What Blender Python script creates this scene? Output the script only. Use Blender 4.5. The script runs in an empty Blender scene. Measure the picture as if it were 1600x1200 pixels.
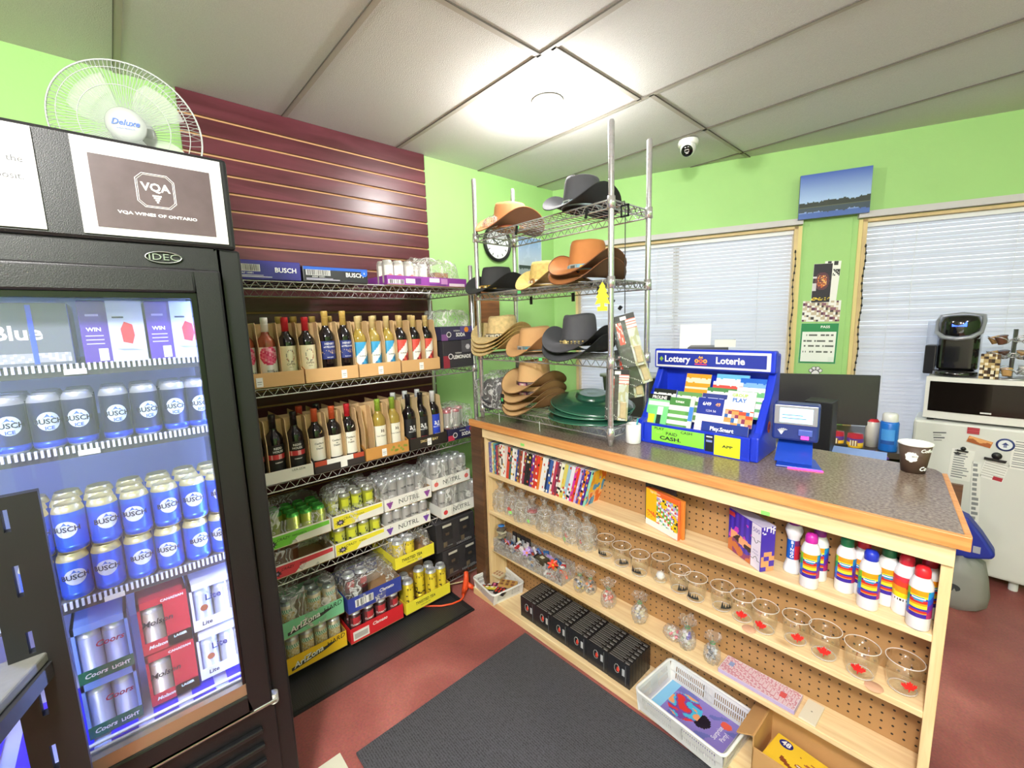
import bpy, bmesh, math, random
from mathutils import Matrix, Vector, noise
S=bpy.context.scene
random.seed(7)
PI=math.pi
# ---------------------------------------------------------------- camera
cd=bpy.data.cameras.new('camera'); cam=bpy.data.objects.new('camera',cd); S.collection.objects.link(cam); S.camera=cam
cd.sensor_width=36; cd.lens=36*672/1600; cd.clip_start=.02
_y,_p,_r=math.radians(47.44),math.radians(8.18),math.radians(-1.735)
_f=Vector((-math.sin(_y)*math.cos(_p),math.cos(_y)*math.cos(_p),-math.sin(_p)))
_rt=Vector((math.cos(_y),math.sin(_y),0)); _u=_rt.cross(_f)
_c,_s=math.cos(_r),math.sin(_r)
_x=_c*_rt+_s*_u; _z=-_s*_rt+_c*_u
cam.matrix_world=Matrix(((_x[0],_z[0],-_f[0],2.45),(_x[1],_z[1],-_f[1],0),(_x[2],_z[2],-_f[2],1.5),(0,0,0,1)))
# ---------------------------------------------------------------- world, exposure
S.view_settings.view_transform='Standard'; S.view_settings.look='None'; S.view_settings.gamma=1
S.view_settings.use_curve_mapping=False; S.view_settings.exposure=0.85
S.cycles.transparent_max_bounces=24; S.cycles.max_bounces=8; S.cycles.sample_clamp_indirect=6
w=bpy.data.worlds.new('world'); S.world=w; w.use_nodes=True
_bg=w.node_tree.nodes['Background']; _bg.inputs[0].default_value=(.74,.85,1,1); _bg.inputs[1].default_value=1.3
def area(name,loc,size,power,col=(1,.97,.93),rot=(0,0,0)):
    l=bpy.data.lights.new(name,'AREA'); l.shape='DISK' if size<.3 else 'SQUARE'; l.size=size; l.energy=power; l.color=col
    o=bpy.data.objects.new(name,l); S.collection.objects.link(o); o.location=loc; o.rotation_euler=rot; return o
def point(name,loc,r,power,col=(1,.98,.95)):
    l=bpy.data.lights.new(name,'POINT'); l.shadow_soft_size=r; l.energy=power; l.color=col
    o=bpy.data.objects.new(name,l); S.collection.objects.link(o); o.location=loc; return o
point('ceiling_bulb_light',(.952,1.66,2.44),.045,25)
# unseen fill lamps added behind and beside the camera
point('fill_light',(2.6,-.55,2.40),.12,118)
point('fill_light_rear',(3.9,-1.7,2.42),.07,45)
point('fill_light_side',(3.6,1.9,2.42),.06,12)
# ---------------------------------------------------------------- helpers
def srgb(h):
    if not isinstance(h,str): return tuple(h)
    h=h.lstrip('#'); v=[int(h[i:i+2],16)/255 for i in (0,2,4)]
    return tuple((c/12.92 if c<=.04045 else ((c+.055)/1.055)**2.4) for c in v)
def tag(o,label=None,cat=None,group=None,kind=None):
    if label: o['label']=label
    if cat: o['category']=cat
    if group: o['group']=group
    if kind: o['kind']=kind
    return o
def T(name,label,cat,loc=(0,0,0),rz=0,group=None):
    o=bpy.data.objects.new(name,None); o.empty_display_size=.05; S.collection.objects.link(o)
    o.location=loc; o.rotation_euler=(0,0,math.radians(rz)); return tag(o,label,cat,group)
def clone(r,loc=None,rz=None,label=None,group=None,parent=None):
    c=r.copy(); S.collection.objects.link(c)
    if parent is not None: c.parent=parent
    if loc is not None: c.location=loc
    if rz is not None: c.rotation_euler=(c.rotation_euler[0],c.rotation_euler[1],math.radians(rz))
    if label: c['label']=label
    if group: c['group']=group
    for ch in list(r.children): clone(ch,parent=c)
    return c
ORD=['first','second','third','fourth','fifth','sixth','seventh','eighth','ninth','tenth','eleventh','twelfth','thirteenth','fourteenth','fifteenth','sixteenth','seventeenth','eighteenth','nineteenth','twentieth']
for t in ('twenty','thirty','forty'):
    for u in ORD[:9]: ORD.append(t+'-'+u)
    ORD.append({'twenty':'thirtieth','thirty':'fortieth','forty':'fiftieth'}[t])
# ---- materials
_M={}
def nt(name):
    m=bpy.data.materials.new(name); m.use_nodes=True; n=m.node_tree.nodes; return m,n,m.node_tree.links,n['Principled BSDF']
def mat(name,col=None,rough=.5,metal=0,bump=0,bscale=200,emit=None,estr=0,var=0,vscale=20,spec=None,coat=0,trans=0):
    if name in _M: return _M[name]
    m,n,l,b=nt(name)
    if col is None:
        a=n.new('ShaderNodeVertexColor'); a.layer_name='Col'; l.new(a.outputs[0],b.inputs['Base Color'])
    else: b.inputs['Base Color'].default_value=(*srgb(col),1)
    b.inputs['Roughness'].default_value=rough; b.inputs['Metallic'].default_value=metal
    if spec is not None: b.inputs['Specular IOR Level'].default_value=spec
    if coat: b.inputs['Coat Weight'].default_value=coat
    if trans: b.inputs['Transmission Weight'].default_value=trans
    if emit: b.inputs['Emission Color'].default_value=(*srgb(emit),1); b.inputs['Emission Strength'].default_value=estr
    tc=n.new('ShaderNodeTexCoord')
    if bump:
        t=n.new('ShaderNodeTexNoise'); t.inputs['Scale'].default_value=bscale; t.inputs['Detail'].default_value=3
        l.new(tc.outputs['Object'],t.inputs['Vector']); u=n.new('ShaderNodeBump'); u.inputs['Strength'].default_value=bump; u.inputs['Distance'].default_value=.002
        l.new(t.outputs['Fac'],u.inputs['Height']); l.new(u.outputs[0],b.inputs['Normal'])
    if var and col is not None:
        t=n.new('ShaderNodeTexNoise'); t.inputs['Scale'].default_value=vscale; t.inputs['Detail'].default_value=5
        l.new(tc.outputs['Object'],t.inputs['Vector']); r=n.new('ShaderNodeValToRGB'); c=srgb(col)
        r.color_ramp.elements[0].position=.3; r.color_ramp.elements[1].position=.7
        r.color_ramp.elements[0].color=(*[x*(1-var) for x in c],1); r.color_ramp.elements[1].color=(*[min(1,x*(1+var)) for x in c],1)
        l.new(t.outputs['Fac'],r.inputs[0]); l.new(r.outputs[0],b.inputs['Base Color'])
    _M[name]=m; return m
def wood(name,c1='#888888',c2='#999999',scale=(1.2,14,14),rough=.45,dark=0.0,knots=True):
    if name in _M: return _M[name]
    m,n,l,b=nt(name); tc=n.new('ShaderNodeTexCoord'); mp=n.new('ShaderNodeMapping'); mp.inputs['Scale'].default_value=scale
    l.new(tc.outputs['Object'],mp.inputs[0]); t=n.new('ShaderNodeTexNoise'); t.inputs['Scale'].default_value=3; t.inputs['Detail'].default_value=6; t.inputs['Distortion'].default_value=.6
    l.new(mp.outputs[0],t.inputs['Vector']); r=n.new('ShaderNodeValToRGB'); r.color_ramp.elements[0].position=.35; r.color_ramp.elements[1].position=.65
    r.color_ramp.elements[0].color=(*srgb(c1),1); r.color_ramp.elements[1].color=(*srgb(c2),1); l.new(t.outputs['Fac'],r.inputs[0])
    out=r.outputs[0]
    if knots:
        v=n.new('ShaderNodeTexVoronoi'); v.inputs['Scale'].default_value=3.1; mp2=n.new('ShaderNodeMapping'); mp2.inputs['Scale'].default_value=(.8,1.6,1.6)
        l.new(tc.outputs['Object'],mp2.inputs[0]); l.new(mp2.outputs[0],v.inputs['Vector'])
        r2=n.new('ShaderNodeValToRGB'); r2.color_ramp.elements[0].position=.03; r2.color_ramp.elements[1].position=.09
        r2.color_ramp.elements[0].color=(.42,.2,.08,1); r2.color_ramp.elements[1].color=(1,1,1,1); l.new(v.outputs['Distance'],r2.inputs[0])
        x=n.new('ShaderNodeMix'); x.data_type='RGBA'; x.blend_type='MULTIPLY'; x.inputs[0].default_value=.7
        l.new(out,x.inputs[6]); l.new(r2.outputs[0],x.inputs[7]); out=x.outputs[2]
    l.new(out,b.inputs['Base Color']); b.inputs['Roughness'].default_value=rough
    _M[name]=m; return m
def clear(name,tint=(.97,.98,.98),refl=.5,rough=.03,bump=0,bscale=30,haze=0,hazecol=(.95,.95,.95),streak=0,sscale=14):
    """thin clear glass or film: see-through with fresnel gloss"""
    if name in _M: return _M[name]
    m,n,l,b=nt(name); n.remove(b); out=n['Material Output']
    tr=n.new('ShaderNodeBsdfTransparent'); tr.inputs[0].default_value=(*tint,1)
    g=n.new('ShaderNodeBsdfGlossy'); g.inputs['Roughness'].default_value=rough; g.inputs[0].default_value=(1,1,1,1)
    lw=n.new('ShaderNodeLayerWeight'); lw.inputs[0].default_value=.5
    pw=n.new('ShaderNodeMath'); pw.operation='POWER'; l.new(lw.outputs['Facing'],pw.inputs[0]); pw.inputs[1].default_value=3.5
    fa=n.new('ShaderNodeMath'); fa.operation='MULTIPLY_ADD'; l.new(pw.outputs[0],fa.inputs[0]); fa.inputs[1].default_value=refl*.75; fa.inputs[2].default_value=.035
    mx=n.new('ShaderNodeMixShader'); l.new(fa.outputs[0],mx.inputs[0]); l.new(tr.outputs[0],mx.inputs[1]); l.new(g.outputs[0],mx.inputs[2])
    last=mx
    if haze:
        d=n.new('ShaderNodeBsdfDiffuse'); d.inputs[0].default_value=(*hazecol,1); m2=n.new('ShaderNodeMixShader'); m2.inputs[0].default_value=haze
        l.new(mx.outputs[0],m2.inputs[1]); l.new(d.outputs[0],m2.inputs[2]); last=m2
    if streak:   # white highlights painted along film creases: thin ridges of a stretched noise
        tc=n.new('ShaderNodeTexCoord'); mp=n.new('ShaderNodeMapping'); mp.inputs['Rotation'].default_value=(.4,.7,.5); mp.inputs['Scale'].default_value=(1,2.2,1); l.new(tc.outputs['Object'],mp.inputs[0])
        q=n.new('ShaderNodeTexNoise'); q.inputs['Scale'].default_value=sscale; q.inputs['Detail'].default_value=2; q.inputs['Distortion'].default_value=1.2; l.new(mp.outputs[0],q.inputs['Vector'])
        s1=n.new('ShaderNodeMath'); s1.operation='SUBTRACT'; l.new(q.outputs['Fac'],s1.inputs[0]); s1.inputs[1].default_value=.5
        s2=n.new('ShaderNodeMath'); s2.operation='ABSOLUTE'; l.new(s1.outputs[0],s2.inputs[0])
        s3=n.new('ShaderNodeMapRange'); l.new(s2.outputs[0],s3.inputs[0]); s3.inputs[1].default_value=0; s3.inputs[2].default_value=.035; s3.inputs[3].default_value=streak; s3.inputs[4].default_value=haze; l.new(s3.outputs[0],m2.inputs[0])
    l.new(last.outputs[0],out.inputs[0])
    if bump:
        tc=n.new('ShaderNodeTexCoord'); t=n.new('ShaderNodeTexNoise'); t.inputs['Scale'].default_value=bscale; t.inputs['Detail'].default_value=4; t.inputs['Distortion'].default_value=1.5
        l.new(tc.outputs['Object'],t.inputs['Vector']); u=n.new('ShaderNodeBump'); u.inputs['Strength'].default_value=bump; u.inputs['Distance'].default_value=.02
        l.new(t.outputs['Fac'],u.inputs['Height']); l.new(u.outputs[0],g.inputs['Normal']); l.new(u.outputs[0],lw.inputs['Normal'])
    _M[name]=m; return m
PRINT=mat('printed_card',None,.55); GLOSS=mat('glossy_print',None,.25); METALP=mat('printed_aluminium',None,.3,.55)
PLASTIC=mat('coloured_plastic',None,.35)
CHROME=mat('chrome_wire','#D6D6D8',.26,.78,bump=.15,bscale=60); STEEL=mat('steel','#B9BABD',.3,1)
BLACK=mat('black_plastic','#1B1B1E',.42); BLACKM=mat('black_painted_metal','#2B2B30',.42,.1,bump=.15,bscale=400)
WHITEP=mat('white_plastic','#EDEDEC',.35); INK=mat('black_ink','#1E1E22',.5); WINK=mat('white_ink','#F5F5F5',.5)
CARD=mat('kraft_card','#C79A63',.75,var=.08,vscale=9); PAPER=mat('white_paper','#F4F4F2',.7)
GLASS=clear('clear_glass',(.985,.99,.99),.55,.02); MUGG=clear('mug_glass',(.975,.98,.98),.75,.03)
PANE=clear('cooler_pane_glass',(.96,.97,1),.35,.02,haze=.035,hazecol=(.8,.85,1))
FILM=clear('crumpled_film',(.97,.97,.97),.9,.12,bump=1,bscale=26,haze=.09,streak=.62,sscale=13); CELLO=clear('cellophane',(.97,.97,.97),.8,.1,bump=1,bscale=60,haze=.09,streak=.5,sscale=30)
# ---- mesh builder
class MB:
    def __init__(s): s.v=[];s.f=[];s.c=[];s.m=[];s.sm=[];s.T=Matrix()
    def face(s,pts,c=(.8,.8,.8),m=0,sm=False):
        i=len(s.v); s.v+=[tuple(s.T@Vector(p)) for p in pts]; s.f.append(tuple(range(i,i+len(pts)))); s.c.append(srgb(c)); s.m.append(m); s.sm.append(sm); return s
    def grid(s,rows,c=(.8,.8,.8),m=0,sm=True,wrap=False,cf=None,mf=None):
        """rows: list of equal-length point lists"""
        b=len(s.v); n=len(rows[0]); s.v+=[tuple(s.T@Vector(p)) for r in rows for p in r]; c=srgb(c)
        for j in range(len(rows)-1):
            for i in range(n if wrap else n-1):
                k=(i+1)%n; s.f.append((b+j*n+i,b+j*n+k,b+(j+1)*n+k,b+(j+1)*n+i))
                s.c.append(srgb(cf(i,j)) if cf else c); s.m.append(mf(i,j) if mf else m); s.sm.append(sm)
        return s
    def box(s,x0,x1,y0,y1,z0,z1,c=(.8,.8,.8),m=0,cols=None,ms=None):
        """cols: dict of face colours: f(-y) k(+y) l(-x) r(+x) t b"""
        P=[(x0,y0,z0),(x1,y0,z0),(x1,y1,z0),(x0,y1,z0),(x0,y0,z1),(x1,y0,z1),(x1,y1,z1),(x0,y1,z1)]
        b=len(s.v); s.v+=[tuple(s.T@Vector(p)) for p in P]; cols=cols or {}; ms=ms or {}
        for k,q in (('b',(0,3,2,1)),('t',(4,5,6,7)),('f',(0,1,5,4)),('r',(1,2,6,5)),('k',(2,3,7,6)),('l',(3,0,4,7))):
            s.f.append(tuple(b+i for i in q)); s.c.append(srgb(cols.get(k,c))); s.m.append(ms.get(k,m)); s.sm.append(False)
        return s
    def lathe(s,prof,seg=20,c=(.8,.8,.8),m=0,cx=0,cy=0,cols=None,ms=None,sy=1,a0=0,a1=2*PI):
        full=abs(a1-a0-2*PI)<1e-6; n=seg if full else seg+1
        rows=[[(cx+r*math.cos(a0+(a1-a0)*i/seg),cy+sy*r*math.sin(a0+(a1-a0)*i/seg),z) for i in range(n)] for r,z in prof]
        return s.grid(rows,c,m,True,full,cf=(lambda i,j:cols[j]) if cols else None,mf=(lambda i,j:ms[j]) if ms else None)
    def cyl(s,cx,cy,z0,z1,r,seg=16,c=(.8,.8,.8),m=0,r2=None):
        r2=r if r2 is None else r2
        return s.lathe([(1e-4,z0),(r,z0),(r,z0),(r2,z1),(r2,z1),(1e-4,z1)],seg,c,m,cx,cy)
    def tube(s,pts,r,seg=6,c=(.8,.8,.8),m=0,closed=False):
        pts=[Vector(p) for p in pts]; rows=[]; n=len(pts); up=None
        for i,p in enumerate(pts):
            a=pts[(i-1)%n] if (closed or i>0) else p; b=pts[(i+1)%n] if (closed or i<n-1) else p
            d=(b-a).normalized()
            if up is None: up=Vector((0,0,1)) if abs(d.z)<.9 else Vector((1,0,0))
            x=d.cross(up).normalized(); y=x.cross(d).normalized(); up=y if y.length>0 else up
            rr=r[i] if isinstance(r,(list,tuple)) else r
            rows.append([p+rr*(math.cos(2*PI*k/seg)*x+math.sin(2*PI*k/seg)*y) for k in range(seg)])
        if closed: rows.append(rows[0])
        s.grid(rows,c,m,seg>4,True)
        if not closed:
            s.face(rows[0],c,m); s.face(rows[-1][::-1],c,m)
        return s
    def prism(s,poly,z0,z1,c=(.8,.8,.8),m=0):
        """poly in xy, extruded in z"""
        n=len(poly); s.face([(x,y,z0) for x,y in poly][::-1],c,m); s.face([(x,y,z1) for x,y in poly],c,m)
        for i in range(n):
            a,b=poly[i],poly[(i+1)%n]; s.face([(*a,z0),(*b,z0),(*b,z1),(*a,z1)],c,m)
        return s
    def prismY(s,poly,y0,y1,c=(.8,.8,.8),m=0):
        """poly in xz, extruded in y"""
        n=len(poly); s.face([(x,y0,z) for x,z in poly],c,m); s.face([(x,y1,z) for x,z in poly][::-1],c,m)
        for i in range(n):
            a,b=poly[i],poly[(i+1)%n]; s.face([(a[0],y0,a[1]),(a[0],y1,a[1]),(b[0],y1,b[1]),(b[0],y0,b[1])],c,m)
        return s
    def art(s,w,h,nu,nv,fn,x0=None,z0=0,y=0,R=None,m=0):
        """flat or cylindrical print in the xz plane facing -y; fn(u,v)->colour"""
        x0=-w/2 if x0 is None else x0; rows=[]
        for j in range(nv+1):
            row=[]
            for i in range(nu+1):
                x=x0+w*i/nu; z=z0+h*j/nv
                row.append((R*math.sin(x/R),-R*math.cos(x/R),z) if R else (x,y,z))
            rows.append(row)
        return s.grid(rows,m=m,sm=bool(R),cf=lambda i,j:fn((i+.5)/nu,(j+.5)/nv))
    def mesh(s,name):
        me=bpy.data.meshes.new(name); me.from_pydata(s.v,[],s.f); me.update()
        me.polygons.foreach_set('material_index',s.m); me.polygons.foreach_set('use_smooth',s.sm)
        ca=me.color_attributes.new('Col','FLOAT_COLOR','CORNER'); buf=[]
        for p,c in zip(me.polygons,s.c): buf+=list((*c[:3],1))*p.loop_total
        ca.data.foreach_set('color',buf); return me
    def obj(s,name,mats=None,parent=None,loc=None,rz=0,bevel=0,solid=0,sub=0,smooth=False):
        me=s.mesh(name); mats=mats if isinstance(mats,(list,tuple)) else [mats or PRINT]
        for q in mats: me.materials.append(q)
        if bevel or smooth or sub or solid:
            bm=bmesh.new(); bm.from_mesh(me); bmesh.ops.remove_doubles(bm,verts=bm.verts,dist=1e-5); bm.to_mesh(me); bm.free()
            if smooth: me.polygons.foreach_set('use_smooth',[True]*len(me.polygons))
        o=bpy.data.objects.new(name,me); S.collection.objects.link(o)
        if parent is not None: o.parent=parent
        if loc is not None: o.location=loc
        o.rotation_euler=(0,0,math.radians(rz))
        if solid: q=o.modifiers.new('s','SOLIDIFY'); q.thickness=solid; q.offset=0
        if sub: q=o.modifiers.new('u','SUBSURF'); q.levels=sub; q.render_levels=sub
        if bevel: q=o.modifiers.new('b','BEVEL'); q.width=bevel; q.segments=2; q.limit_method='ANGLE'; q.angle_limit=.6
        return o
def boxobj(name,m,parent,x0,x1,y0,y1,z0,z1,bevel=0,c=(.8,.8,.8),**k):
    return MB().box(x0,x1,y0,y1,z0,z1,c,**k).obj(name,m,parent,bevel=bevel)
_TX={}
def text_mesh(s,size,R=None,bold=0,shear=0,res=2,align='CENTER',ext=.0002,sx=1):
    k=(s,round(size,5),R,bold,shear,align,sx)
    if k in _TX: return _TX[k]
    cu=bpy.data.curves.new('txt','FONT'); cu.body=s; cu.size=size; cu.align_x=align; cu.align_y='CENTER'; cu.resolution_u=res
    cu.offset=bold; cu.shear=shear
    o=bpy.data.objects.new('txt',cu); S.collection.objects.link(o); bpy.context.view_layer.update()
    me=bpy.data.meshes.new_from_object(o.evaluated_get(bpy.context.evaluated_depsgraph_get())); bpy.data.objects.remove(o)
    for v in me.vertices:
        x,z=v.co.x*sx,v.co.y
        if R: v.co=(R*math.sin(x/R),-R*math.cos(x/R),z)
        else: v.co=(x,0,z)
    _TX[k]=me; return me
def text(s,size,m,parent,loc=(0,0,0),R=None,rot=(0,0,0),name='lettering',**k):
    """text readable from -y; loc offset, rot euler in radians"""
    me=text_mesh(s,size,R,**k)
    if not me.materials: me.materials.append(m)
    elif me.materials[0]!=m: me=me.copy(); me.materials[0]=m
    o=bpy.data.objects.new(name,me); S.collection.objects.link(o); o.parent=parent; o.location=loc; o.rotation_euler=rot
    return o
def hsh(*a):
    return (math.sin(sum((i+1)*12.9898*x for i,x in enumerate(a))+4.1)*43758.5453)%1
# ================================================================ ROOM
WY=2.76; WA=math.radians(20.8); ca_,sa_=math.cos(WA),math.sin(WA)
MW=Matrix.Translation((0,WY,0))@Matrix.Rotation(WA,4,'Z')   # back wall frame: x along wall, -y into the room
H=2.543
def lap(name,col):
    return mat(name,col,.6,bump=.25,bscale=90,var=.03,vscale=2)
GREEN=lap('green_wall_paint','#A2D081')
def struct(m,name,mats,**k):
    o=m.obj(name,mats,**k); o['kind']='structure'; return o
m=MB().box(-.15,0,-2.6,WY+.1,0,H); struct(m,'wall_left',GREEN)
# back wall with two window openings
m=MB(); m.T=MW
wins=[(.19,1.70,.86,2.062),(2.035,3.70,.64,2.062)]
xs=[-.2,.19,1.70,2.035,3.70,5.2]
for a,b in ((-.2,.19),(1.70,2.035),(3.70,5.4)): m.box(a,b,0,.14,0,H)
for a,b,z0,z1 in wins: m.box(a,b,0,.14,0,z0); m.box(a,b,0,.14,z1,H)
struct(m,'wall_back',GREEN)
m=MB().box(4.9,5.05,-2.6,5.2,0,H); struct(m,'wall_right',GREEN)
m=MB().box(-.15,5.05,-2.75,-2.6,0,H); struct(m,'wall_front',mat('cream_wall','#D9D3C4',.7))
# floor: worn red paint
fm,n,l,b=nt('worn_red_floor'); tc=n.new('ShaderNodeTexCoord')
t=n.new('ShaderNodeTexNoise'); t.inputs['Scale'].default_value=2.3; t.inputs['Detail'].default_value=9; t.inputs['Distortion'].default_value=.4; l.new(tc.outputs['Object'],t.inputs[0])
r=n.new('ShaderNodeValToRGB'); e=r.color_ramp.elements; e[0].position=.3; e[0].color=(*srgb('#7E3A36'),1); e[1].position=.75; e[1].color=(*srgb('#BC6A5E'),1)
x=r.color_ramp.elements.new(.52); x.color=(*srgb('#9A4A43'),1); l.new(t.outputs['Fac'],r.inputs[0])
t2=n.new('ShaderNodeTexNoise'); t2.inputs['Scale'].default_value=120; t2.inputs['Detail'].default_value=3; l.new(tc.outputs['Object'],t2.inputs[0])
mx=n.new('ShaderNodeMix'); mx.data_type='RGBA'; mx.blend_type='OVERLAY'; mx.inputs[0].default_value=.45; l.new(r.outputs[0],mx.inputs[6]); l.new(t2.outputs['Color'],mx.inputs[7])
hs=n.new('ShaderNodeHueSaturation'); hs.inputs['Saturation'].default_value=.9; l.new(mx.outputs[2],hs.inputs['Color']); l.new(hs.outputs[0],b.inputs['Base Color']); b.inputs['Roughness'].default_value=.5
struct(MB().box(-.15,5.05,-2.75,5.4,-.1,0),'floor',fm)
# ceiling: textured panels in a 2x4 ft layout with narrow strips
cm=mat('ceiling_panel_grit','#D9D8D5',.85,bump=.9,bscale=260,var=.05,vscale=240)
struct(MB().box(-.15,5.05,-2.75,5.4,H,H+.08),'ceiling',cm)
sm_=mat('ceiling_strip_beige','#B9B3A8',.7); dk=mat('ceiling_seam_dark','#5A554E',.8)
m=MB(); ys=[-1.69,-1.08,-.47,.14,.755,1.377,2.0,2.59,3.14,3.75,4.3]
for i,y in enumerate(ys):
    m.box(0,4.9,y-.011,y+.011,H-.004,H,m=0); m.box(0,4.9,y-.013,y-.011,H-.005,H,m=1)
for a,y0,y1 in ((1.17,-.47,1.377),(1.24,1.377,2.0),(1.30,2.0,3.75),(2.52,-2.6,3.5),(3.75,-2.6,4)):
    m.box(a-.011,a+.011,y0,y1,H-.004,H,m=0); m.box(a+.011,a+.014,y0,y1,H-.005,H,m=1)
struct(m,'trim_1',[sm_,dk])
# slatwall panel on the left wall
mah=wood('mahogany_laminate','#4E1F25','#67303A',(22,.6,5),.32,knots=False)
slat=T('slatwall_panel','dark red mahogany slatwall panel with tan grooves on the left wall','wall panel',(0,0,0))
m=MB(); m2=MB(); z=2.447+.0
zs=[2.447-.0785*i for i in range(31)]
m.box(.001,.02,.325,1.55,zs[0]+.005,H-.001)
for i,zz in enumerate(zs[:-1]):
    m.box(.001,.02,.325,1.55,zs[i+1]+.005,zz-.006)
    m2.box(.001,.007,.325,1.549,zz-.006,zz+.005)
m.obj('slat_boards',mah,slat,bevel=.0015); m2.obj('groove_backing',mat('tan_groove','#C99A6B',.6),slat)
# light fitting
lf=T('ceiling_light','round white ceiling lamp holder with a lit bulb','light',(.952,1.66,H-.004))
MB().lathe([(.075,0),(.075,-.006),(.05,-.014),(.035,-.02),(.035,-.035),(.001,-.036)],32,m=0).obj('holder',WHITEP,lf)
be=mat('lit_bulb','#FFFFFF',.3,emit='#FFF6E8',estr=9)
MB().lathe([(.001,-.125),(.018,-.12),(.03,-.1),(.032,-.08),(.022,-.055),(.014,-.037)],24).obj('bulb',clear('bulb_glass',(1,1,1),.1,.05,haze=.1),lf)
MB().cyl(0,0,-.1,-.06,.012,12).obj('led_core',be,lf)
# dome camera
dc=T('security_camera','white dome security camera with a black lens under the ceiling','camera',(1.175,2.655,H-.005),14)
MB().lathe([(.055,0),(.058,-.012),(.056,-.026),(.045,-.03),(.001,-.03)],32,(.9,.9,.9)).obj('mount_base',WHITEP,dc)
ball=T('x','','',(0,0,0)); bpy.data.objects.remove(ball)
m=MB(); m.T=Matrix.Translation((0,-.005,-.048))@Matrix.Rotation(math.radians(-55),4,'X')
m.lathe([(.001,.044),(.025,.036),(.042,.015),(.044,-.005),(.036,-.028),(.033,-.034)],28); o=m.obj('camera_ball',WHITEP,dc)
m=MB(); m.T=Matrix.Translation((0,-.005,-.048))@Matrix.Rotation(math.radians(-55),4,'X')
m.lathe([(.033,-.032),(.031,-.036),(.001,-.037)],28); m.obj('lens_face',mat('black_lens','#0C0C0E',.08),dc)
m=MB(); m.T=Matrix.Translation((0,-.005,-.048))@Matrix.Rotation(math.radians(-55),4,'X')
m.tube([(-.011,-.008,-.038),(.011,-.008,-.038),(.011,.006,-.038),(-.011,.006,-.038)],.0016,6,closed=True); m.box(-.007,.007,.011,.014,-.039,-.037)
m.obj('lens_ring',WHITEP,dc)
# ---------------- windows (in the back wall frame)
SLAT=mat('blind_slat_white','#E6E8EC',.45); 
sm2,n,l,b=nt('translucent_blind_slat'); n.remove(b)
d=n.new('ShaderNodeBsdfDiffuse'); d.inputs[0].default_value=(.64,.64,.67,1); tl=n.new('ShaderNodeBsdfTranslucent'); tl.inputs[0].default_value=(.8,.83,.88,1)
mx=n.new('ShaderNodeMixShader'); mx.inputs[0].default_value=.3; l.new(d.outputs[0],mx.inputs[1]); l.new(tl.outputs[0],mx.inputs[2]); l.new(mx.outputs[0],n['Material Output'].inputs[0])
FRM=mat('pale_wood_trim','#D8BE8C',.6,var=.12,vscale=8); HEAD=mat('grey_white_valance','#C9C6C8',.6)
for wi,(a,b_,z0,z1) in enumerate(wins):
    W=bpy.data.objects.new('window_%d'%(wi+1),None); S.collection.objects.link(W); W.matrix_world=MW; W['kind']='structure'
    m=MB(); fw=.022
    m.box(a,a+fw,-.012,.1,z0,z1); m.box(b_-fw,b_,-.012,.1,z0,z1); m.box(a,b_,-.012,.1,z1-.018,z1); m.box(a,b_,-.012,.13,z0,z0+.03)
    mid=(a+b_)/2; m.box(mid-.02,mid+.02,.085,.125,z0,z1)
    m.obj('window_frame',FRM,W)
    m=MB(); m.box(a+fw,b_-fw,.1,.104,z0,z1); m.obj('pane',GLASS,W)
    m=MB(); m.box(a-.03,b_+.02,-.045,0,z1+.004,z1+.04,c=(.9,.9,.9)); m.obj('valance',HEAD,W)
    B=T('window_blind','white horizontal slat blind in the %s window'%('left' if wi==0 else 'right'),'blind'); B.matrix_world=MW
    m=MB(); p=.0245; k=0; z=z1-.05
    ang=math.radians(61)
    while z>z0+.03:
        for cc in range(1):
            dx,dz=math.cos(ang)*.0135,math.sin(ang)*.0135
            x0,x1=a+fw+.006,b_-fw-.006
            jig=.0012*math.sin(k*1.7)
            m.grid([[(x0,.045+dx,z+dz+jig),(x1,.045+dx,z+dz)],[(x0,.0455,z+.0015+jig),(x1,.0455,z+.0015)],[(x0,.045-dx,z-dz+jig),(x1,.045-dx,z-dz)]],sm=True)
        z-=p; k+=1
    m.obj('slats',sm2,B)
    MB().box(a+fw,b_-fw,.02,.06,z1-.045,z1-.019).obj('head_rail',SLAT,B)
    MB().box(a+fw+.01,b_-fw-.01,.035,.055,z0+.031,z0+.045).obj('bottom_rail',SLAT,B)
    for u in ((.14,.5,.86) if wi==0 else (.1,.42,.75)):
        x=a+(b_-a)*u; m=MB()
        m.tube([(x,.028,z1-.05),(x,.028,z0+.04),(x,.062,z0+.04),(x,.062,z1-.05)],.0011,4)
        m.obj('ladder_cord',SLAT,B)
    m=MB(); x=a+(b_-a)*(.42 if wi==0 else .16)
    m.tube([(x,.018,z1-.05),(x-.006,.014,z1-.4),(x,.016,z1-.62)],.0018,5); m.obj('pull_cord',SLAT,B)
# exterior ground and a low snow bank so the view through the blinds has ground under the sky
m=MB(); m.box(-30,60,8,60,-.4,-.3); o=m.obj('ground',mat('snowy_ground','#B9C2CF',.9)); o['kind']='structure'
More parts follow.
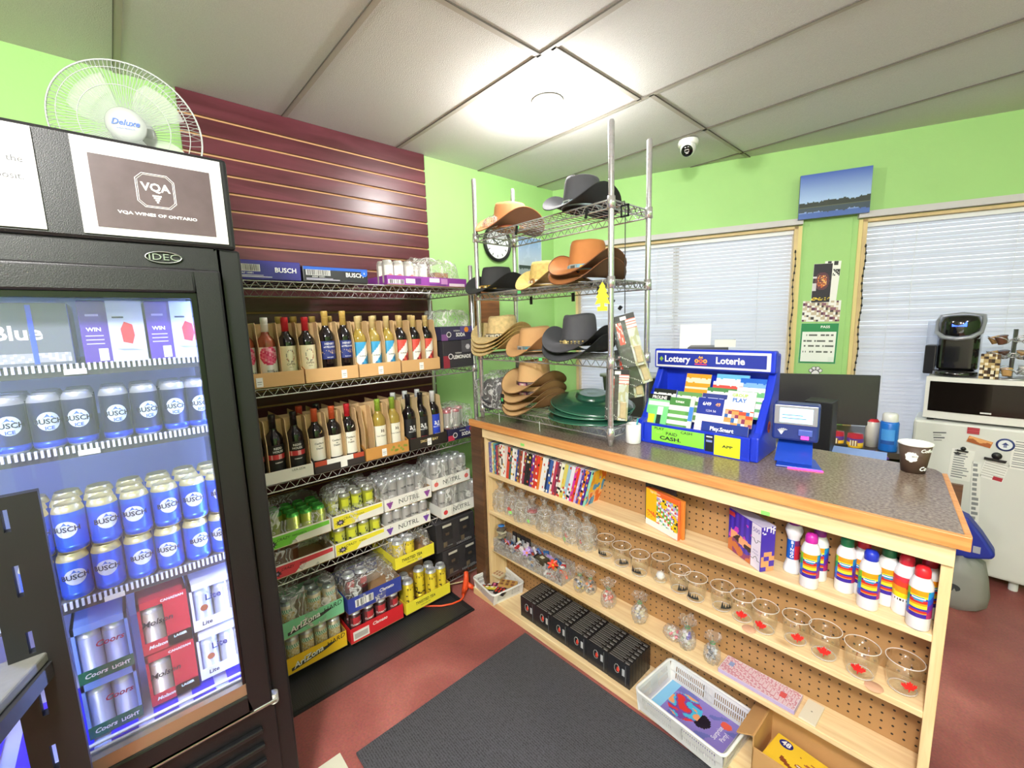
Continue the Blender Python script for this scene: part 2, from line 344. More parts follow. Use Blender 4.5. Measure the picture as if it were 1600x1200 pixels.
# ================================================================ BEVERAGE COOLER  (front at world x=1.15, local -y = world +x)
COOL=T('drinks_cooler','tall black glass-door drinks cooler at the left, lit blue inside','cooler',(1.15,-.085,0),90)
BL2=mat('cooler_black','#131316',.4,bump=.2,bscale=500); INS=mat('cooler_liner','#C9CCE0',.5)
m=MB()  # cabinet shell: sides, back, top, bottom (hollow)
x0,x1,d=-.35,.35,.72
m.box(x0,x0+.05,0,d,.04,1.70); m.box(x1-.05,x1,0,d,.04,1.70); m.box(x0+.05,x1-.05,d-.04,d,.04,1.70)
m.box(x0+.05,x1-.05,0,d-.04,1.62,1.70); m.box(x0+.05,x1-.05,.03,d-.04,.04,.50)
m.obj('cabinet',BL2,COOL,bevel=.006)
m=MB(); m.box(x0+.05,x0+.053,.05,d-.042,.5,1.62); m.box(x1-.053,x1-.05,.05,d-.042,.5,1.62); m.box(x0+.053,x1-.053,d-.045,d-.041,.5,1.62); m.box(x0+.053,x1-.053,.05,d-.045,.5,.503); m.box(x0+.053,x1-.053,.05,d-.045,1.617,1.62)
m.obj('liner',INS,COOL)
# sign box on top
m=MB(); m.box(x0-.003,x1-.008,-.008,d,1.70,1.915); m.obj('sign_box',BL2,COOL,bevel=.008)
# door
m=MB(); dx0,dx1=x0+.005,.297
for a,b,c_,e in ((dx0,dx0+.055,.465,1.645),(dx1-.052,dx1,.465,1.645)): m.box(a,b,-.035,-.003,c_,e)
m.box(dx0+.055,dx1-.052,-.035,-.003,1.59,1.645); m.box(dx0+.055,dx1-.052,-.035,-.003,.465,.52)
door=m.obj('door',BL2,COOL,bevel=.006)
m=MB(); a,b=dx0+.055,dx1-.052
m.prismY([(a,1.59),(b,1.59),(b-.012,1.578),(a+.012,1.578)],-.028,-.006); m.prismY([(b,1.59),(b,.52),(b-.012,.532),(b-.012,1.578)],-.028,-.006)
m.prismY([(a,.52),(a,1.59),(a+.012,1.578),(a+.012,.532)],-.028,-.006); m.obj('inner_bezel',mat('bezel_black','#0E0E10',.2),door)
MB().box(a,b,-.03,-.012,.52,.552).obj('aluminium_sill',mat('brushed_sill','#B8A98C',.35,.8),door)
MB().box(a+.005,b-.005,-.014,-.012,.53,1.59).obj('door_pane',PANE,door)
MB().tube([(dx0,-.03,.462),(dx1+.01,-.03,.462)],.006,8).obj('chrome_strip',STEEL,door)
MB().cyl(dx1+.005,-.02,.45,.478,.012,12).obj('hinge',mat('hinge_grey','#9C988C',.5,.6),door)
# louvred grille
m=MB(); m.box(x0+.01,dx1+.008,-.012,0,.04,.445)
for i in range(7):
    z=.08+.05*i; m.prismY([(x0+.04,z),(dx1-.03,z),(dx1-.03,z+.012),(x0+.04,z+.022)],-.028,-.012)
m.obj('louvred_grille',BL2,COOL,bevel=.003)
# badge
m=MB(); m.T=Matrix.Translation((.195,-.004,1.672)); pts=[(.033*math.cos(t*PI/12),0,.0125*math.sin(t*PI/12)) for t in range(24)]
m.tube(pts,.0018,6,closed=True); m.obj('badge_ring',STEEL,COOL)
text('IDEC',.02,STEEL,COOL,(.195,-.004,1.672),sx=1.3)
# shelves with white ribbed front edge
shz=[1.435,1.252,.895]
for z in shz:
    m=MB(); m.box(-.29,.285,.058,.062,z-.024,z); m.box(-.29,.285,.06,.6,z-.004,z-.001,m=1)
    m.obj('shelf',[mat('shelf_strip_dark','#3A3B40',.4),mat('perforated_steel','#9A9FB4',.4,.5)],COOL)
    m=MB()
    for i in range(60): 
        x=-.285+i*.0095; m.box(x,x+.0045,.05,.058,z-.012,z+.004)
    o=m.obj('ribbed_shelf_edge',mat('white_rib','#DDE2F5',.4),COOL)
    m=MB().box(-.001,.035,.049,.051,z-.02,z-.008); m.obj('price_strip',WHITEP,COOL)
m=MB()
for i in range(7):
    x=-.27+i*.08; m.box(x,x+.05,.03,.3,.535,.54)
m.obj('blue_floor_slat',mat('blue_floor_slat','#2A1FD8',.35),COOL)
m=MB().box(-.29,.285,.03,.3,.527,.534); m.obj('floor_tray',INS,COOL)
m=MB(); m.tube([(-.29,.03,.548),(.285,.03,.548)],.004,6); m.tube([(-.29,.028,.534),(.285,.028,.534)],.003,6); m.obj('floor_rail',WHITEP,COOL)
# LED strips (the cooler's own lamps)
LED=mat('blue_white_led','#FFFFFF',.4,emit='#93ABFF',estr=60)
for x in (-.292,.284): MB().box(x-.004,x+.004,.036,.046,.55,1.6).obj('led_strip',LED,COOL)
# paper signs in the sign box
sg=MB().box(-.001+.07,.326,-.0125,-.009,1.712,1.905,c=(.72,.72,.71)).obj('wine_sign',GLOSS,COOL)
tag(sg); sg['label']='white-bordered dark paper sign with a white grape emblem'
MB().box(.092,.302,-.0135,-.0128,1.727,1.875).obj('dark_panel',mat('sign_taupe','#574A4C',.35,var=.12,vscale=30),sg)
def ring8(m,cx,cz,w,h,c,t,y):
    P=[(-w,-h+c),(-w+c,-h),(w-c,-h),(w,-h+c),(w,h-c),(w-c,h),(-w+c,h),(-w,h-c)]
    m.tube([(cx+a,y,cz+b) for a,b in P],t,4,closed=True)
m=MB(); ring8(m,.197,1.815,.034,.036,.012,.0008,-.0138); ring8(m,.197,1.815,.031,.033,.011,.0005,-.0138)
for r_ in range(4):
    for q in range(4-r_): m.box(.197-.0075+.0042*q+.0021*r_,.197-.0075+.0042*q+.0021*r_+.0036,-.0141,-.0137,1.803-.0045*r_,1.8062-.0045*r_)
m.obj('emblem',WINK,sg)
text('VQA',.024,WINK,sg,(.197,-.0137,1.822),bold=.0006); text('VQA WINES OF ONTARIO',.0088,WINK,sg,(.197,-.0137,1.762),sx=1.35,bold=.0002)
sl=MB().box(-.29,.016,-.0125,-.009,1.712,1.905,c=(.66,.66,.66)).obj('notice_sheet',GLOSS,COOL)
text('the',.017,mat('grey_ink','#4E4E52',.5),sl,(-.012,-.0131,1.84)); text('deposit.',.017,mat('grey_ink'),sl,(-.03,-.0131,1.808))
MB().box(-.29,-.002,-.0131,-.0127,1.72,1.75,c='#E9DAD8').obj('faded_stripe',PRINT,sl)
# ---- cans
def can_mesh(r,h,body,top='#C9CCD2',low=None,band=None):
    m=MB(); low=low or body
    prof=[(.0001,0),(r*.78,0),(r*.8,.002),(r*.97,.006),(r,.012),(r,.02),(r,.02),(r,h-.016),(r,h-.016),(r*.9,h-.006),(r*.8,h-.002),(r*.82,h),(r*.76,h),(r*.74,h-.004),(.0001,h-.004)]
    cols=[top]*3+[low]*2+[low]+[body]*2+[top]*7
    cols[5]=band or low; cols[7]=band or body
    return m.lathe(prof,18,cols=[srgb(c) for c in cols],m=0)
def logo_can(name,label,r,h,body,band,oval,main,sub=None,group=None,maincol=None,scale=1,low=None,mount=True,top='#C9CCD2'):
    t=T(name,label,'can',(0,0,0),0,group)
    can_mesh(r,h,body,top,band=band,low=low).obj('can_body',METALP,t)
    if oval:
        m=MB(); n=20; R=r+.0004; cz=h*.52; a=r*.72; b_=h*.17; pts=[]
        c0=(0,cz); m2=[]
        for i in range(n):
            t0,t1=2*PI*i/n,2*PI*(i+1)/n; f=lambda s,t_:(R*math.sin(s*a*math.cos(t_)/R),-R*math.cos(s*a*math.cos(t_)/R),cz+s*b_*math.sin(t_))
            for s0,s1 in ((0.001,.5),(.5,1)): m.face([f(s0,t0),f(s1,t0),f(s1,t1),f(s0,t1)],oval,sm=True)
        if mount:
            g=lambda x,z:((R+.0003)*math.sin(x/R),-(R+.0003)*math.cos(x/R),cz+z)
            m.face([g(-.010,.006),g(.010,.006),g(.006,.012),g(.003,.010),g(-.001,.017),g(-.006,.010)],'#3E66C8')
        m.obj('oval_emblem',PRINT,t)
    if main: text(main,.0155*scale,mat('logo_ink_'+str(maincol),maincol or '#1D2233',.5),t,(0,0,h*.52),R=r+.0012,bold=.0004)
    if sub: text(sub,.0105*scale,mat('logo_ink_'+str('#2A4FD0'),'#2A4FD0',.5),t,(0,0,h*.52-.0145*scale),R=r+.0012,bold=.0003)
    return t
# second shelf: dark blue/grey ICE cans (front row with logos, two rows behind)
ice=logo_can('beer_can','x',.0265,.122,'#3C4468','#2F5BE8','#C9D8F2','BUSCH','ICE','blue and grey ice beer cans on the second cooler shelf',low='#2850D8')
xs_=[-.181,-.127,-.075,-.014,.041,.098,.147]
for i,y in enumerate(xs_):
    lb='grey ice beer can, %s from left in front row of second cooler shelf'%ORD[i]
    o=ice if i==0 else clone(ice); o.location=(1.068,y,1.2535); o.rotation_euler=(0,0,math.radians(90+8*math.sin(i*2.1)+4)); o['label']=lb
def plain(src,locs,grp,lab,rz=90):
    for k,(x,y,z) in enumerate(locs):
        o=src.copy(); S.collection.objects.link(o); o.parent=None; o.location=(x,y,z); o.rotation_euler=(0,0,math.radians(rz+k*37)); o.name='beer_can'
        tag(o,lab(k),'can',grp)
pm=can_mesh(.0265,.122,'#3C4468',band='#2F5BE8',low='#2850D8').obj('beer_can',METALP)
plain(pm,[(1.068-.058*r,y,1.2535) for r in (1,2) for y in xs_],'ice beer cans in the rows behind on the second cooler shelf',lambda k:'grey ice beer can, %s from left, %s row back, second cooler shelf'%(ORD[k%7],('second','third')[k//7]))
bpy.data.objects.remove(pm)
bus=logo_can('beer_can','x',.0276,.112,'#2F5FD8','#E0CF86','#D3D9E6','BUSCH',None,'blue beer cans stacked on the third cooler shelf',low='#2F5FD8',scale=1.05,top='#D6CC96')
ys_=[-.184,-.127,-.070,-.012,.046,.104,.160]
for lv in (0,1):
    for i,y in enumerate(ys_):
        o=bus if (lv==0 and i==0) else clone(bus); o.location=(1.068,y+(.006 if lv else 0),.8965+lv*.1135); o.rotation_euler=(0,0,math.radians(90+14*math.sin(i*2.9+lv*1.7)))
        o['label']='gold-rimmed blue beer can, %s from left, front %s layer, third cooler shelf'%(ORD[i],'upper' if lv else 'lower')
pm=can_mesh(.0276,.112,'#2F5FD8','#D6CC96',band='#E0CF86').obj('beer_can',METALP)
plain(pm,[(1.068-.058*r,y,.8965+.1135) for r in (1,2) for y in ys_],'blue beer cans in the rows behind on the third cooler shelf',lambda k:'gold-rimmed blue can, %s from left, %s row back, upper layer, third cooler shelf'%(ORD[k%7],('second','third')[k//7]))
plain(pm,[(1.068-.058*r,y,.8965) for r in (1,2) for y in ys_],'blue beer cans in the rows behind on the third cooler shelf',lambda k:'gold-rimmed blue can, %s from left, %s row back, lower layer, third cooler shelf'%(ORD[k%7],('second','third')[k//7]))
bpy.data.objects.remove(pm)
# six-packs at the bottom
def sixpack(label,loc,w,h,body,base,canc,front,sub,ink,side=None,kind=0,d=.13):
    t=T('six_pack',label,'six-pack of beer',loc,90,'six-packs at the bottom of the cooler')
    m=MB(); s=.022
    m.box(-w/2,w/2,.002,d,0,.002,base); m.box(-w/2,w/2,0,d,h-.018,h,body,cols={'f':side or body}); m.box(-w/2,w/2,-.0005,.001,0,s+.008,base)
    m.box(-w/2,-w/2+.006,0,d,0,h,body); m.box(w/2-.006,w/2,0,d,0,h,body); m.box(-w/2,w/2,d-.002,d,0,h,body)
    if kind==1: m.box(.0,w/2,-.0005,.001,0,h,body)
    m.obj('carton',GLOSS,t,bevel=.0)
    for k in ((-1,) if kind==1 else (-1,1)):
        can_mesh(w*.235,h-.024,canc).obj('can',METALP,t,loc=(k*w*.235,w*.24+.003,.003))
    text(front,.0155 if kind!=1 else .0125,WINK if ink=='w' else INK,t,(-w*.2,-.0012,.016),shear=.3 if kind!=2 else .1,bold=.0004)
    text(sub,.012 if kind!=1 else .009,WINK if ink=='w' else INK,t,(w*.26,-.0012,.014 if kind!=1 else .022),bold=.0004) if sub else None
    return t
for lv in (0,1):
    z=.5405+lv*.145; p=('upper','lower')[1-lv]
    q=sixpack('silver and green light beer six-pack, %s of two, cooler floor left'%p,(1.088,-.103,z),.098,.144,'#7FA2F0','#1E6B50','#C6CCE8','Coors','LIGHT','w')
    text('Coors',.02,mat('red_script','#B5264A',.5),q,(.012,-.0012+.004,.085),shear=.3,bold=.0004)
    q=sixpack('red and white lager six-pack, %s of two, middle of cooler floor'%p,(1.088,.014,z+.008),.1,.14,'#C32438','#C32438','#CFC8C0','Molson','LAGER','w',kind=1)
    text('Molson',.021,INK,q,(-.015,.004-.006,.08),shear=.25,bold=.0003,R=None); text('CANADIAN',.009,WINK,q,(.02,-.0012,.13),bold=.0003)
    q=sixpack('white light beer six-pack, %s of two, right of cooler floor'%p,(1.088,.119,z+.016),.1,.134,'#DDDDEA','#E6E6EE','#B9BCCB','Lite',None,'b',kind=2)
    text('Lite',.024,mat('navy_ink','#232A5C',.5),q,(.0,-.0012+.003,.085),bold=.0006); 
    MB().lathe([(.0001,0),(.009,0)],16,'#A55A2E').obj('roundel',PRINT,q).matrix_local=Matrix.Translation((-.022,-.0002,.06))@Matrix.Rotation(PI/2,4,'X')
# top shelf
def case(label,y,w,h,d,cols,z=1.4365,x=1.085): 
    t=T('beer_case',label,'beer case',(x,y,z),90,None); m=MB()
    m.box(-w/2,w/2,0,d,0,h,cols[0],cols={'f':cols[1],'r':cols[0]}); m.obj('carton',GLOSS,t,bevel=.002); return t
c1=case('blue and silver beer case at the left of the top cooler shelf',-.145,.16,.135,.2,('#3A47B8','#6C7080'))
text('Blue',.042,WINK,c1,(-.0,-.001,.07),bold=.001)
MB().art(.15,.02,30,4,lambda u,v:(.55,.58,.7) if hsh(int(u*30),int(v*4))>.5 else (.35,.36,.42),z0=.008,y=-.0008).obj('barley_strip',PRINT,c1)
for x in (-.062,.018): MB().box(x,x+.008,-.0012,-.0006,.005,.13,c='#3D5BFF').obj('blue_stripe',GLOSS,c1)
for k,(y,lb) in enumerate(((.005,'whole purple and white beer case with red badge on the top cooler shelf'),(.12,'purple and white beer case with a red badge, against the cooler right wall'))):
    c2=case(lb,y,.11,.14,.2,('#5A3AA8','#5A3AA8'))
    fr=MB(); fr.box(-.008,.055,-.0012,-.0004,0,.14,'#C9D2EE'); fr.obj('white_panel',GLOSS,c2)
    m=MB(); m.prismY([(.014,.045),(.03,.04),(.036,.06),(.034,.085),(.02,.092),(.012,.075)],-.002,-.001,'#C8283C'); m.box(.0,.02,-.0018,-.001,.1,.104,'#3C4258'); m.prismY([(0,.03),(.012,.025),(.05,.024),(.03,.029)],-.0018,-.001,'#8E9AB5'); m.obj('badge',PRINT,c2)
    text('WIN',.012,WINK,c2,(-.033,-.001,.075),bold=.0003); MB().box(-.03,-.014,-.0016,-.0008,.004,.032,'#E4E4F2').obj('white_tab',PRINT,c2)
    m=MB()
    for q in range(3): m.box(-.048,-.018,-.0014,-.0008,.06-.009*q,.0622-.009*q,'#C9C2EE')
    m.box(-.044,-.022,-.0014,-.0008,.105,.11,'#A79BE0'); m.obj('small_print',PRINT,c2)
# black slotted stand beside the camera (lower left)
st=T('slotted_stand','black slotted metal display stand with a grey shelf in the lower left corner','display stand',(1.33,-.40,0),90)
m=MB(); m.box(-.3,.02,0,.03,0,1.22)
m.obj('stand_body',mat('stand_black','#111114',.5),st,bevel=.004)
m=MB()
for z0,h_ in ((1.17,.04),(1.055,.055),(.94,.05),(.82,.055),(.705,.05)): pass
# upright strip with through slots
zz=[0,.70,.752,.815,.873,.941,.983,1.05,1.108,1.17,1.21,1.232]
for i in range(len(zz)-1):
    if i%2==0: m.box(.20,.272,-.02,.0,zz[i],zz[i+1])
    else: m.box(.20,.226,-.02,0,zz[i],zz[i+1]); m.box(.234,.272,-.02,0,zz[i],zz[i+1])
m.box(.02,.2,-.02,0,0,.35)
m.obj('slotted_upright',mat('stand_black'),st)
m=MB(); m.prism([(-.3,-.16),(.19,-.16),(.246,-.02),(.246,.0),(-.3,0)],.915,.935); m.obj('grey_shelf',mat('stand_grey','#6D6D68',.6,var=.08,vscale=60),st,bevel=.004)
m=MB(); m.prism([(-.3,-.17),(.196,-.17),(.25,-.022),(.246,.0),(.23,0),(.18,-.15),(-.3,-.15)],.885,.914); m.obj('shelf_rim',mat('stand_rim','#2D2D2E',.5),st)
# ---- desk fan on the cooler
fan=T('desk_fan','white round desk fan with a wire grille standing on the cooler','fan',(.72,.11,1.915),78)
WG=mat('fan_white','#B4B9B6',.4)
fz=.172; FT=Matrix.Translation((0,0,fz))@Matrix.Rotation(math.radians(97),4,'X')   # disc axis -> local -y, slightly up
m=MB(); m.lathe([(.001,0),(.075,0),(.075,.012),(.03,.03),(.014,.04),(.014,.06),(.001,.06)],24); m.obj('base',WG,fan)
m=MB(); m.T=FT
R0=.172
for k in range(96):
    a=2*PI*k/110; c_,s_=math.cos(a),math.sin(a)
    m.tube([(c_*.045,s_*.045,.052),(c_*.1,s_*.1,.048),(c_*.148,s_*.148,.034),(c_*R0,s_*R0,.004)],.0009,3)
m.obj('front_grille',WG,fan)
m=MB(); m.T=FT
for r_,z in ((R0,0.003),(.145,.034),(.1,.048)): m.tube([(r_*math.cos(2*PI*i/60),r_*math.sin(2*PI*i/60),z) for i in range(60)],.0025 if r_==R0 else .0012,6,closed=True)
m.obj('grille_rings',WG,fan)
m=MB(); m.T=FT
for k in range(60):
    a=2*PI*k/60; c_,s_=math.cos(a),math.sin(a); m.tube([(c_*.05,s_*.05,-.05),(c_*.14,s_*.14,-.035),(c_*R0,s_*R0,.002)],.0009,3)
m.obj('rear_grille',WG,fan)
m=MB(); m.T=FT; m.lathe([(.001,.058),(.03,.057),(.044,.052),(.046,.046)],32); hub=m.obj('hub_cap',WG,fan)
BI=mat('blue_ink','#2E5FC8',.5)
for s_,sz,dz,sh in (('Deluxe',.021,.004,.35),('QUALITY PRODUCTS',.0042,-.011,0)):
    o=text(s_,sz,BI,hub,(0,0,0),shear=sh,bold=.0005 if sz>.01 else 0); o.matrix_local=FT@Matrix.Translation((.0,dz,.0592))@Matrix.Rotation(-PI/2,4,'X')
m=MB(); m.T=FT; m.lathe([(.001,-.02),(.05,-.02),(.055,-.06),(.045,-.12),(.001,-.13)],24); m.obj('motor_housing',WG,fan)
for k in range(4):
    m=MB(); m.T=FT@Matrix.Rotation(k*PI/2+.3,4,'Z'); rows=[]
    for i in range(8):
        r_=.03+.11*i/7; rows.append([(r_*math.cos(t),r_*math.sin(t),.012-.03*(t/1.0)) for t in [j*(.9+.2*math.sin(i/7*PI))/5 for j in range(6)]])
    m.grid(rows); m.obj('blade',clear('fan_blade_clear',(.85,.9,.88),.5,.1,haze=.35),fan)
# ================================================================ WIRE RACKS
def wire_lip(m,a,b,z,h,r=.0028,pitch=.045):
    """truss lip from a to b (xy), top rail at z, bottom rail at z-h"""
    a=Vector((*a,0)); b=Vector((*b,0)); L=(b-a).length; n=max(2,round(L/pitch)); zt,zb=Vector((0,0,z)),Vector((0,0,z-h))
    m.tube([a+zt,b+zt],r*1.25,6); m.tube([a+zb,b+zb],r*1.25,6)
    pts=[]
    for i in range(2*n+1): pts.append(a+(b-a)*(i/(2*n))+(zt if i%2 else zb))
    m.tube(pts,r*.8,5)
def wire_rack(name,label,loc,rz,L,D,zs,H0,z_base=0,h=.032,group=None,rp=.0125,open_front=False):
    t=T(name,label,'shelving rack',loc,rz,group)
    for x in (0,L):
        for y in (0,D):
            m=MB(); m.lathe([(.0001,z_base),(rp*.9,z_base),(rp*.9,z_base+.02),(rp,z_base+.022),(rp,H0-.006),(rp*.8,H0),(.0001,H0)],14,cx=x,cy=y)
            z=z_base+.06
            while z<H0-.05: m.lathe([(rp+.0002,z-.0012),(rp-.0005,z),(rp+.0002,z+.0012)],14,cx=x,cy=y,c=(.2,.2,.2)); z+=.025
            m.obj('post',CHROME,t)
    for z in zs:
        m=MB(); e=.006
        wire_lip(m,(e,0),(L-e,0),z,h); wire_lip(m,(e,D),(L-e,D),z,h); wire_lip(m,(0,e),(0,D-e),z,h); wire_lip(m,(L,e),(L,D-e),z,h)
        n=int(L/.026)
        for i in range(1,n): x=L*i/n; m.tube([(x,0,z+.001),(x,D,z+.001)],.0017,4)
        for k in (1,2): m.tube([(0,D*k/3,z-.004),(L,D*k/3,z-.004)],.0028,5)
        for x in (0,L):
            for y in (0,D): m.lathe([(rp+.001,z-h-.004),(rp+.006,z-h-.003),(rp+.004,z+.012),(rp+.001,z+.013)],14,cx=x,cy=y)
        m.obj('wire_shelf',CHROME,t)
    return t
RX=.503; RY=.275; ZS=[1.692,1.262,.858,.444,.068]
wr=wire_rack('wire_shelving','chrome wire shelving unit stocked with wine and canned drinks along the mahogany wall',(RX,RY,0),90,1.225,.44,ZS,1.817)
# ---- wine bottles
def lab_fn(kind):
    def f(u,v):
        if kind=='pinkfloral':
            d=math.hypot((u-.5)/.42,(v-.72)/.3)
            if d<1: return ('#D8386A','#E8668C','#F3A7BC')[int(hsh(int(u*16),int(v*18))*3)]
            return '#F4F1EE' if not(.12<v<.2 and .5<u<.8 and hsh(int(u*40))>.4) else '#888888'
        if kind=='wreath':
            d=math.hypot((u-.5)*1.1,(v-.66)*1.0)
            if .17<d<.23 and hsh(int(math.atan2(v-.66,u-.5)*9))>.35: return '#C78E6C' if hsh(int(u*30),3)>.5 else '#8E8A7C'
            return '#EFE7C8'
        if kind=='navy':
            if .30<v<.52 and hsh(int(u*22),int(v*20))>.62: return '#B9A08A'
            return '#20307C'
        if kind in('bluewave','redwave'):
            A,B,C=('#3DA3DA','#2B7FB8','#F6F6F4') if kind=='bluewave' else ('#E05248','#8E2C3C','#F6F4F2')
            d=v-(.15+.75*u)
            if abs(d+.02)<.22: return C
            return A if d>0 else (B if (u*3+v*2)%1>.5 else A)
        if kind=='cream': 
            return '#F2EDE2'
        if kind=='white':
            return '#F3F1EA'
        if kind=='horse':
            if .66<v<.84 and .45<u<.66 and noise.noise(Vector((u*14,v*10,4)))>.02: return '#6A6258'
            return '#EDE9DC'
        if kind=='redband':
            if .52<v<.66: return '#D23A44' if hsh(int(u*12),2)>.35 else '#E8A0A0'
            return '#1B1A1E'
        if kind=='smoky':
            if .06<v<.16 and .3<u<.7: return '#B03040'
            if .5<v<.7 and .3<u<.72 and noise.noise(Vector((u*9,v*11,1)))>0: return '#D8D8DC'
            return '#17161C'
        if kind=='smokyblue':
            if .06<v<.16 and .3<u<.7: return '#C8CCE8'
            if .5<v<.7 and .3<u<.72 and noise.noise(Vector((u*9,v*11,1)))>0: return '#E8ECFA'
            return '#1F3FC4'
        return '#FFFFFF'
    return f
WG_={}
def bottle(label,glass,cap,kind,h=.28,txt=None,tcol=None,lz=(.05,.155),capmat=.3,sticker=None,r=.0345):
    key=(glass,cap,kind,h,sticker)
    if key in WG_: 
        t=clone(WG_[key]); t['label']=label; return t
    t=T('wine_bottle',label,'wine bottle'); k=h/.28
    gm={'dark':mat('dark_wine_glass','#130E12',.06,coat=.3),'rose':mat('rose_wine_glass','#A8563A',.08,coat=.3,trans=.25),'gold':mat('pale_wine_glass','#B39A48',.08,coat=.3,trans=.25),'green':mat('green_dark_glass','#141A12',.06)}[glass]
    m=MB(); m.lathe([(.0001,.002),(r*.86,0),(r,.006),(r,.164*k),(r*.985,.175*k),(r*.9,.188*k),(r*.7,.199*k),(r*.49,.208*k),(r*.41,.218*k),(r*.38,.23*k),(r*.38,h-.004),(.0001,h-.004)],22)
    b=m.obj('glass_body',gm,t)
    m=MB(); m.lathe([(r*.40,h*.79),(r*.405,h*.79),(r*.39,h*.93),(r*.41,h*.932),(r*.41,h-.003),(r*.385,h),(.0001,h)],18,cap)
    m.lathe([(r*.395,h*.90),(r*.41,h*.903),(r*.395,h*.906)],18,cap)
    m.obj('capsule',mat('capsule_%s'%cap,cap,capmat),t)
    m=MB(); m.art(r*2.5,(lz[1]-lz[0])*k,26,24,lab_fn(kind),z0=lz[0]*k,R=r+.0006); lb=m.obj('paper_label',PRINT,t)
    if txt:
        for s_,sz,dz,x in txt: text(s_,sz,mat('ink_%s'%tcol,tcol,.5),lb,(0,0,dz*k),R=r+.0012,name='label_lettering',bold=.0002)
    if sticker:
        m=MB(); m.T=Matrix.Translation((.008,-r*.83,.178*k))@Matrix.Rotation(math.radians(62),4,'X'); m.lathe([(.0001,.001),(.009,.001)],16,sticker); m.obj('round_sticker',PRINT,t)
    WG_[key]=t; return t
def place(o,X,Y,Z,rz=90): o.location=(X,Y,Z); o.rotation_euler=(0,0,math.radians(rz)); return o
def kraft_tray(label,Y0,Y1,z,lip,col='#D8AB76',depth=.30,X=.515,side=.10,dividers=(),dh=.262,tagx=None,front=None,group='cardboard bottle trays on the wire shelving',dcol=None,name='cardboard_tray'):
    w=Y1-Y0-.004; t=T(name,label,'cardboard tray',(X,(Y0+Y1)/2,z),90,group); q=.003
    m=MB(); c=col; m.box(-w/2,w/2,0,depth,0,q,c); m.box(-w/2,w/2,0,q,0,lip,c,cols={'f':front or c})
    for s in (-1,1):
        x=s*(w/2-q/2); m.face([(x-q/2,0,0),(x-q/2,depth,0),(x-q/2,depth,side),(x-q/2,.03,lip+.01),(x-q/2,0,lip)],c); m.face([(x+q/2,0,0),(x+q/2,0,lip),(x+q/2,.03,lip+.01),(x+q/2,depth,side),(x+q/2,depth,0)],c)
        m.face([(x-q/2,0,lip),(x-q/2,.03,lip+.01),(x+q/2,.03,lip+.01),(x+q/2,0,lip)],c); m.face([(x-q/2,.03,lip+.01),(x-q/2,depth,side),(x+q/2,depth,side),(x+q/2,.03,lip+.01)],c)
    m.box(-w/2,w/2,depth-q,depth,0,side,c); m.obj('tray',PRINT,t)
    if dividers:
        m=MB(); dc=dcol or '#D3B285'
        for x in dividers:   # plates running front to back, shoulder cut at the front
            P=[(.014,.0),(depth-.01,0),(depth-.01,dh),(.045,dh),(.034,dh-.008),(.03,dh-.05),(.018,dh-.085),(.014,dh-.1)]
            for s in (-.0013,.0013): m.face([(x+s,a,b) for a,b in (P if s<0 else P[::-1])],dc)
            for i in range(len(P)):
                a,b=P[i],P[(i+1)%len(P)]; m.face([(x-.0013,*a),(x+.0013,*a),(x+.0013,*b),(x-.0013,*b)],dc)
        m.box(-w/2+.006,w/2-.006,.084,.0866,.003,dh-.004,dc); m.box(-w/2+.006,w/2-.006,.166,.1686,.003,dh-.004,dc)
        m.obj('divider',PRINT,t)
    if tagx is not None: MB().box(tagx-.012,tagx+.012,-.0015,-.0005,.008,.045,'#F4F4F4').obj('price_tag',PRINT,t); m=MB(); m.box(tagx-.008,tagx+.008,-.002,-.0016,.026,.029,'#9A9AA0'); m.box(tagx-.008,tagx+.006,-.002,-.0016,.018,.020,'#9A9AA0'); m.obj('tag_print',PRINT,t)
    return t
BX=.455
z2=ZS[1]+.003
def nm(i): return ORD[i]
row2=[(.385,'rose','#F1EFEC','pinkfloral',.28),(.463,'rose','#F1EFEC','pinkfloral',.28),(.540,'dark','#C6202E','wreath',.28),(.620,'dark','#C6202E','wreath',.28),(.706,'dark','#C9A75A','navy',.305),(.786,'dark','#C9A75A','navy',.305),
 (.855,'gold','#D3BC86','bluewave',.28),(.927,'gold','#D3BC86','bluewave',.28),(1.0,'gold','#D3BC86','bluewave',.28),(1.071,'dark','#CDB277','redwave',.28),(1.147,'dark','#CDB277','redwave',.28),(1.221,'dark','#CDB277','redwave',.28)]
txts={'pinkfloral':([('ROSÉ',.011,.062,0)],'#6A6A6E'),'wreath':([('OPEN',.013,.083,0),('cabernet',.005,.072,0)],'#8C7A5C'),'navy':([('HENRY',.013,.147,0),('of PELHAM',.011,.134,0),('BACO NOIR',.005,.092,0)],'#E8E8EE'),
 'bluewave':([('Sandbanks',.0085,.095,0)],'#5A6A78'),'redwave':([('Sandbanks',.0085,.095,0)],'#6A5A58'),'cream':([('Casillero',.0115,.125,0),('del',.008,.113,0),('Diablo',.0115,.102,0)],'#3A3430'),
 'horse':([('Los Chacos',.011,.10,0)],'#5A554C'),'redband':([('REDD',.013,.139,0),('HOUSE',.013,.125,0),('CABERNET',.0065,.078,0)],'#F2F2F2'),
 'smoky':([('SMOKY BAY',.009,.087,0)],'#D8D8DC'),'smokyblue':([('SMOKY BAY',.009,.087,0)],'#DDE2FF')}
names={'pinkfloral':'rosé bottle with white cap and pink floral label','wreath':'red-capped wine bottle with cream wreath label','navy':'tall gold-capped wine bottle with navy label','bluewave':'white wine bottle with blue and white wave label','redwave':'gold-capped red wine bottle with red and white wave label'}
pos={'pinkfloral':['left','right'],'wreath':['left','right'],'navy':['left','right'],'bluewave':['leftmost','middle','rightmost'],'redwave':['leftmost','middle','rightmost']}
cnt={}
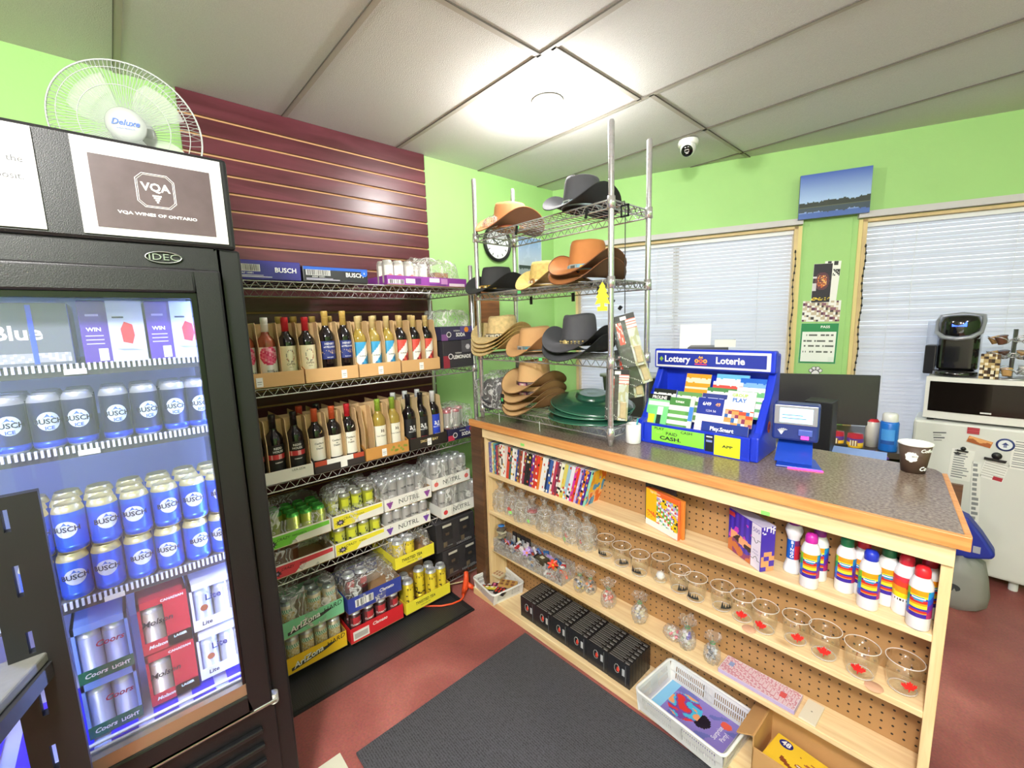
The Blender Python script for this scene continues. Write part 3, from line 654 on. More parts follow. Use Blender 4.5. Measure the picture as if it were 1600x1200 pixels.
for y,g,c,k,h in row2:
    i=cnt.get(k,0); cnt[k]=i+1; tx,tc_=txts[k]
    b=bottle('%s, %s one, front row'%(names[k],pos[k][i]),g,c,k,h,tx,tc_,lz=(.035,.160) if k!='navy' else (.085,.158)); b['group']='front wine bottles on the second wire shelf'
    place(b,BX,y,z2+.004,90+6*math.sin(y*40))
# rear bottles with only the caps in view
rear=[(.54,'gold','#C9A75A'),(.60,'dark','#C9A75A'),(.68,'dark','#C9A75A'),(.755,'dark','#C9A75A'),(.90,'gold','#D3BC86'),(.975,'gold','#D3BC86'),(1.11,'dark','#CDB277'),(1.18,'dark','#CDB277')]
for i,(y,g,c) in enumerate(rear):
    b=bottle('gold-capped wine bottle behind the card divider, %s from the left, second wire shelf'%ORD[i],g,c,'white',.285); b['group']='rear wine bottles on the second wire shelf'; place(b,BX-.083,y,z2+.004)
kraft_tray('kraft tray holding the rosé and cream-label bottles',.30,.582,z2,.062,dividers=(-.017,.06,.134),tagx=-.03)
kraft_tray('kraft tray holding cream-wreath and navy-label bottles',.584,.818,z2,.062,dividers=(-.038,.045,.112),tagx=.05)
kraft_tray('kraft tray holding the blue-wave white wines',.82,1.034,z2,.062,dividers=(-.036,.0365,.1),tagx=.0)
kraft_tray('kraft tray holding the red-wave wines',1.036,1.264,z2,.062,dividers=(-.041,.034,.108),tagx=.0)
z3=ZS[2]+.003
row3=[(.375,'dark','#1C1A1E','redband',None),(.452,'dark','#1C1A1E','redband',None),(.535,'dark','#1C1A1E','redband',None),(.622,'dark','#C2512C','cream','#C9A75A'),(.699,'dark','#C2512C','cream',None),(.770,'dark','#B8202C','cream','#D9D2C4'),
 (.922,'gold','#8CA83A','horse',None),(1.0,'gold','#8CA83A','horse',None),(1.09,'dark','#17161C','smoky',None),(1.163,'dark','#17161C','smoky',None),(1.239,'dark','#D8D8DC','smokyblue',None)]
n3=['black wine bottle with red band label, partly behind the cooler','black wine bottle with red band label, left of two fully seen','black wine bottle with red band label beside the orange caps','orange-capped wine bottle with cream label and gold seal','orange-capped wine bottle with cream label, no seal','red-capped wine bottle with cream label and pale seal','green-capped white wine bottle with horse label, left one','green-capped white wine bottle with horse label, right one','plain black bottle with red emblem, left one','plain black bottle with red emblem, middle one','black bottle with blue label and white cap']
for (y,g,c,k,st_),lb in zip(row3,n3):
    tx,tc_=txts[k]; b=bottle(lb+', third wire shelf' if 'emblem' in lb else lb,g,c,k,.28,tx,tc_,lz=(.048,.150) if k in('cream','horse') else (.03,.155),sticker=st_); b['group']='front wine bottles on the third wire shelf'; place(b,BX,y,z3+.004,90+7*math.sin(y*31))
for i,(y,c) in enumerate(((.585,'#B8402C'),(.66,'#1C1A1E'),(1.05,'#D8D8DC'),(1.12,'#D8D8DC'),(1.195,'#D8D8DC'))):
    b=bottle('wine bottle behind the card divider, %s from the left, third wire shelf'%ORD[i],'dark',c,'white',.287); b['group']='rear wine bottles on the third wire shelf'; place(b,BX-.083,y,z3+.004)
tr=kraft_tray('white printed tray holding the black red-band bottles',.30,.582,z3,.055,'#EDE9E2',dividers=(-.0275,.053,.135),front='#F1EFEA')
text('HK12',.012,INK,tr,(-.09,-.001,.04)); text('USA-2236',.013,INK,tr,(.08,-.001,.044))
tr=kraft_tray('dark tray with orange-red edging holding the cream-label bottles',.584,.815,z3,.055,'#332C2C',dividers=(-.039,.035,.1),front='#332C2C')
m=MB(); m.box(-.112,-.06,-.001,0,.033,.055,'#B5442C'); m.box(-.06,.06,-.001,0,.033,.055,'#F1EDE8'); m.box(.06,.112,-.001,0,.033,.055,'#B5442C'); m.box(0,.03,-.0014,-.0008,.005,.034,'#F1EDE8'); m.obj('front_print',PRINT,tr)
tr=kraft_tray('kraft tray with green vine print holding the green-capped bottles',.818,1.05,z3,.062,'#C98F4A',dividers=(-.105,-.06,.027,.1),tagx=-.02)
m=MB()
for k in range(9):
    x=.02+.01*k; zc=.03+.012*math.sin(k*1.9); m.T=Matrix.Translation((x,-.0008,zc))@Matrix.Rotation(PI/2,4,'X'); m.lathe([(.0001,0),(.007,0)],7,'#8F9A3C')
m.obj('vine_print',PRINT,tr)
tr=kraft_tray('black lettered tray under the black and blue bottles',1.055,1.285,z3,.06,'#26211F',dividers=(-.043,.031,.1),tagx=.0,dcol='#CDB58C')
text('SMOKY BAY',.02,mat('gold_ink','#D9C48C',.5),tr,(0,-.001,.035),sx=1.0,bold=.0003); 
# ---- can trays
def tray(label,Y0,Y1,z,lip,col,X=.515,depth=.22,parts=None,group='drink can trays on the lower wire shelves',inner=None):
    w=Y1-Y0-.003; t=T('can_tray',label,'can tray',(X,(Y0+Y1)/2,z),90,group); q=.002
    m=MB(); c=inner or '#B99368'; m.box(-w/2,w/2,0,depth,0,q,c)
    m.box(-w/2,w/2,0,q,q,lip,col,cols={'k':c}); m.box(-w/2,w/2,depth-q,depth,q,lip,col); m.box(-w/2,-w/2+q,q,depth-q,q,lip,col,cols={'r':c}); m.box(w/2-q,w/2,q,depth-q,q,lip,col,cols={'l':c})
    m.obj('tray',PRINT,t); 
    return t,w
def film(parent,w,d,h,hole=None,z0=.0,amp=.008,seed=0,nu=22,nv=16,taper=.12,name='plastic_film',M=None):
    """crumpled shrink film over a block of cans, open tear at the front if hole=(cx,rx,rz)"""
    m=MB(); rows=[]; prof=[(0,0),(.5,.0),(.8,.02),(.95,.08),(1,.18),(1.02,.4)]
    N=28; 
    for j,(k) in enumerate([0,.25,.5,.7,.85,.95,1.0]):
        row=[]; ins=taper*max(0,(k-.6)/.4)
        for i in range(N):
            a=2*PI*i/N; x,y=math.cos(a),math.sin(a); s=max(abs(x),abs(y)); e=.55+.45/s if False else 1/s**.85
            xx=x*e*w/2*(1-ins)*.99; yy=y*e*d/2*(1-ins)+d/2
            nz=noise.noise(Vector((xx*22+seed,yy*22,k*h*22)))*amp
            zz=z0+h*k*(1+.5*nz*8)
            row.append((xx+nz*x,yy+nz*y*.8,zz+nz*.6))
        rows.append(row)
    top=[]
    for s in (.55,.25,.001): top.append([(p[0]*s,d/2+(p[1]-d/2)*s,z0+h+noise.noise(Vector((p[0]*30*s+seed,p[1]*30,3)))*amp*1.5) for p in rows[-1]])
    rows+=top
    m.grid(rows,wrap=True)
    if hole:
        cx,rx,rz_,cz=hole; keep=[]
        for f in range(len(m.f)):
            c=sum((Vector(m.v[i]) for i in m.f[f]),Vector())/4
            inside=((c.x-cx)/rx)**2+((c.z-cz)/rz_)**2<1 and c.y<d*.75
            if not inside: keep.append(f)
        m.f=[m.f[i] for i in keep]; m.c=[m.c[i] for i in keep]; m.m=[m.m[i] for i in keep]; m.sm=[m.sm[i] for i in keep]
    return m.obj(name,M or FILM,parent)
_cans={}
def cans(key,body,spots,z,lab,group,r=.0262,h=.128,top='#C9CCD2',band=None,txt=None,tcol='#33343A',rz=90,low=None,stripe=None):
    """spots: list of (X,Y)"""
    k0=(key,)
    for i,(X,Y) in enumerate(spots):
        if k0 not in _cans:
            t=T('drink_can','x','drink can',(0,0,0),0,group); can_mesh(r,h,body,top,low=low,band=band).obj('can_body',METALP,t)
            if stripe:
                m=MB(); m.art(r*2.2,h*.62,14,16,stripe,z0=h*.17,R=r+.0005); m.obj('can_print',PRINT,t)
            if txt: text(txt,.0125,mat('canink_'+tcol,tcol,.5),t,(0,0,h*.55),R=r+.0012,bold=.0003)
            _cans[k0]=t; o=t
        else: o=clone(_cans[k0])
        o['group']=group; o['label']=lab(i); place(o,X,Y,z,rz+18*math.sin(i*2.3+Y*9))
def gridspots(Y0,Y1,n,rows,X=.482,dx=.0545):
    return [(X-dx*r,Y0+(Y1-Y0)*(i+.5)/n) for r in range(rows) for i in range(n)]
def lab_cans(desc,n): return lambda i:'%s, %s from left, %s row'%(desc,ORD[i%n],('front','second','third')[i//n])
z4=ZS[3]+.003
def burst(m,cx,cz,r,c,y=-.0012,n=9):
    P=[]
    for k in range(2*n): a=PI*k/n; q=r*(1 if k%2 else .55); P.append((cx+q*math.cos(a)*1.25,cz+q*math.sin(a)*.85))
    for k in range(2*n): m.face([(cx,y,cz),(P[k][0],y,P[k][1]),(P[(k+1)%(2*n)][0],y,P[(k+1)%(2*n)][1])],c)
def white_claw_like(Y0,Y1,z,col,word,label,lip=.062,hole=None,seed=0,canb='#B9B36A',X=.515,nr=1,skip=(),top='#C2C6BF'):
    t,w=tray(label,Y0,Y1,z,lip,'#F2F0EA',X=X); h=lip
    m=MB(); m.prismY([(-w/2+.004,.004),(-w*.1,.004),(-w*.0,h*.5),(w/2-.006,h*.62),(w/2-.006,h-.006),(-w/2+.004,h-.006)],-.0008,-.0002,col); burst(m,-w*.36,h*.42,.02,'#2A2B33'); burst(m,-w*.36,h*.42,.009,'#B9A6CF',-.0016)
    m.obj('front_print',PRINT,t); text('CRAZY',.016,INK,t,(-w*.2,-.0012,h*.62),shear=.25); text(word,.0115,INK,t,(w*.03,-.0012,h*.62),sx=.9)
    return t
t=white_claw_like(.345,.632,z4+.128+.006,'#7DD64A','MARGARITA','green and white can tray on top of the red one, fourth wire shelf',seed=1)
film(t,.28,.21,.16,hole=(.03,.09,.045,.14),z0=.002,seed=1)
cans('lime','#A9B84A',gridspots(.35,.62,5,3)[2:],z4+.137,lab_cans('lime green drink can in the green tray',5),'lime cans in the green tray',top='#4FA848')
t=white_claw_like(.35,.636,z4-.055+.055,'#DD4450','BERRY','red and white can tray under the green one, fourth wire shelf',seed=2)
film(t,.28,.21,.115,hole=(.04,.085,.05,.07),z0=.002,seed=2,taper=.0)
cans('amber','#8C5A3C',[(.482,.375),(.428,.375),(.428,.43),(.428,.48)],z4+.003,lambda i:'amber drink can in the red and white tray, %s from left'%ORD[i],'cans in the red and white tray',top='#8E8A80',h=.115)
for lv,(zz,nmb) in enumerate(((z4,'lower'),(z4+.134,'upper'))):
    t=white_claw_like(.638,.888,zz,'#F2E43A','VODKA','yellow and white can tray, %s of the two, fourth wire shelf'%nmb,seed=3+lv)
    if lv: film(t,.245,.21,.165,hole=(.0,.085,.05,.12),z0=.002,seed=6,amp=.012)
    def sp(u,v): return '#D9DB3A' if (v>.55 and u<.6) else ('#3A4042' if hsh(int(u*9),int(v*9),lv)>.55 else '#B9C060')
    s4=gridspots(.645,.88,4,3); cans('yellow%d'%lv,'#C9CC4A',s4 if not lv else s4[4:],zz+.003,lab_cans('yellow vodka can in the %s yellow tray'%nmb,4) if not lv else (lambda i:'yellow vodka can in the upper yellow tray, %s from left, %s row'%(ORD[i%4],('second','third')[i//4])),'cans in the yellow vodka trays',h=.126,stripe=sp,top='#BFC0B4')
def fruit(m,cx,cz,c,kind):
    if kind=='grape':
        for r_ in range(4):
            for q in range(4-r_): m.T=Matrix.Translation((cx+(q-(3-r_)/2)*.0085,-.001,cz+.008-r_*.008))@Matrix.Rotation(PI/2,4,'X'); m.lathe([(.0001,0),(.0052,0)],8,c)
    else:
        m.T=Matrix.Translation((cx,-.001,cz))@Matrix.Rotation(PI/2,4,'X'); m.lathe([(.0001,0),(.012,0),(.014,0)],9,c,sy=.95)
    m.T=Matrix(); m.face([(cx,-.0012,cz+.013),(cx+.002,-.0012,cz+.013),(cx+.006,-.0012,cz+.021),(cx+.004,-.0012,cz+.022)],'#4A5A48')
def nutrl(Y0,Y1,z,label,kind,c,X=.515):
    t,w=tray(label,Y0,Y1,z,.064,'#F3F1EE',X=X); m=MB(); fruit(m,-w*.40,.032,c,kind); fruit(m,w*.40,.032,c,kind); m.obj('fruit_print',PRINT,t)
    text('NÜTRL',.036,mat('slate_ink','#45464C',.5),t,(0,-.0012,.033),sx=1.05); return t
t=nutrl(.893,1.165,z4+.134,'white seltzer tray with purple fruit, upper one, fourth wire shelf','grape','#9A4FA8'); film(t,.265,.21,.15,hole=(-.02,.1,.05,.1),z0=.003,seed=11,amp=.013)
nutrl(.885,1.15,z4,'white seltzer tray with purple fruit, lower one, fourth wire shelf','grape','#7F4FB8')
t=nutrl(1.17,1.425,z4+.16,'white seltzer tray with red fruit, upper one, fourth wire shelf','round','#E2706A'); film(t,.25,.21,.15,z0=.003,seed=12)
t=nutrl(1.2,1.468,z4-.0,'white seltzer tray with red fruit, lower one, fourth wire shelf','round','#E0454A',X=.545); film(t,.262,.21,.15,z0=.003,seed=13)
# a riser box carries the upper right tray
SIL='#C9C7C5'
cans('nu1',SIL,gridspots(.9,1.16,5,3,X=.43),z4+.138,lambda i:'silver seltzer can in the upper purple-fruit tray, %s from left, %s row'%(ORD[i%5],('front','second','third')[i//5]),'cans in the purple-fruit trays',txt='NÜTRL')
cans('nu2',SIL,gridspots(.895,1.145,5,2),z4+.003,lambda i:'silver seltzer can in the lower purple-fruit tray, %s from left, %s row'%(ORD[i%5],('front','second','third')[i//5]),'cans in the purple-fruit trays',txt='NÜTRL',h=.126)
cans('nu3',SIL,gridspots(1.175,1.42,4,2,X=.482),z4+.164,lambda i:'silver seltzer can in the upper red-fruit tray, %s from left, %s row'%(ORD[i%4],('front','second','third')[i//4]),'cans in the red-fruit trays',txt='NÜTRL',h=.15)
cans('nu4',SIL,[(.512,1.228),(.512,1.44),(.457,1.228),(.457,1.285),(.457,1.34),(.457,1.40),(.457,1.45)],z4+.003,lambda i:'silver seltzer can in the lower red-fruit tray, %s of seven'%ORD[i],'cans in the red-fruit trays',txt='NÜTRL',h=.15)
# ---- bottom shelf (trays stick out past the shelf lip)
z5=.046
def ari(z,col,nmb,seed,X=.585):
    t,w=tray('%s iced tea tray, %s of two, bottom left of the wire shelving'%(nmb[0],nmb[1]),.375,.632,z,.075,col,X=X,depth=.26)
    m=MB(); m.prismY([(-.11,.012),(.03,.034),(.075,.048),(.07,.054),(.0,.046),(-.11,.026)],-.0008,-.0003,'#3A3A3E'); m.obj('swoosh_print',PRINT,t)
    text('ArIZona',.036,WINK,t,(-.04,-.0016,.04),shear=.3,bold=.0008,rot=(0,-.16,0)); text('HARD',.03,INK,t,(.078,-.0016,.056),shear=.25,rot=(0,-.12,0)); text('ArIZona',.036,INK,t,(-.0385,-.0011,.0385),shear=.3,bold=.0012,rot=(0,-.16,0)); return t
ari(z5,'#F2C327',('yellow','lower'),1); 
t=ari(z5+.165,'#7FCDA0',('mint green','upper'),2); film(t,.25,.24,.16,z0=.003,seed=21,hole=(.02,.06,.03,.15))
def teap(u,v): 
    if v>.8: return '#DCE8DC' if (int(u*14)+int(v*40))%2 else '#5FA88C'
    return ('#D9CDA8','#C8B890','#E0D8BC','#C9A44A')[int(hsh(int(u*12),int(v*12))*4)]
cans('tea1','#CFC6A6',gridspots(.385,.62,4,2,X=.545,dx=.058),z5+.003,lab_cans('pale iced tea can in the yellow tray',4),'pale iced tea cans in the left trays',h=.15,r=.0275,stripe=teap)
cans('tea2','#CFC6A6',[(.545,.52),(.545,.585),(.487,.52),(.487,.585),(.545,.41)],z5+.168,lambda i:'pale iced tea can in the mint green tray, %s of five'%ORD[i],'pale iced tea cans in the left trays',h=.15,r=.0275,stripe=teap,top='#8C9694')
def cla(z,col,label,seed,lip=.075):
    t,w=tray(label,.642,.912,z,lip,col,X=.60,depth=.27); return t,w
t,w=cla(z5,'#D2232E','red cocktail-can tray under the blue one, bottom of the wire shelving',1)
m=MB(); m.box(-w/2+.012,-.045,-.0012,-.0004,.012,.056,'#ECE8E6'); m.box(-w/2+.018,-.052,-.0016,-.001,.02,.045,'#B9B4B2'); m.obj('white_panel',PRINT,t); text('Clamato',.022,WINK,t,(.01,-.0014,.05),shear=.2,bold=.0004)
t,w=cla(z5+.15,'#32429C','blue cocktail-can tray on top of the red one, bottom of the wire shelving',2)
m=MB(); m.box(-.1,-.012,-.0012,-.0004,.022,.058,'#F2F2F2'); 
for i in range(24):
    if hsh(i,3)>.35: m.box(-.096+i*.0034,-.096+i*.0034+.0022,-.0016,-.001,.024,.056,'#2A2A30')
m.obj('barcode_print',PRINT,t); text('Clamato',.022,WINK,t,(.055,-.0014,.05),shear=.2,bold=.0004); film(t,.265,.25,.13,z0=.003,seed=31,hole=(.0,.07,.03,.08),amp=.013)
def clp(u,v): return '#B8303A' if (v>.6 and .2<u<.8) else ('#3A2A2C' if v<.4 else '#6A2A30')
cans('cla','#4A3436',gridspots(.65,.905,4,2,X=.565,dx=.058),z5+.003,lab_cans('dark red cocktail can between the blue and red trays',4),'tomato cocktail cans',h=.145,r=.0275,stripe=clp,txt='CLAMATO',tcol='#E8E4E4')
cans('cla2','#4A3436',[(.507,.69),(.507,.75)],z5+.153,lambda i:'dark red cocktail can in the blue tray, %s one'%('left','right')[i],'tomato cocktail cans',h=.145,r=.0275,stripe=clp)
def tt(Y0,Y1,z,X,nmb):
    t,w=tray('plain yellow iced tea tray, %s of two, bottom of the wire shelving'%nmb,Y0,Y1,z,.062,'#EFE23C',X=X,depth=.26); text('TWISTED TEA',.022,INK,t,(-.02,-.0012,.036),shear=.15,sx=.85,bold=.0003); text('HARD ICED TEA',.008,INK,t,(-.02,-.0012,.017)); return t
tt(.925,1.195,z5,.60,'lower'); t=tt(.895,1.122,z5+.25,.58,'upper'); film(t,.22,.22,.12,z0=.003,seed=41,hole=(0,.06,.03,.09))
def twp(u,v): return '#E8D23A' if (.2<u<.62 and .1<v<.9) else '#3A3626' if hsh(int(u*9),int(v*14))>.6 else '#D9BE2E'
cans('tw1','#E0C93A',[(.565,.962),(.565,1.1),(.565,1.16),(.507,1.06),(.507,1.12),(.507,.97)],z5+.003,lambda i:'yellow iced tea can standing in the lower yellow tray, %s of six'%ORD[i],'cans in the yellow iced tea trays',h=.165,r=.0285,stripe=twp)
cans('tw2','#E0C93A',[(.54,.935),(.54,.995),(.482,.935),(.482,1.0)],z5+.253,lambda i:'yellow iced tea can in the upper yellow tray, %s of four'%ORD[i],'cans in the yellow iced tea trays',h=.13,r=.0285,stripe=twp)
# risers: the upper Twisted Tea tray stands on a plain carton behind the lower cans
MBc=MB().box(-.1,.1,0,.15,0,.247,'#8E6A48'); o=MBc.obj('cardboard_carton',PRINT,None,loc=(.475,1.005,z5),rz=90); o.location=(.470,1.01,z5+.0); tag(o,'brown cardboard carton behind the lower yellow iced tea cans','carton')
# dark cartons at the right
for k,(z,y0,y1,X) in enumerate(((.085,1.2,1.45,.535),(.255,1.165,1.425,.535))):
    t=T('dark_carton','dark charcoal drink carton with white strips, %s of two at the rack\'s right end'%('lower','upper')[k],'drink carton',(X,(y0+y1)/2,z),90,'dark cartons at the right of the bottom shelf')
    w=y1-y0; m=MB(); m.box(-w/2,w/2,0,.3,0,.165,'#38363A',cols={'t':'#4A484C'}); m.obj('carton',GLOSS,t,bevel=.003)
    m=MB()
    for s in (-.058,.06):
        m.box(s-.035,s+.035,-.0012,-.0002,.06,.15,'#2A282C'); m.box(s-.03,s+.028,-.002,-.001,.135,.148,'#C9C3B8'); m.box(s-.028,s-.005,-.002,-.001,.02,.05,'#6A5A48'); m.box(s-.02,s+.03,-.002,-.001,.02,.024,'#77767A'); m.box(s-.012,s+.012,-.002,-.001,.085,.1,'#5A4A3C')
    for q in range(9): m.box(.0+.012*q,.007+.012*q,-.0025,-.001,.008,.02,'#7C7A7E')
    m.obj('carton_print',PRINT,t)
# soda packs: second shelf right, third shelf right
def soda(label,Y0,Y1,z,h,cols,words,ic,X=.515,filmh=0):
    t=T('soda_case',label,'soda case',(X,(Y0+Y1)/2,z),90,'black soda cases at the right end of the shelving'); w=Y1-Y0
    m=MB(); m.box(-w/2,w/2,0,.24,0,h,cols[0],cols={'f':cols[0]}); m.obj('carton',GLOSS,t,bevel=.003)
    m=MB(); m.box(-w/2,-w/2+.04,-.0012,-.0004,0,h*.45,cols[1]); m.box(w*.1,w/2,-.0012,-.0004,h*.55,h,cols[2]); m.T=Matrix.Translation((-w*.27,-.0014,h*.42))@Matrix.Rotation(PI/2,4,'X'); m.lathe([(.0001,0),(.011,0)],20,'#2A2A30'); m.lathe([(.011,0),(.0155,0)],20,'#D9D4D8'); m.T=Matrix()
    m.T=Matrix.Translation((w*.3,-.002,h*.75))@Matrix.Rotation(PI/2,4,'X'); m.lathe([(.0001,0),(.016,0)],6,ic); m.T=Matrix(); m.obj('carton_print',PRINT,t)
    text(words,.028,WINK,t,(w*.1,-.0022,h*.38),bold=.0008,sx=.8); text('VODKA',.012,WINK,t,(-w*.02,-.0022,h*.38+.022))
    if filmh: film(t,w,.22,filmh,z0=h,seed=int(z*100),amp=.012,hole=(0,.05,.03,h+filmh*.45))
    return t
soda('dark vodka lemonade case, lower of two, right end of second shelf',1.285,1.49,z2,.145,('#3B3940','#8E2A3A','#55535A'),'LEMONADE','#C9C6CC')
soda('purple vodka SODA case under torn film, right end of second shelf',1.28,1.485,z2+.147,.075,('#3C3A58','#7A4A8A','#5A4F8E'),'SODA','#E58A2E',filmh=.085)
t=soda('purple vodka SODA tray with tall cans in it, right end of third shelf',1.29,1.49,z3,.062,('#2E2C4A','#B8304A','#43408A'),'SODA','#C8303A')
cans('sodac','#C9C5C2',[(.482,1.31),(.482,1.366),(.428,1.31),(.428,1.366),(.428,1.425)],z3+.064,lambda i:'pale pink-topped soda can standing in the SODA tray, %s of five'%ORD[i],'cans in the soda tray',h=.105,top='#D98A94')
film(t,.195,.22,.12,z0=.06,seed=55,hole=(.06,.03,.03,.12))
# top shelf cases
z1=ZS[0]+.003
def busch(Y0,Y1,h,body,topc,label,disc=None):
    t=T('beer_carton',label,'beer carton',(.515,(Y0+Y1)/2,z1),90,'beer cartons lying on the top wire shelf'); w=Y1-Y0
    m=MB(); m.box(-w/2,w/2,0,.38,0,h,body,cols={'t':topc}); m.obj('carton',GLOSS,t,bevel=.003)
    m=MB()
    if topc!=body: m.box(-w/2+.002,w/2-.002,-.001,-.0002,h-.014,h-.002,topc)
    bx=-w/2+.012; m.box(bx,bx+.1,-.0012,-.0004,h*.42,h*.78,'#ECECEC')
    i=0; x=bx+.004
    while x<bx+.095:
        ww=.0012+.002*hsh(i,1); m.box(x,x+ww,-.0018,-.001,h*.44,h*.77,'#26242C'); x+=ww+.0012+.0022*hsh(i,9); i+=1
    m.box(bx,bx+.14,-.0012,-.0004,h*.12,h*.17,'#C9C6D8'); m.box(bx,bx+.11,-.0012,-.0004,h*.2,h*.24,'#B5B2C8'); m.obj('barcode_print',PRINT,t)
    text('BUSCH',.026 if h>.06 else .02,WINK,t,(w*.28 if h>.06 else w*.25,-.0014,h*.52),bold=.0006); text('62067 16001',.0085,WINK,t,(bx+.05,-.0014,h*.33),sx=1.2)
    if disc: m=MB(); m.T=Matrix.Translation((w/2-.018,-.0022,h*.68))@Matrix.Rotation(PI/2,4,'X'); m.lathe([(.0001,0),(.015,0)],20,disc); m.obj('blue_disc',PRINT,t); text('6',.014,WINK,t,(w/2-.018,-.003,h*.68))
    return t
busch(.345,.607,.074,'#3A3488','#3A3488','purple-blue beer carton at the left of the top wire shelf')
busch(.615,.897,.064,'#2F2E34','#2C62C8','black beer carton with blue edge beside the purple one','#2F6CE0')
t,w=tray('purple and white can tray under crumpled film on the top wire shelf',.99,1.462,z1,.045,'#8E3FA0',depth=.33,group='x',inner='#B99368'); del t['group']
m=MB(); m.box(-w/2+.005,-w/2+.09,-.001,-.0003,.006,.026,'#E8E4EA'); 
for i in range(18):
    if hsh(i,5)>.3: m.box(-w/2+.008+i*.0045,-w/2+.011+i*.0045,-.0015,-.0009,.007,.025,'#3A3040')
m.box(-w/2+.1,-w/2+.15,-.001,-.0003,.01,.032,'#F2EFF2'); m.box(.0,.06,-.001,-.0003,.02,.04,'#F2EFF2'); m.box(.07,.11,-.001,-.0003,.012,.04,'#C98FD0'); m.box(.12,.22,-.001,-.0003,.004,.018,'#E9D9E9'); m.box(-.08,-.05,-.001,-.0003,.008,.036,'#5F2A78'); m.box(.0,.1,-.001,-.0003,.004,.012,'#6A3A88'); m.obj('tray_print',PRINT,t)
film(t,.3,.28,.14,z0=.004,seed=71,amp=.02,taper=.25).location=(.08,.02,0)
def pinkp(u,v): return '#D98A84' if math.hypot(u-.5,(v-.25)*1.6)<.3 else '#EFEAE6'
cans('top','#EFEAE6',[(.478,1.016),(.478,1.072),(.478,1.128),(.424,1.016),(.424,1.072),(.424,1.128),(.424,1.184),(.424,1.24)],z1+.003,lambda i:'white and pink can in the purple tray on the top wire shelf, %s of eight'%ORD[i],'cans in the purple tray',h=.115,stripe=pinkp,top='#D9D6D4')
o=MB().box(0,.09,0,.2,0,.10,'#9A6A3C').obj('wooden_box',wood('brown_box_wood','#7A4A26','#9C6536',knots=False),None,loc=(.33,1.385,z1),rz=90); o.location=(.30,1.40,z1); tag(o,'small brown box behind the film-wrapped purple tray','box')
# ================================================================ COUNTER  (front face plane y=1.40)
PINE=wood('pine_board','#E6C593','#F6DEB0',(1.1,16,16),.5); PINEV=wood('pine_stile','#E4C08C','#F2D7A6',(16,16,1.1),.5); OAK=wood('oak_edge','#D2894A','#E2A463',(1.5,30,30),.35,knots=False)
pm_,n,l,b=nt('pegboard'); tc=n.new('ShaderNodeTexCoord'); sep=n.new('ShaderNodeSeparateXYZ'); l.new(tc.outputs['Object'],sep.inputs[0])
def mod(sock,p):
    a=n.new('ShaderNodeMath'); a.operation='MODULO'; l.new(sock,a.inputs[0]); a.inputs[1].default_value=p
    c=n.new('ShaderNodeMath'); c.operation='SUBTRACT'; l.new(a.outputs[0],c.inputs[0]); c.inputs[1].default_value=p/2
    d=n.new('ShaderNodeMath'); d.operation='MULTIPLY'; l.new(c.outputs[0],d.inputs[0]); l.new(c.outputs[0],d.inputs[1]); return d.outputs[0]
ad=n.new('ShaderNodeMath'); l.new(mod(sep.outputs[0],.0254),ad.inputs[0]); l.new(mod(sep.outputs[2],.0254),ad.inputs[1])
lt=n.new('ShaderNodeMath'); lt.operation='LESS_THAN'; l.new(ad.outputs[0],lt.inputs[0]); lt.inputs[1].default_value=.0032**2
nz=n.new('ShaderNodeTexNoise'); nz.inputs['Scale'].default_value=6; nz.inputs['Detail'].default_value=4; l.new(tc.outputs['Object'],nz.inputs[0])
rp_=n.new('ShaderNodeValToRGB'); rp_.color_ramp.elements[0].color=(*srgb('#9A7448'),1); rp_.color_ramp.elements[1].color=(*srgb('#B68C5C'),1); l.new(nz.outputs['Fac'],rp_.inputs[0])
mx=n.new('ShaderNodeMix'); mx.data_type='RGBA'; l.new(lt.outputs[0],mx.inputs[0]); l.new(rp_.outputs[0],mx.inputs[6]); mx.inputs[7].default_value=(.015,.01,.008,1); l.new(mx.outputs[2],b.inputs['Base Color']); b.inputs['Roughness'].default_value=.6
CT=T('counter_shelf_unit','pine and pegboard shop counter base with four open shelves','counter',(0,0,0))
XL,XR,YF,YB=.69,2.455,1.40,1.515
MB().box(XL,XL+.02,YF,YB,0,.95).obj('side_board',PINEV,CT,bevel=.002)
MB().box(XR-.022,XR,YF,YB,0,.95).obj('side_board',PINEV,CT,bevel=.002)
MB().box(XL,XR-.0,YF-.012,YF+.008,.897,.953).obj('top_rail',PINE,CT,bevel=.002)
SHZ=[.702,.487,.272]
for z in SHZ: MB().box(XL+.02,XR-.022,YF,YB,z-.019,z).obj('shelf_board',PINE,CT,bevel=.002)
MB().box(.64,XR-.022,1.32,YB,0,.04).obj('base_board',PINE,CT,bevel=.003)
MB().box(XL+.02,XR-.022,YB,YB+.006,.02,.95).obj('pegboard',pm_,CT)
MB().box(XL,XR,1.90,1.915,0,.95).obj('rear_panel',wood('dark_panel_wood','#4E3626','#6B4A32',knots=False),CT)
MB().box(.60,.685,1.38,1.90,0,.95).obj('end_panel',wood('dark_panel_wood'),CT)
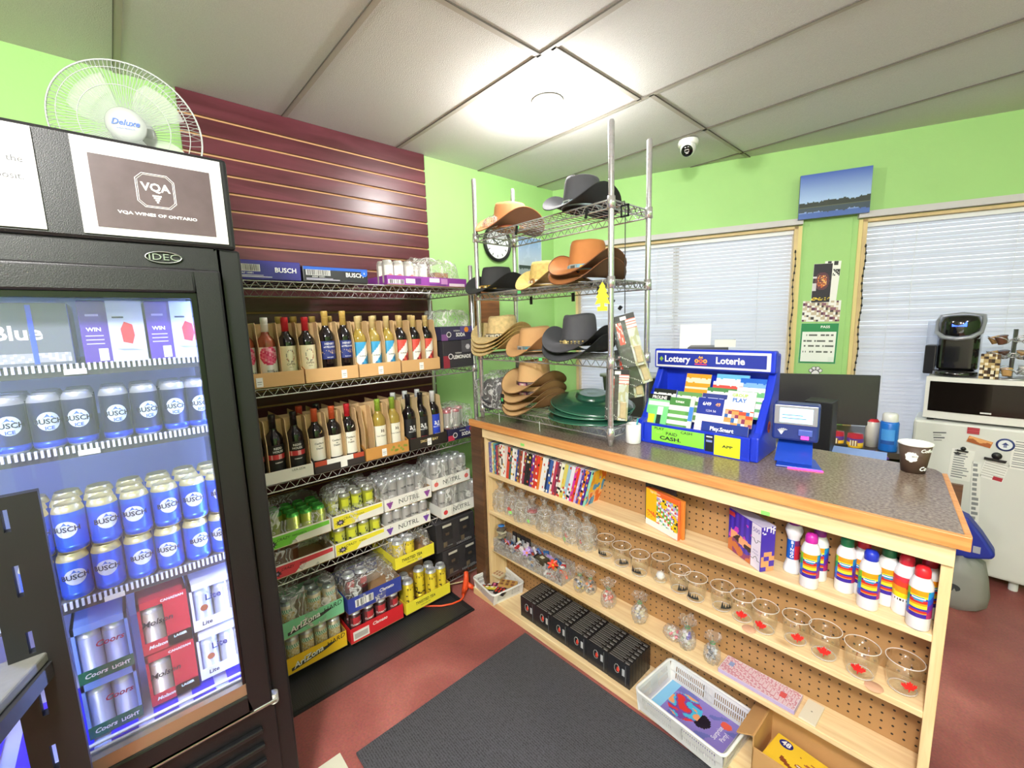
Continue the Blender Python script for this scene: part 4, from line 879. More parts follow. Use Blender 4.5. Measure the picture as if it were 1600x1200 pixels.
# green price dots
for x,z in ((1.0,.915),(2.055,.905)): MB().box(x-.012,x+.012,YF-.0135,YF-.0122,z-.006,z+.006,c='#8CE070').obj('green_sticker',PRINT,CT)
WTM,n,l,b=nt('speckled_grey_laminate'); tc=n.new('ShaderNodeTexCoord'); a=n.new('ShaderNodeTexNoise'); a.inputs['Scale'].default_value=130; a.inputs['Detail'].default_value=4; l.new(tc.outputs['Object'],a.inputs[0])
r=n.new('ShaderNodeValToRGB'); e=r.color_ramp.elements; e[0].position=.35; e[0].color=(*srgb('#65544A'),1); e[1].position=.68; e[1].color=(*srgb('#9C8A7C'),1); l.new(a.outputs['Fac'],r.inputs[0]); l.new(r.outputs[0],b.inputs['Base Color']); b.inputs['Roughness'].default_value=.22
WT=T('countertop','speckled grey-brown laminate countertop with orange wood edging','countertop',(0,0,0))
top=[(.60,1.385),(2.475,1.385),(2.415,1.88),(2.40,1.91),(2.37,1.925),(.60,1.925)]
MB().prism([(p[0]-.010 if p[0]>2 else p[0],p[1]) for p in top],.952,.985).obj('laminate_top',WTM,WT)
MB().box(.60,2.478,1.370,1.385,.951,.9855).obj('front_edging',OAK,WT,bevel=.002)
MB().prism([(2.465,1.385),(2.478,1.385),(2.418,1.885),(2.405,1.880)],.951,.9853).obj('side_edging',OAK,WT,bevel=.002)
# ---- books on the top shelf
BZ=SHZ[0]+.001; xx=XL+.024
cols=['#3A3F8A','#8A8FC8','#6A6FA8','#F2EFE8','#D8D24A','#4F8FA8','#5AA0B5','#7A7FA0','#B03040','#C2444A','#6A5A4A','#C9B088','#E8E4DC','#F4F2EE']
seq=[('#3E4496',.007,.165),('#8C8FC6',.006,.165),('#5A5FA8',.007,.163),('#E9E4C2',.008,.166),('#C9C95A',.007,.165),('#5A9FB0',.012,.165),('#4A4F78',.008,.160),('#B23A48',.012,.158),('#7A6A5A',.008,.156),('#D9B58A',.008,.156),('#EFEDE6',.02,.172),('#F3EFE8',.016,.170)]
lean=[('#D8452E','red'),('#3E6A62','dark green'),('#F2F0EE','white'),('#E9E6E4','off-white'),('#2E4E9A','blue'),('#6A4A3A','brown'),('#A8472E','rust'),('#F0EEEA','white'),('#8A2E4A','plum'),('#1F1E22','black'),('#232226','black'),('#6A2A8A','purple'),('#C23A2E','red'),('#D8342A','bright red'),('#E07A2E','orange'),('#F2F1EE','white'),('#ECECF0','white'),('#22305A','navy'),('#3A5FA8','mid blue'),('#EFD9DC','pale pink'),('#B03A5A','rose'),('#7A3A52','wine red'),('#EDEBD8','cream'),('#D9CE6A','yellow'),('#9FC2D8','pale blue'),('#E8E6F2','pale grey'),('#D23AA8','magenta'),('#E0452E','scarlet'),('#C9B8E8','lilac'),('#5A4AA8','violet'),('#E88A2E','orange'),('#4A2E9A','deep purple')]
def book(X,th,h,d,col,ang,label,art=None,Y=1.412,pages='#E6E2D8'):
    t=T('book',label,'book',(X,Y,BZ),0,'children\'s books on the top counter shelf'); t.rotation_euler=(0,math.radians(ang),0)
    m=MB(); q=.0012; m.box(0,q,0,d,0,h,col); m.box(th-q,th,0,d,0,h,col); m.box(q,th-q,0,q,0,h,col)
    s=int(X*1000)
    m.art(th-.001,h*.96,2,14,(lambda u,v: col if hsh(int(v*14),s,int(u*2))>.2 else ('#F2F0EC','#23222A','#C8443A','#E0B53A')[int(hsh(s,int(v*14))*4)]),x0=.0005,z0=h*.02,y=-.0004)
    if art: m.T=Matrix.Translation((th,0,0))@Matrix.Rotation(PI/2,4,'Z'); m.art(d,h,26,30,art,x0=0,z0=0,y=-.0004); m.T=Matrix()
    m.obj('cover',GLOSS,t); MB().box(q,th-q,q,d-.002,.002,h-.002,pages).obj('pages',PRINT,t); return t
x=XL+.022
for i,(c,th,h) in enumerate(seq):
    book(x,th,h,.09,c,0,'upright book, %s from the left end of the top counter shelf'%ORD[i]); x+=th+.0008
x+=.004
def step(th,a): return th/math.cos(math.radians(a))+.0006
for i,(c,nmc) in enumerate(lean):
    th=(.0105,.014,.017,.0185)[int(hsh(i,8)*4)]; a=8+ i*.28
    if i>=26: th=.0115
    book(x,th,.172,.09,c,a,'leaning %s-spined book, %s in the leaning row of the top shelf'%(nmc,ORD[i])); x+=step(th,a)
def coverart(u,v):
    n_=noise.noise(Vector((u*5,v*5,1.3)))
    if v>.6 and u<.55: return '#F2C22E' if n_>-.1 else '#E89A2E'
    if n_>.22: return '#E0702E'
    if n_<-.25: return '#4A9AD0'
    if (u-.35)**2+(v-.1)**2<.02: return '#2F6FC0'
    return '#F0B87A' if v<.4 else '#F2C23A'
book(x+.002,.012,.178,.105,'#8FD0B8',17,'leaning picture book with a yellow and orange front cover at the row\'s right end',art=coverart)
def flatbook(name,label,cat,X0,Y0,X1,Y1,h,th,art,col,nu=40,nv=36,z=BZ,back=0):
    L=math.hypot(X1-X0,Y1-Y0); t=T(name,label,cat,(X0,Y0,z),math.degrees(math.atan2(Y1-Y0,X1-X0))); t.rotation_euler[0]=math.radians(-back)
    m=MB(); m.box(0,L,0,th,0,h,col); m.obj('body',GLOSS,t,bevel=.0015); m=MB(); m.art(L-.003,h-.003,nu,nv,art,x0=.0015,z0=.0015,y=-.0006); m.obj('front_picture',GLOSS,t); return t,L
def digger(u,v):
    if v<.17: return '#F4F0E8'
    if u<.36: return '#F2BE1E' if not (.25<v<.42 and .06<u<.32 and hsh(int(u*30),int(v*30))>.5) else '#E8622E'
    if v>.9: return '#E86A2E'
    k=hsh(int(u*20),int(v*20)); q=noise.noise(Vector((u*6,v*6,7)))
    if q>.2: return '#F2C81E' if k>.3 else '#3A3A3A'
    return ('#A8C8E0','#F4F4F0','#D84A3A','#6AB04A','#B08FD0','#E8D8B0')[int(k*6)]
t,L=flatbook('book','orange and yellow picture book standing face out on the top counter shelf','book',1.62,1.452,1.775,1.405,.15,.012,digger,'#E8703A')
text('Diggers & Dozers',.012,mat('cream_ink','#FFF4D0',.5),t,(.05,-.0014,.142),sx=.6)
flatbook('book','plain orange book behind the face-out digger book','book',1.63,1.468,1.785,1.421,.146,.012,lambda u,v:'#E88A3A','#E88A3A',2,2)
flatbook('book','dark grey thin book tilted behind the digger book','book',1.60,1.482,1.74,1.45,.168,.008,lambda u,v:'#3A3A3E','#3A3A3E',2,2)
# puzzle box
pz=T('puzzle_box','purple 500 piece jigsaw puzzle box on the top counter shelf','puzzle box',(1.918,1.482,BZ),-33)
m=MB(); m.box(0,.152,0,.048,0,.148,'#4A2E9A',cols={'t':'#D9D0F0','r':'#4A2F9C'}); m.obj('box',GLOSS,pz,bevel=.0015)
def pza(u,v):
    q=noise.noise(Vector((u*4,v*5,3.1)))
    if v<.25+.15*u*0+.1*math.sin(u*6): return '#C8703A' if q>-.1 else '#8A3A6A'
    if abs(v-.45+.1*u)<.1 and u>.1: return '#F0A878' if q>-.15 else '#2A1A2A'
    if q>.25: return '#C23AC0'
    return '#4A34C0' if int(u*9)%2 else '#3A2AA0'
m=MB(); m.art(.108,.146,36,40,pza,x0=.001,z0=.001,y=-.0006); m.art(.04,.146,2,2,lambda u,v:'#ECE6F6',x0=.110,z0=.001,y=-.0006); m.obj('front_picture',GLOSS,pz)
MB().box(.002,.03,-.001,-.0006,.125,.14,c='#C8303A').obj('red_tag',PRINT,pz)
text('500',.021,mat('violet_ink','#4A3A9A',.5),pz,(.13,-.0012,.127)); text('PIECES',.007,mat('violet_ink'),pz,(.13,-.0012,.06)); text('PUZZLE',.007,mat('violet_ink'),pz,(.13,-.0012,.05))
m=MB()
for zc,s in ((.098,1),(.03,-1)): m.tube([(.112,-.001,zc),(.122,-.001,zc),(.124,-.001,zc-.006*s),(.131,-.001,zc-.012*s),(.138,-.001,zc-.006*s),(.137,-.001,zc),(.149,-.001,zc)],.0009,4)
m.obj('jigsaw_outline',INK,pz)
m=MB(); m.T=Matrix.Translation((.1526,0,0))@Matrix.Rotation(PI/2,4,'Z'); m.art(.046,.146,10,30,lambda u,v: ('#E8E4F4' if (v>.82 and hsh(int(u*9),int(v*30))>.5) else ('#F0A06A' if (v<.45 and hsh(int(u*5),int(v*9))>.55) else '#4A34B0')),x0=.001,z0=.001,y=0); m.obj('side_picture',GLOSS,pz)
# ---- bingo daubers
RB=['#5A2AA8','#2A4FC8','#1F7FD8','#12A86A','#6AC83A','#F2E21E','#F29A1E','#E0382E']
def dauber(X,Y,cap,label,rz,kind=0,capup=0):
    t=T('bingo_dauber',label,'dauber bottle',(X,Y,BZ),rz,'bingo daubers on the top counter shelf'); h=.15; r=.0235
    m=MB(); m.lathe([(.0001,0),(r*.93,0),(r,.004),(r,.112),(r*.97,.118),(r*.8,.13),(r*.62,.138),(r*.62,.142),(.0001,.142)],24,'#F2F1F4'); m.obj('bottle_body',mat('milky_plastic','#F1F0F3',.35),t)
    m=MB(); m.lathe([(r*.66,.138),(r*.68,.14),(r*.66,.155),(r*.5,.163),(.0001,.166)],20,cap); m.obj('cap',PLASTIC,t)
    def f(u,v):
        if kind==1: return ['#F4F2F4','#F2E21E','#F29A1E','#E8442E','#D83A4A'][min(4,int((v+.1*u)*4.6))] if v>.2 else ('#F4F2F4' if not(.3<u<.8 and .06<v<.17 and int(u*50)%2) else '#2A2A2E')
        if abs(u-.5)<.2:
            if v>.8: return '#F29A1E'
            if .62<v<.78 and ((u-.5)/.16)**2+((v-.7)/.08)**2<1: return '#2A8FC8' if abs(v-.7)>.025 else '#F4F4F8'
            if v<.15: return '#3A2A9A'
            return ['#E8E03A','#F29A1E','#C82E2E','#3A3AA8'][int(v*11)%4]
        x=(u+(1-v)*.6)%1
        return ['#E8E21E','#8ACC2E','#1FA86A','#1F8FD8','#2A4FC8','#6A2AA0','#B02A6A'][min(6,int((u*.55+(1-v)*.6)*7))]
    m=MB(); m.art(r*3.9,.072,40,26,f,z0=.036,R=r+.0006); m.obj('rainbow_label',GLOSS,t); return t
for X,Y,c,lb,rz,k in ((2.168,1.424,'#C22AA0','white bingo dauber with magenta cap and rainbow label',10,0),(2.176,1.486,'#8A2A8A','bingo dauber with purple cap behind the magenta-capped one',0,0),
 (2.244,1.47,'#1F7F52','bingo dauber with green cap, clear of its neighbours',4,0),(2.279,1.489,'#C8283A','bingo dauber with dark red cap, behind the blue-capped one',-30,0),(2.303,1.425,'#1F33B8','bingo dauber with blue cap at the front of the row',8,0),
 (2.334,1.480,'#1F6F4A','bingo dauber with green cap between blue and red caps',10,0),(2.371,1.462,'#D02A3A','bingo dauber with red cap showing its barcode side',0,1),(2.404,1.418,'#D8242E','bingo dauber with red cap, nearest the counter\'s right end',-6,0),(2.413,1.49,'#C82A3A','bingo dauber mostly hidden behind the end red-capped one',60,0)):
    dauber(X,Y,c,lb,rz,k)
t=T('bingo_dauber','dumbbell-shaped BINGO dauber with purple cap beside the puzzle box','dauber bottle',(2.112,1.476,BZ),4,'bingo daubers on the top counter shelf'); r=.024
MB().lathe([(.0001,0),(r*.95,0),(r,.006),(r*.95,.018),(r*.72,.036),(r*.68,.045),(r*.68,.11),(r*.78,.118),(r*1.0,.135),(r*.85,.15),(r*.6,.156),(.0001,.157)],24).obj('bottle_body',mat('milky_plastic'),t)
MB().lathe([(r*.62,.154),(r*.62,.172),(r*.4,.18),(.0001,.181)],20,'#8A2A8A').obj('cap',PLASTIC,t)
m=MB(); m.art(r*2.6,.062,20,14,lambda u,v:'#1F5FC0' if u<.62-.0*v else ('#C8283A' if v<.7 else '#7A2A6A'),z0=.046,R=r*.68+.0012); m.obj('label',GLOSS,t)
for i,ch in enumerate('BINGO'): text(ch,.0125,WINK,t,(0,0,.101-.0115*i),R=r*.68+.002,bold=.0004)
# ---- mugs on the middle shelf
MZ=SHZ[1]+.001
leafP=[(0,1),(.14,.7),(.3,.78),(.26,.42),(.5,.62),(.56,.46),(.82,.5),(.7,.3),(.82,.2),(.42,-.08),(.46,-.22),(.08,-.14),(.04,-.5),(-.04,-.5),(-.08,-.14),(-.46,-.22),(-.42,-.08),(-.82,.2),(-.7,.3),(-.82,.5),(-.56,.46),(-.5,.62),(-.26,.42),(-.3,.78),(-.14,.7)]
def mug(label,kind,X,Y,rz,group,h=.088,r=.042,wrap=False,stem=False,stk=False):
    t=T('glass_mug',label,'glass mug' if not stem else 'glass',(X,Y,MZ),rz,group)
    m=MB()
    if stem: pr=[(.0001,0),(.024,0),(.031,.01),(.039,.03),(.04,.05),(.037,.085),(.0345,.098),(.033,.098),(.0355,.085),(.0385,.05),(.037,.03),(.028,.011),(.0001,.009)]
    else: pr=[(.0001,0),(r*.74,0),(r*.8,.004),(r*.9,h*.35),(r,h),(r*.965,h),(r*.87,h*.36),(r*.76,.014),(r*.7,.009),(.0001,.009)]
    m.lathe(pr,32); m.obj('glass_bowl',MUGG,t)
    R=pr[4][0] if not stem else .0338; hh=h if not stem else .098; m=MB(); m.tube([((R*.985)*math.cos(2*PI*i/32),(R*.985)*math.sin(2*PI*i/32),hh) for i in range(32)],.0011,6,closed=True); m.obj('rim',clear('rim_glass',(1,1,1),.9,.05,haze=.55,hazecol=(1,1,1)),t)
    m=MB(); rb=.8*r if not stem else .024; m.tube([(rb*.9*math.cos(2*PI*i/24),rb*.9*math.sin(2*PI*i/24),.004) for i in range(24)],.002,6,closed=True); m.obj('thick_base',clear('base_glass',(1,1,1),.8,.05,haze=.3,hazecol=(1,1,1)),t)
    if not stem: 
        m=MB(); m.tube([(r*.9*math.cos(.95),r*.9*math.sin(.95),h*.78),(r*1.4*math.cos(.9),r*1.4*math.sin(.9),h*.8),(r*1.6*math.cos(.9),r*1.6*math.sin(.9),h*.55),(r*1.35*math.cos(.9),r*1.35*math.sin(.9),h*.3),(r*.85*math.cos(.95),r*.85*math.sin(.95),h*.3)],.0035,8); m.obj('handle',MUGG,t)
    def cyl(px,pz,s,R_,z0): x=px*s; return (R_*math.sin(x/R_),-R_*math.cos(x/R_),z0+pz*s)
    if kind=='leaf':
        m=MB(); R_=r*.9+.0012
        for i in range(len(leafP)):
            a,b_=leafP[i],leafP[(i+1)%len(leafP)]; m.face([cyl(0,.1,.0225,R_,h*.36),cyl(*a,.0225,R_,h*.36),cyl(*b_,.0225,R_,h*.36)],'#D8221E')
        m.obj('maple_leaf',PRINT,t)
    elif kind=='trees':
        m=MB(); R_=r*.9+.0012
        for (x,w,hh_) in ((-.9,.28,1.3),(-.55,.2,.9),(-.1,.3,.7),(.35,.22,.9),(.7,.25,.6)):
            m.face([cyl(x-w,-.3,.019,R_,h*.3),cyl(x+w,-.3,.019,R_,h*.3),cyl(x,hh_,.019,R_,h*.3)],'#26292A')
        m.face([cyl(-1.2,-.5,.013,R_,h*.3),cyl(1.3,-.5,.013,R_,h*.3),cyl(1.5,-.1,.013,R_,h*.3),(cyl(-1.2,-.25,.013,R_,h*.3))],'#3A3E3A')
        m.obj('black_pine_print',PRINT,t)
    elif kind=='cap': 
        MB().lathe([(r*.8,h+.001),(r*.82,h+.01),(.0001,h+.011)],24,'#A02430').obj('red_lid',PLASTIC,t)
    if wrap:
        m=MB(); rows=[]; N=20
        for j,(rr,z) in enumerate([(1.1,.0),(1.25,.02),(1.28,.05),(1.2,h),(1.0,h+.02),(.5,h+.035),(.25,h+.045),(.4,h+.06),(.7,h+.075)]):
            rows.append([(r*rr*math.cos(2*PI*i/N)*(1+.14*math.sin(i*2.7+j)),r*rr*math.sin(2*PI*i/N)*(1+.14*math.cos(i*1.9+j)),max(0,z+(.006*math.sin(i*3.1+j*2) if j>0 else 0))) for i in range(N)])
        m.grid(rows,wrap=True); m.obj('cellophane_wrap',CELLO,t)
        if stk: 
            MB().box(.006,.026,-r*1.26,-r*1.25,.02,.036,c='#9CE87A').obj('green_sticker',PRINT,t)
    return t
GW='cellophane-wrapped mugs on the middle counter shelf'
for i,(x,y,k) in enumerate(((.755,1.45,'x'),(.835,1.46,'leaf'),(.93,1.44,'x'),(.985,1.46,'cap'),(1.08,1.45,'x'),(1.165,1.46,'x'),(1.25,1.45,'leaf'),(1.335,1.45,'leaf'))):
    mug('glass mug in clear cellophane, %s from the left on the middle counter shelf'%ORD[i],k,x,y,20-8*i,GW,wrap=True,h=.085 if k!='cap' else .06,r=.036,stk=i in(1,3,6))
GO='open glass mugs on the middle counter shelf'
ml=[(1.43,'trees'),(1.515,'trees2'),(1.603,'trees'),(1.685,'snow'),(1.765,'trees2'),(1.83,'trees'),(1.915,'trees2'),(1.985,'leaf'),(2.055,'leaf'),(2.138,'leaf'),(2.213,'leaf'),(2.30,'leaf'),(2.388,'leaf')]
lc=0;tc2=0
for i,(x,k) in enumerate(ml):
    if k=='leaf': lb='clear mug with red maple leaf, %s of the six maple mugs from the left'%ORD[lc]; lc+=1
    elif k=='snow': lb='stemless clear glass with white ball print among the pine-tree mugs'
    else: lb='clear mug with black pine-tree print, %s of six from the left'%ORD[tc2]; tc2+=1
    rot={'trees':12,'trees2':52}.get(k,10+14*math.sin(i*2.2))
    o=mug(lb,'trees' if k[:5]=='trees' else k,x,1.448-.008*((i%3)-1),rot,GO,stem=(k=='snow'),r=.0385 if i<10 else .041,h=.083 if i<10 else .088)
    if k=='snow': MB().lathe([(.0001,.004),(.012,.008),(.017,.02),(.012,.032),(.0001,.036)],16,'#F4F2F0').obj('white_ball_print',PRINT,o)
for x,y in ((2.335,1.409),(2.02,1.41)): 
    o=MB().lathe([(.0001,.001),(.02,.001),(.021,.0),],24,'#D8A88A').obj('paper_coaster',PRINT,None,loc=(x,y,MZ)); o.rotation_euler=(0,0,0); tag(o,'round tan paper sticker lying %s on the middle counter shelf'%('before the last maple mugs' if x>2.2 else 'by the first maple mug'),'sticker')
# ---- candy and trinkets on the third shelf
CZ=SHZ[2]+.001
def cbag(label,X,Y,cols,s=1,rz=0,lay=False,seed=0,ribbon='#3A9A5A'):
    t=T('candy_bag',label,'candy bag',(X,Y,CZ),rz,'cellophane candy bags on the third counter shelf')
    if lay: t.rotation_euler=(math.radians(88),0,math.radians(rz)); t.location.z=CZ+.024*s
    m=MB(); N=18; rows=[]
    for j,(rr,z) in enumerate([(.001,0),(.022,.0),(.028,.02),(.027,.045),(.016,.062),(.006,.072),(.014,.085),(.03,.1)]):
        rows.append([(s*rr*math.cos(2*PI*i/N)*(1+(.12+.02*j)*math.sin(i*2.6+seed+j)),s*rr*math.sin(2*PI*i/N)*(1+.12*math.cos(i*3.3+seed)),s*(z+(.005*math.sin(i*4.1+seed) if j>4 else 0))) for i in range(N)])
    m.grid(rows,wrap=True); m.obj('cellophane',CELLO,t)
    m=MB()
    for k in range(16):
        a=hsh(k,seed)*2*PI; r_=.017*math.sqrt(hsh(k,seed,2)); z=.007+.046*hsh(k,seed,5); m.T=Matrix.Translation((s*r_*math.cos(a),s*r_*math.sin(a),s*z))@Matrix.Rotation(hsh(k,9)*3,4,'X')@Matrix.Scale(s,4)
        m.lathe([(.0001,-.005),(.006,-.004),(.0075,0),(.006,.004),(.0001,.005)],7,cols[k%len(cols)])
    m.obj('wrapped_sweets',GLOSS,t); MB().tube([(s*.0075*math.cos(i*PI/6),s*.0075*math.sin(i*PI/6),s*.072) for i in range(12)],.0018,5,c=ribbon,closed=True).obj('tie_ribbon',PLASTIC,t); return t
SW=['#B8BCC8','#E8E6EA','#C8403A','#E0A83A','#6A6F8A']
for i,(X,Y,c,s,lay,lb) in enumerate(((1.30,1.44,['#B8BCC8','#3A3F4A','#E8C83A'],1.05,False,'candy bag with black, silver and yellow sweets, beside the trinket tub'),(1.345,1.46,['#3E4A52','#D8DCE0','#E8863A'],.95,False,'dark blue and orange candy bag squeezed against the tub'),
 (1.455,1.44,['#D85A48','#C88A78','#E8DCD8'],1.1,False,'candy bag with red sweets and a silver bow'),(1.60,1.45,['#8A90A8','#D9CFAE','#E6E4E4'],1.12,False,'silver-grey candy bag right of the red one'),(1.715,1.455,['#E0607A','#D8E0C8','#F0EEEA'],1.0,True,'pink and white candy bag lying on its side'),
 (1.80,1.45,['#6A5AB8','#E4E2EC','#C8D0C0'],1.1,False,'candy bag with violet sweets and green tie'),(1.895,1.445,['#5A5F6A','#D8DADF','#9A9FB0'],1.0,False,'silver candy bag, rightmost on the third shelf'))):
    cbag(lb,X,Y,c,s,20*i,lay,seed=i+3)
# plastic tub of trinkets
tb=T('trinket_tub','long clear plastic tub packed with keyrings and souvenirs on the third shelf','plastic tub',(.99,1.392,CZ),2); w2,d2,h2=.235,.105,.075
m=MB(); q=.002; m.box(-w2,w2,0,d2,0,q); m.box(-w2,w2,0,q,q,h2); m.box(-w2,w2,d2-q,d2,q,h2); m.box(-w2,-w2+q,q,d2-q,q,h2); m.box(w2-q,w2,q,d2-q,q,h2); m.obj('clear_tub',CELLO,tb)
tk=['#C8303A','#EDEAEA','#2A2A30','#D8A83A','#B8A0E0','#8A8F94','#E0553A','#3A6AA8','#6A3A2A','#D8D4D8']
gi=0
for k in range(76):
    X=-w2+.02+.00575*k; Y=.02+.07*hsh(k,4); z=.004+.05*hsh(k,7); sz=.013+.012*hsh(k,11); c=tk[int(hsh(k,13)*10)]
    m=MB(); m.box(-sz,sz,-sz*.25,sz*.25,-sz*.7,sz*.7,c); m.box(-sz*.6,sz*.6,-sz*.25-.0006,-sz*.25,-sz*.4,sz*.4,tk[int(hsh(k,17)*10)]); 
    if k%2: m.tube([(sz*.4*math.cos(a*PI/4),0,sz*.7+.006+.006*math.sin(a*PI/4)) for a in range(8)],.0009,4,c='#B8BABF',closed=True)
    o=m.obj('keyring',GLOSS,None,bevel=.001); o.location=(.99+X,1.392+Y,CZ+.016+z*.8); o.rotation_euler=(hsh(k,3)*1.2,hsh(k,6)*1.5,hsh(k,5)*2-.6)
    tag(o,'small souvenir keyring heaped in the clear plastic tub','keyring','souvenir keyrings in the clear tub')
def flower(lb,X,Y,Z,c,c2,s):
    o=T('fabric_flower',lb,'flower',(X,Y,Z)); m=MB()
    for k in range(6):
        a=k*PI/3; m.T=Matrix.Rotation(a,4,'Z'); m.grid([[(0,0,.004),(0,0,.004),(0,0,.004)],[(s*.5,-s*.28,.012),(s*.55,0,.007),(s*.5,s*.28,.012)],[(s,-s*.12,.014),(s*1.08,0,.008),(s,s*.12,.014)]],c)
    m.obj('petals',PLASTIC,o); MB().lathe([(.0001,.014),(.005,.012),(.007,.004)],10,c2).obj('flower_centre',PLASTIC,o); o.rotation_euler=(.5,0,.3)
flower('lilac fabric flower on top of the souvenir tub',1.0,1.40,CZ+.075,'#C2A0E8','#E8884A',.023); flower('orange-red fabric flower at the right end of the tub',1.165,1.41,CZ+.075,'#E8482E','#D89A2E',.027)
t=T('photo_box','small dark box with a pale emblem in the souvenir tub','box',(1.09,1.415,CZ+.06),-10); MB().box(-.03,.03,-.02,.02,0,.025,'#4A4438',cols={'t':'#5A5242'}).obj('box',GLOSS,t); MB().box(-.012,.012,-.009,.009,.0252,.0256,'#D8D4B8').obj('emblem',PRINT,t)
jr=T('clear_jar','clear jar of folded trinkets at the left end of the third shelf','jar',(.755,1.445,CZ))
MB().lathe([(.0001,0),(.036,0),(.04,.006),(.04,.11),(.034,.12),(.034,.125),(.0001,.125)],24).obj('jar_wall',MUGG,jr)
for k in range(8):
    MB().box(-.022,.022,-.018,.018,.006+.013*k,.016+.013*k,('#B9AE8A','#8A8270','#D8D0B8','#6A5F58')[k%4]).obj('folded_trinket',PRINT,jr,rz=k*29)
MB().lathe([(.0001,.126),(.018,.126),(.019,.124)],16,'#3A8AE0').obj('round_sticker',PRINT,jr)
for k in range(4):
    o=MB().box(-.014,.014,-.004,.004,0,.05,'#2E2C30').box(-.009,.009,-.0046,-.004,.012,.04,('#B8BABF','#D8D0A0','#9AA0A8','#C8C0C8')[k]).obj('lighter_case',GLOSS,None,loc=(.825+.035*k,1.478,CZ+.06)); o.location.z=CZ; o.scale=(1,1,2.0); tag(o,'black framed trinket card standing behind the tub, %s from the left'%ORD[k],'trinket card','trinket cards behind the tub')
# bingo paper pad
def pad(u,v): 
    if .78<u<.86 and .3<v<.62: return '#E0484A'
    if .07<u<.14 and .45<v<.75: return '#8AA8D8'
    a=(u*34)%1; b__=(v*13)%1
    if a<.14 or b__<.2: return '#D08A9A'
    return '#F6EFF0' if hsh(int(u*68),int(v*26))>.45 else '#DDA0AC'
bp=T('bingo_paper_pad','pink gridded bingo paper pad in clear wrap on the third shelf','paper pad',(2.045,1.452,CZ),-1.5)
m=MB(); m.box(-.115,.115,-.042,.042,0,.014,'#C8B8E0',cols={'t':'#F3EDF2'}); m.obj('pad',PRINT,bp)
m=MB(); m.T=Matrix.Translation((0,0,.0145))@Matrix.Rotation(-PI/2,4,'X'); m.art(.226,.08,102,39,pad,z0=-.04,y=0); m.obj('grid_print',PRINT,bp)
MB().box(-.118,.118,-.045,.045,.0,.0165).obj('clear_wrap',clear('pad_wrap',(.97,.95,.99),.5,.08,bump=.6,bscale=18,haze=.05),bp,bevel=.004)
pc=T('price_card','blank cream shelf card with a hole beside the bingo pad','card',(2.195,1.452,CZ),-3); MB().box(-.022,.022,-.046,.046,0,.006,'#E4DCC8').obj('card',PRINT,pc); MB().lathe([(.0001,.0063),(.0025,.0063)],10,'#8A8478').obj('hole',PRINT,pc)
# ---- bottom shelf: black pill-box packs in six blocks
KZ=.0405; bi=0
bx0=1.01
src=None
for blk,(bx,by) in enumerate(((1.0,1.345),(1.1045,1.344),(1.209,1.343),(1.3135,1.342),(1.418,1.341),(1.5225,1.34))):
    for row in range(7):
        if src is None:
            src=T('black_pack','x','pack',(0,0,0)); w,h,d=.103,.105,.0215
            m=MB(); m.box(0,w,0,d,0,h,'#26262A',cols={'t':'#1F1F22'}); m.obj('pack_box',GLOSS,src,bevel=.001)
            m=MB(); m.box(.006,.072,.004,.0062,h,h+.0006,'#9A948C'); m.box(.080,.098,.003,.008,h,h+.0006,'#8A8680'); m.box(.006,.097,.012,.0135,h,h+.0006,'#77726C'); m.box(.006,.06,.0175,.019,h,h+.0006,'#8A857C'); m.obj('top_print',PRINT,src)
            m=MB(); m.tube([(.044+.012*math.cos(k*.7),-.0006,.062+.019*math.sin(k*.7)) for k in range(9)],.0012,4,c='#A8A4A0'); m.prismY([(.042,.052),(.052,.05),(.056,.06),(.05,.075),(.044,.066)],-.0012,-.0006,'#E0402E'); m.box(.068,.08,-.001,-.0004,.045,.075,'#B9BABF'); m.box(.083,.086,-.001,-.0004,.01,.095,'#55565A'); m.obj('front_print',PRINT,src); o=src
        else: o=clone(src)
        o.location=(bx,by+.0225*row,KZ); o.rotation_euler=(0,0,0); o['group']='black boxed packs on the bottom shelf'
        o['label']='black box with red emblem, %s from front in %s block from left'%(ORD[row],ORD[blk])
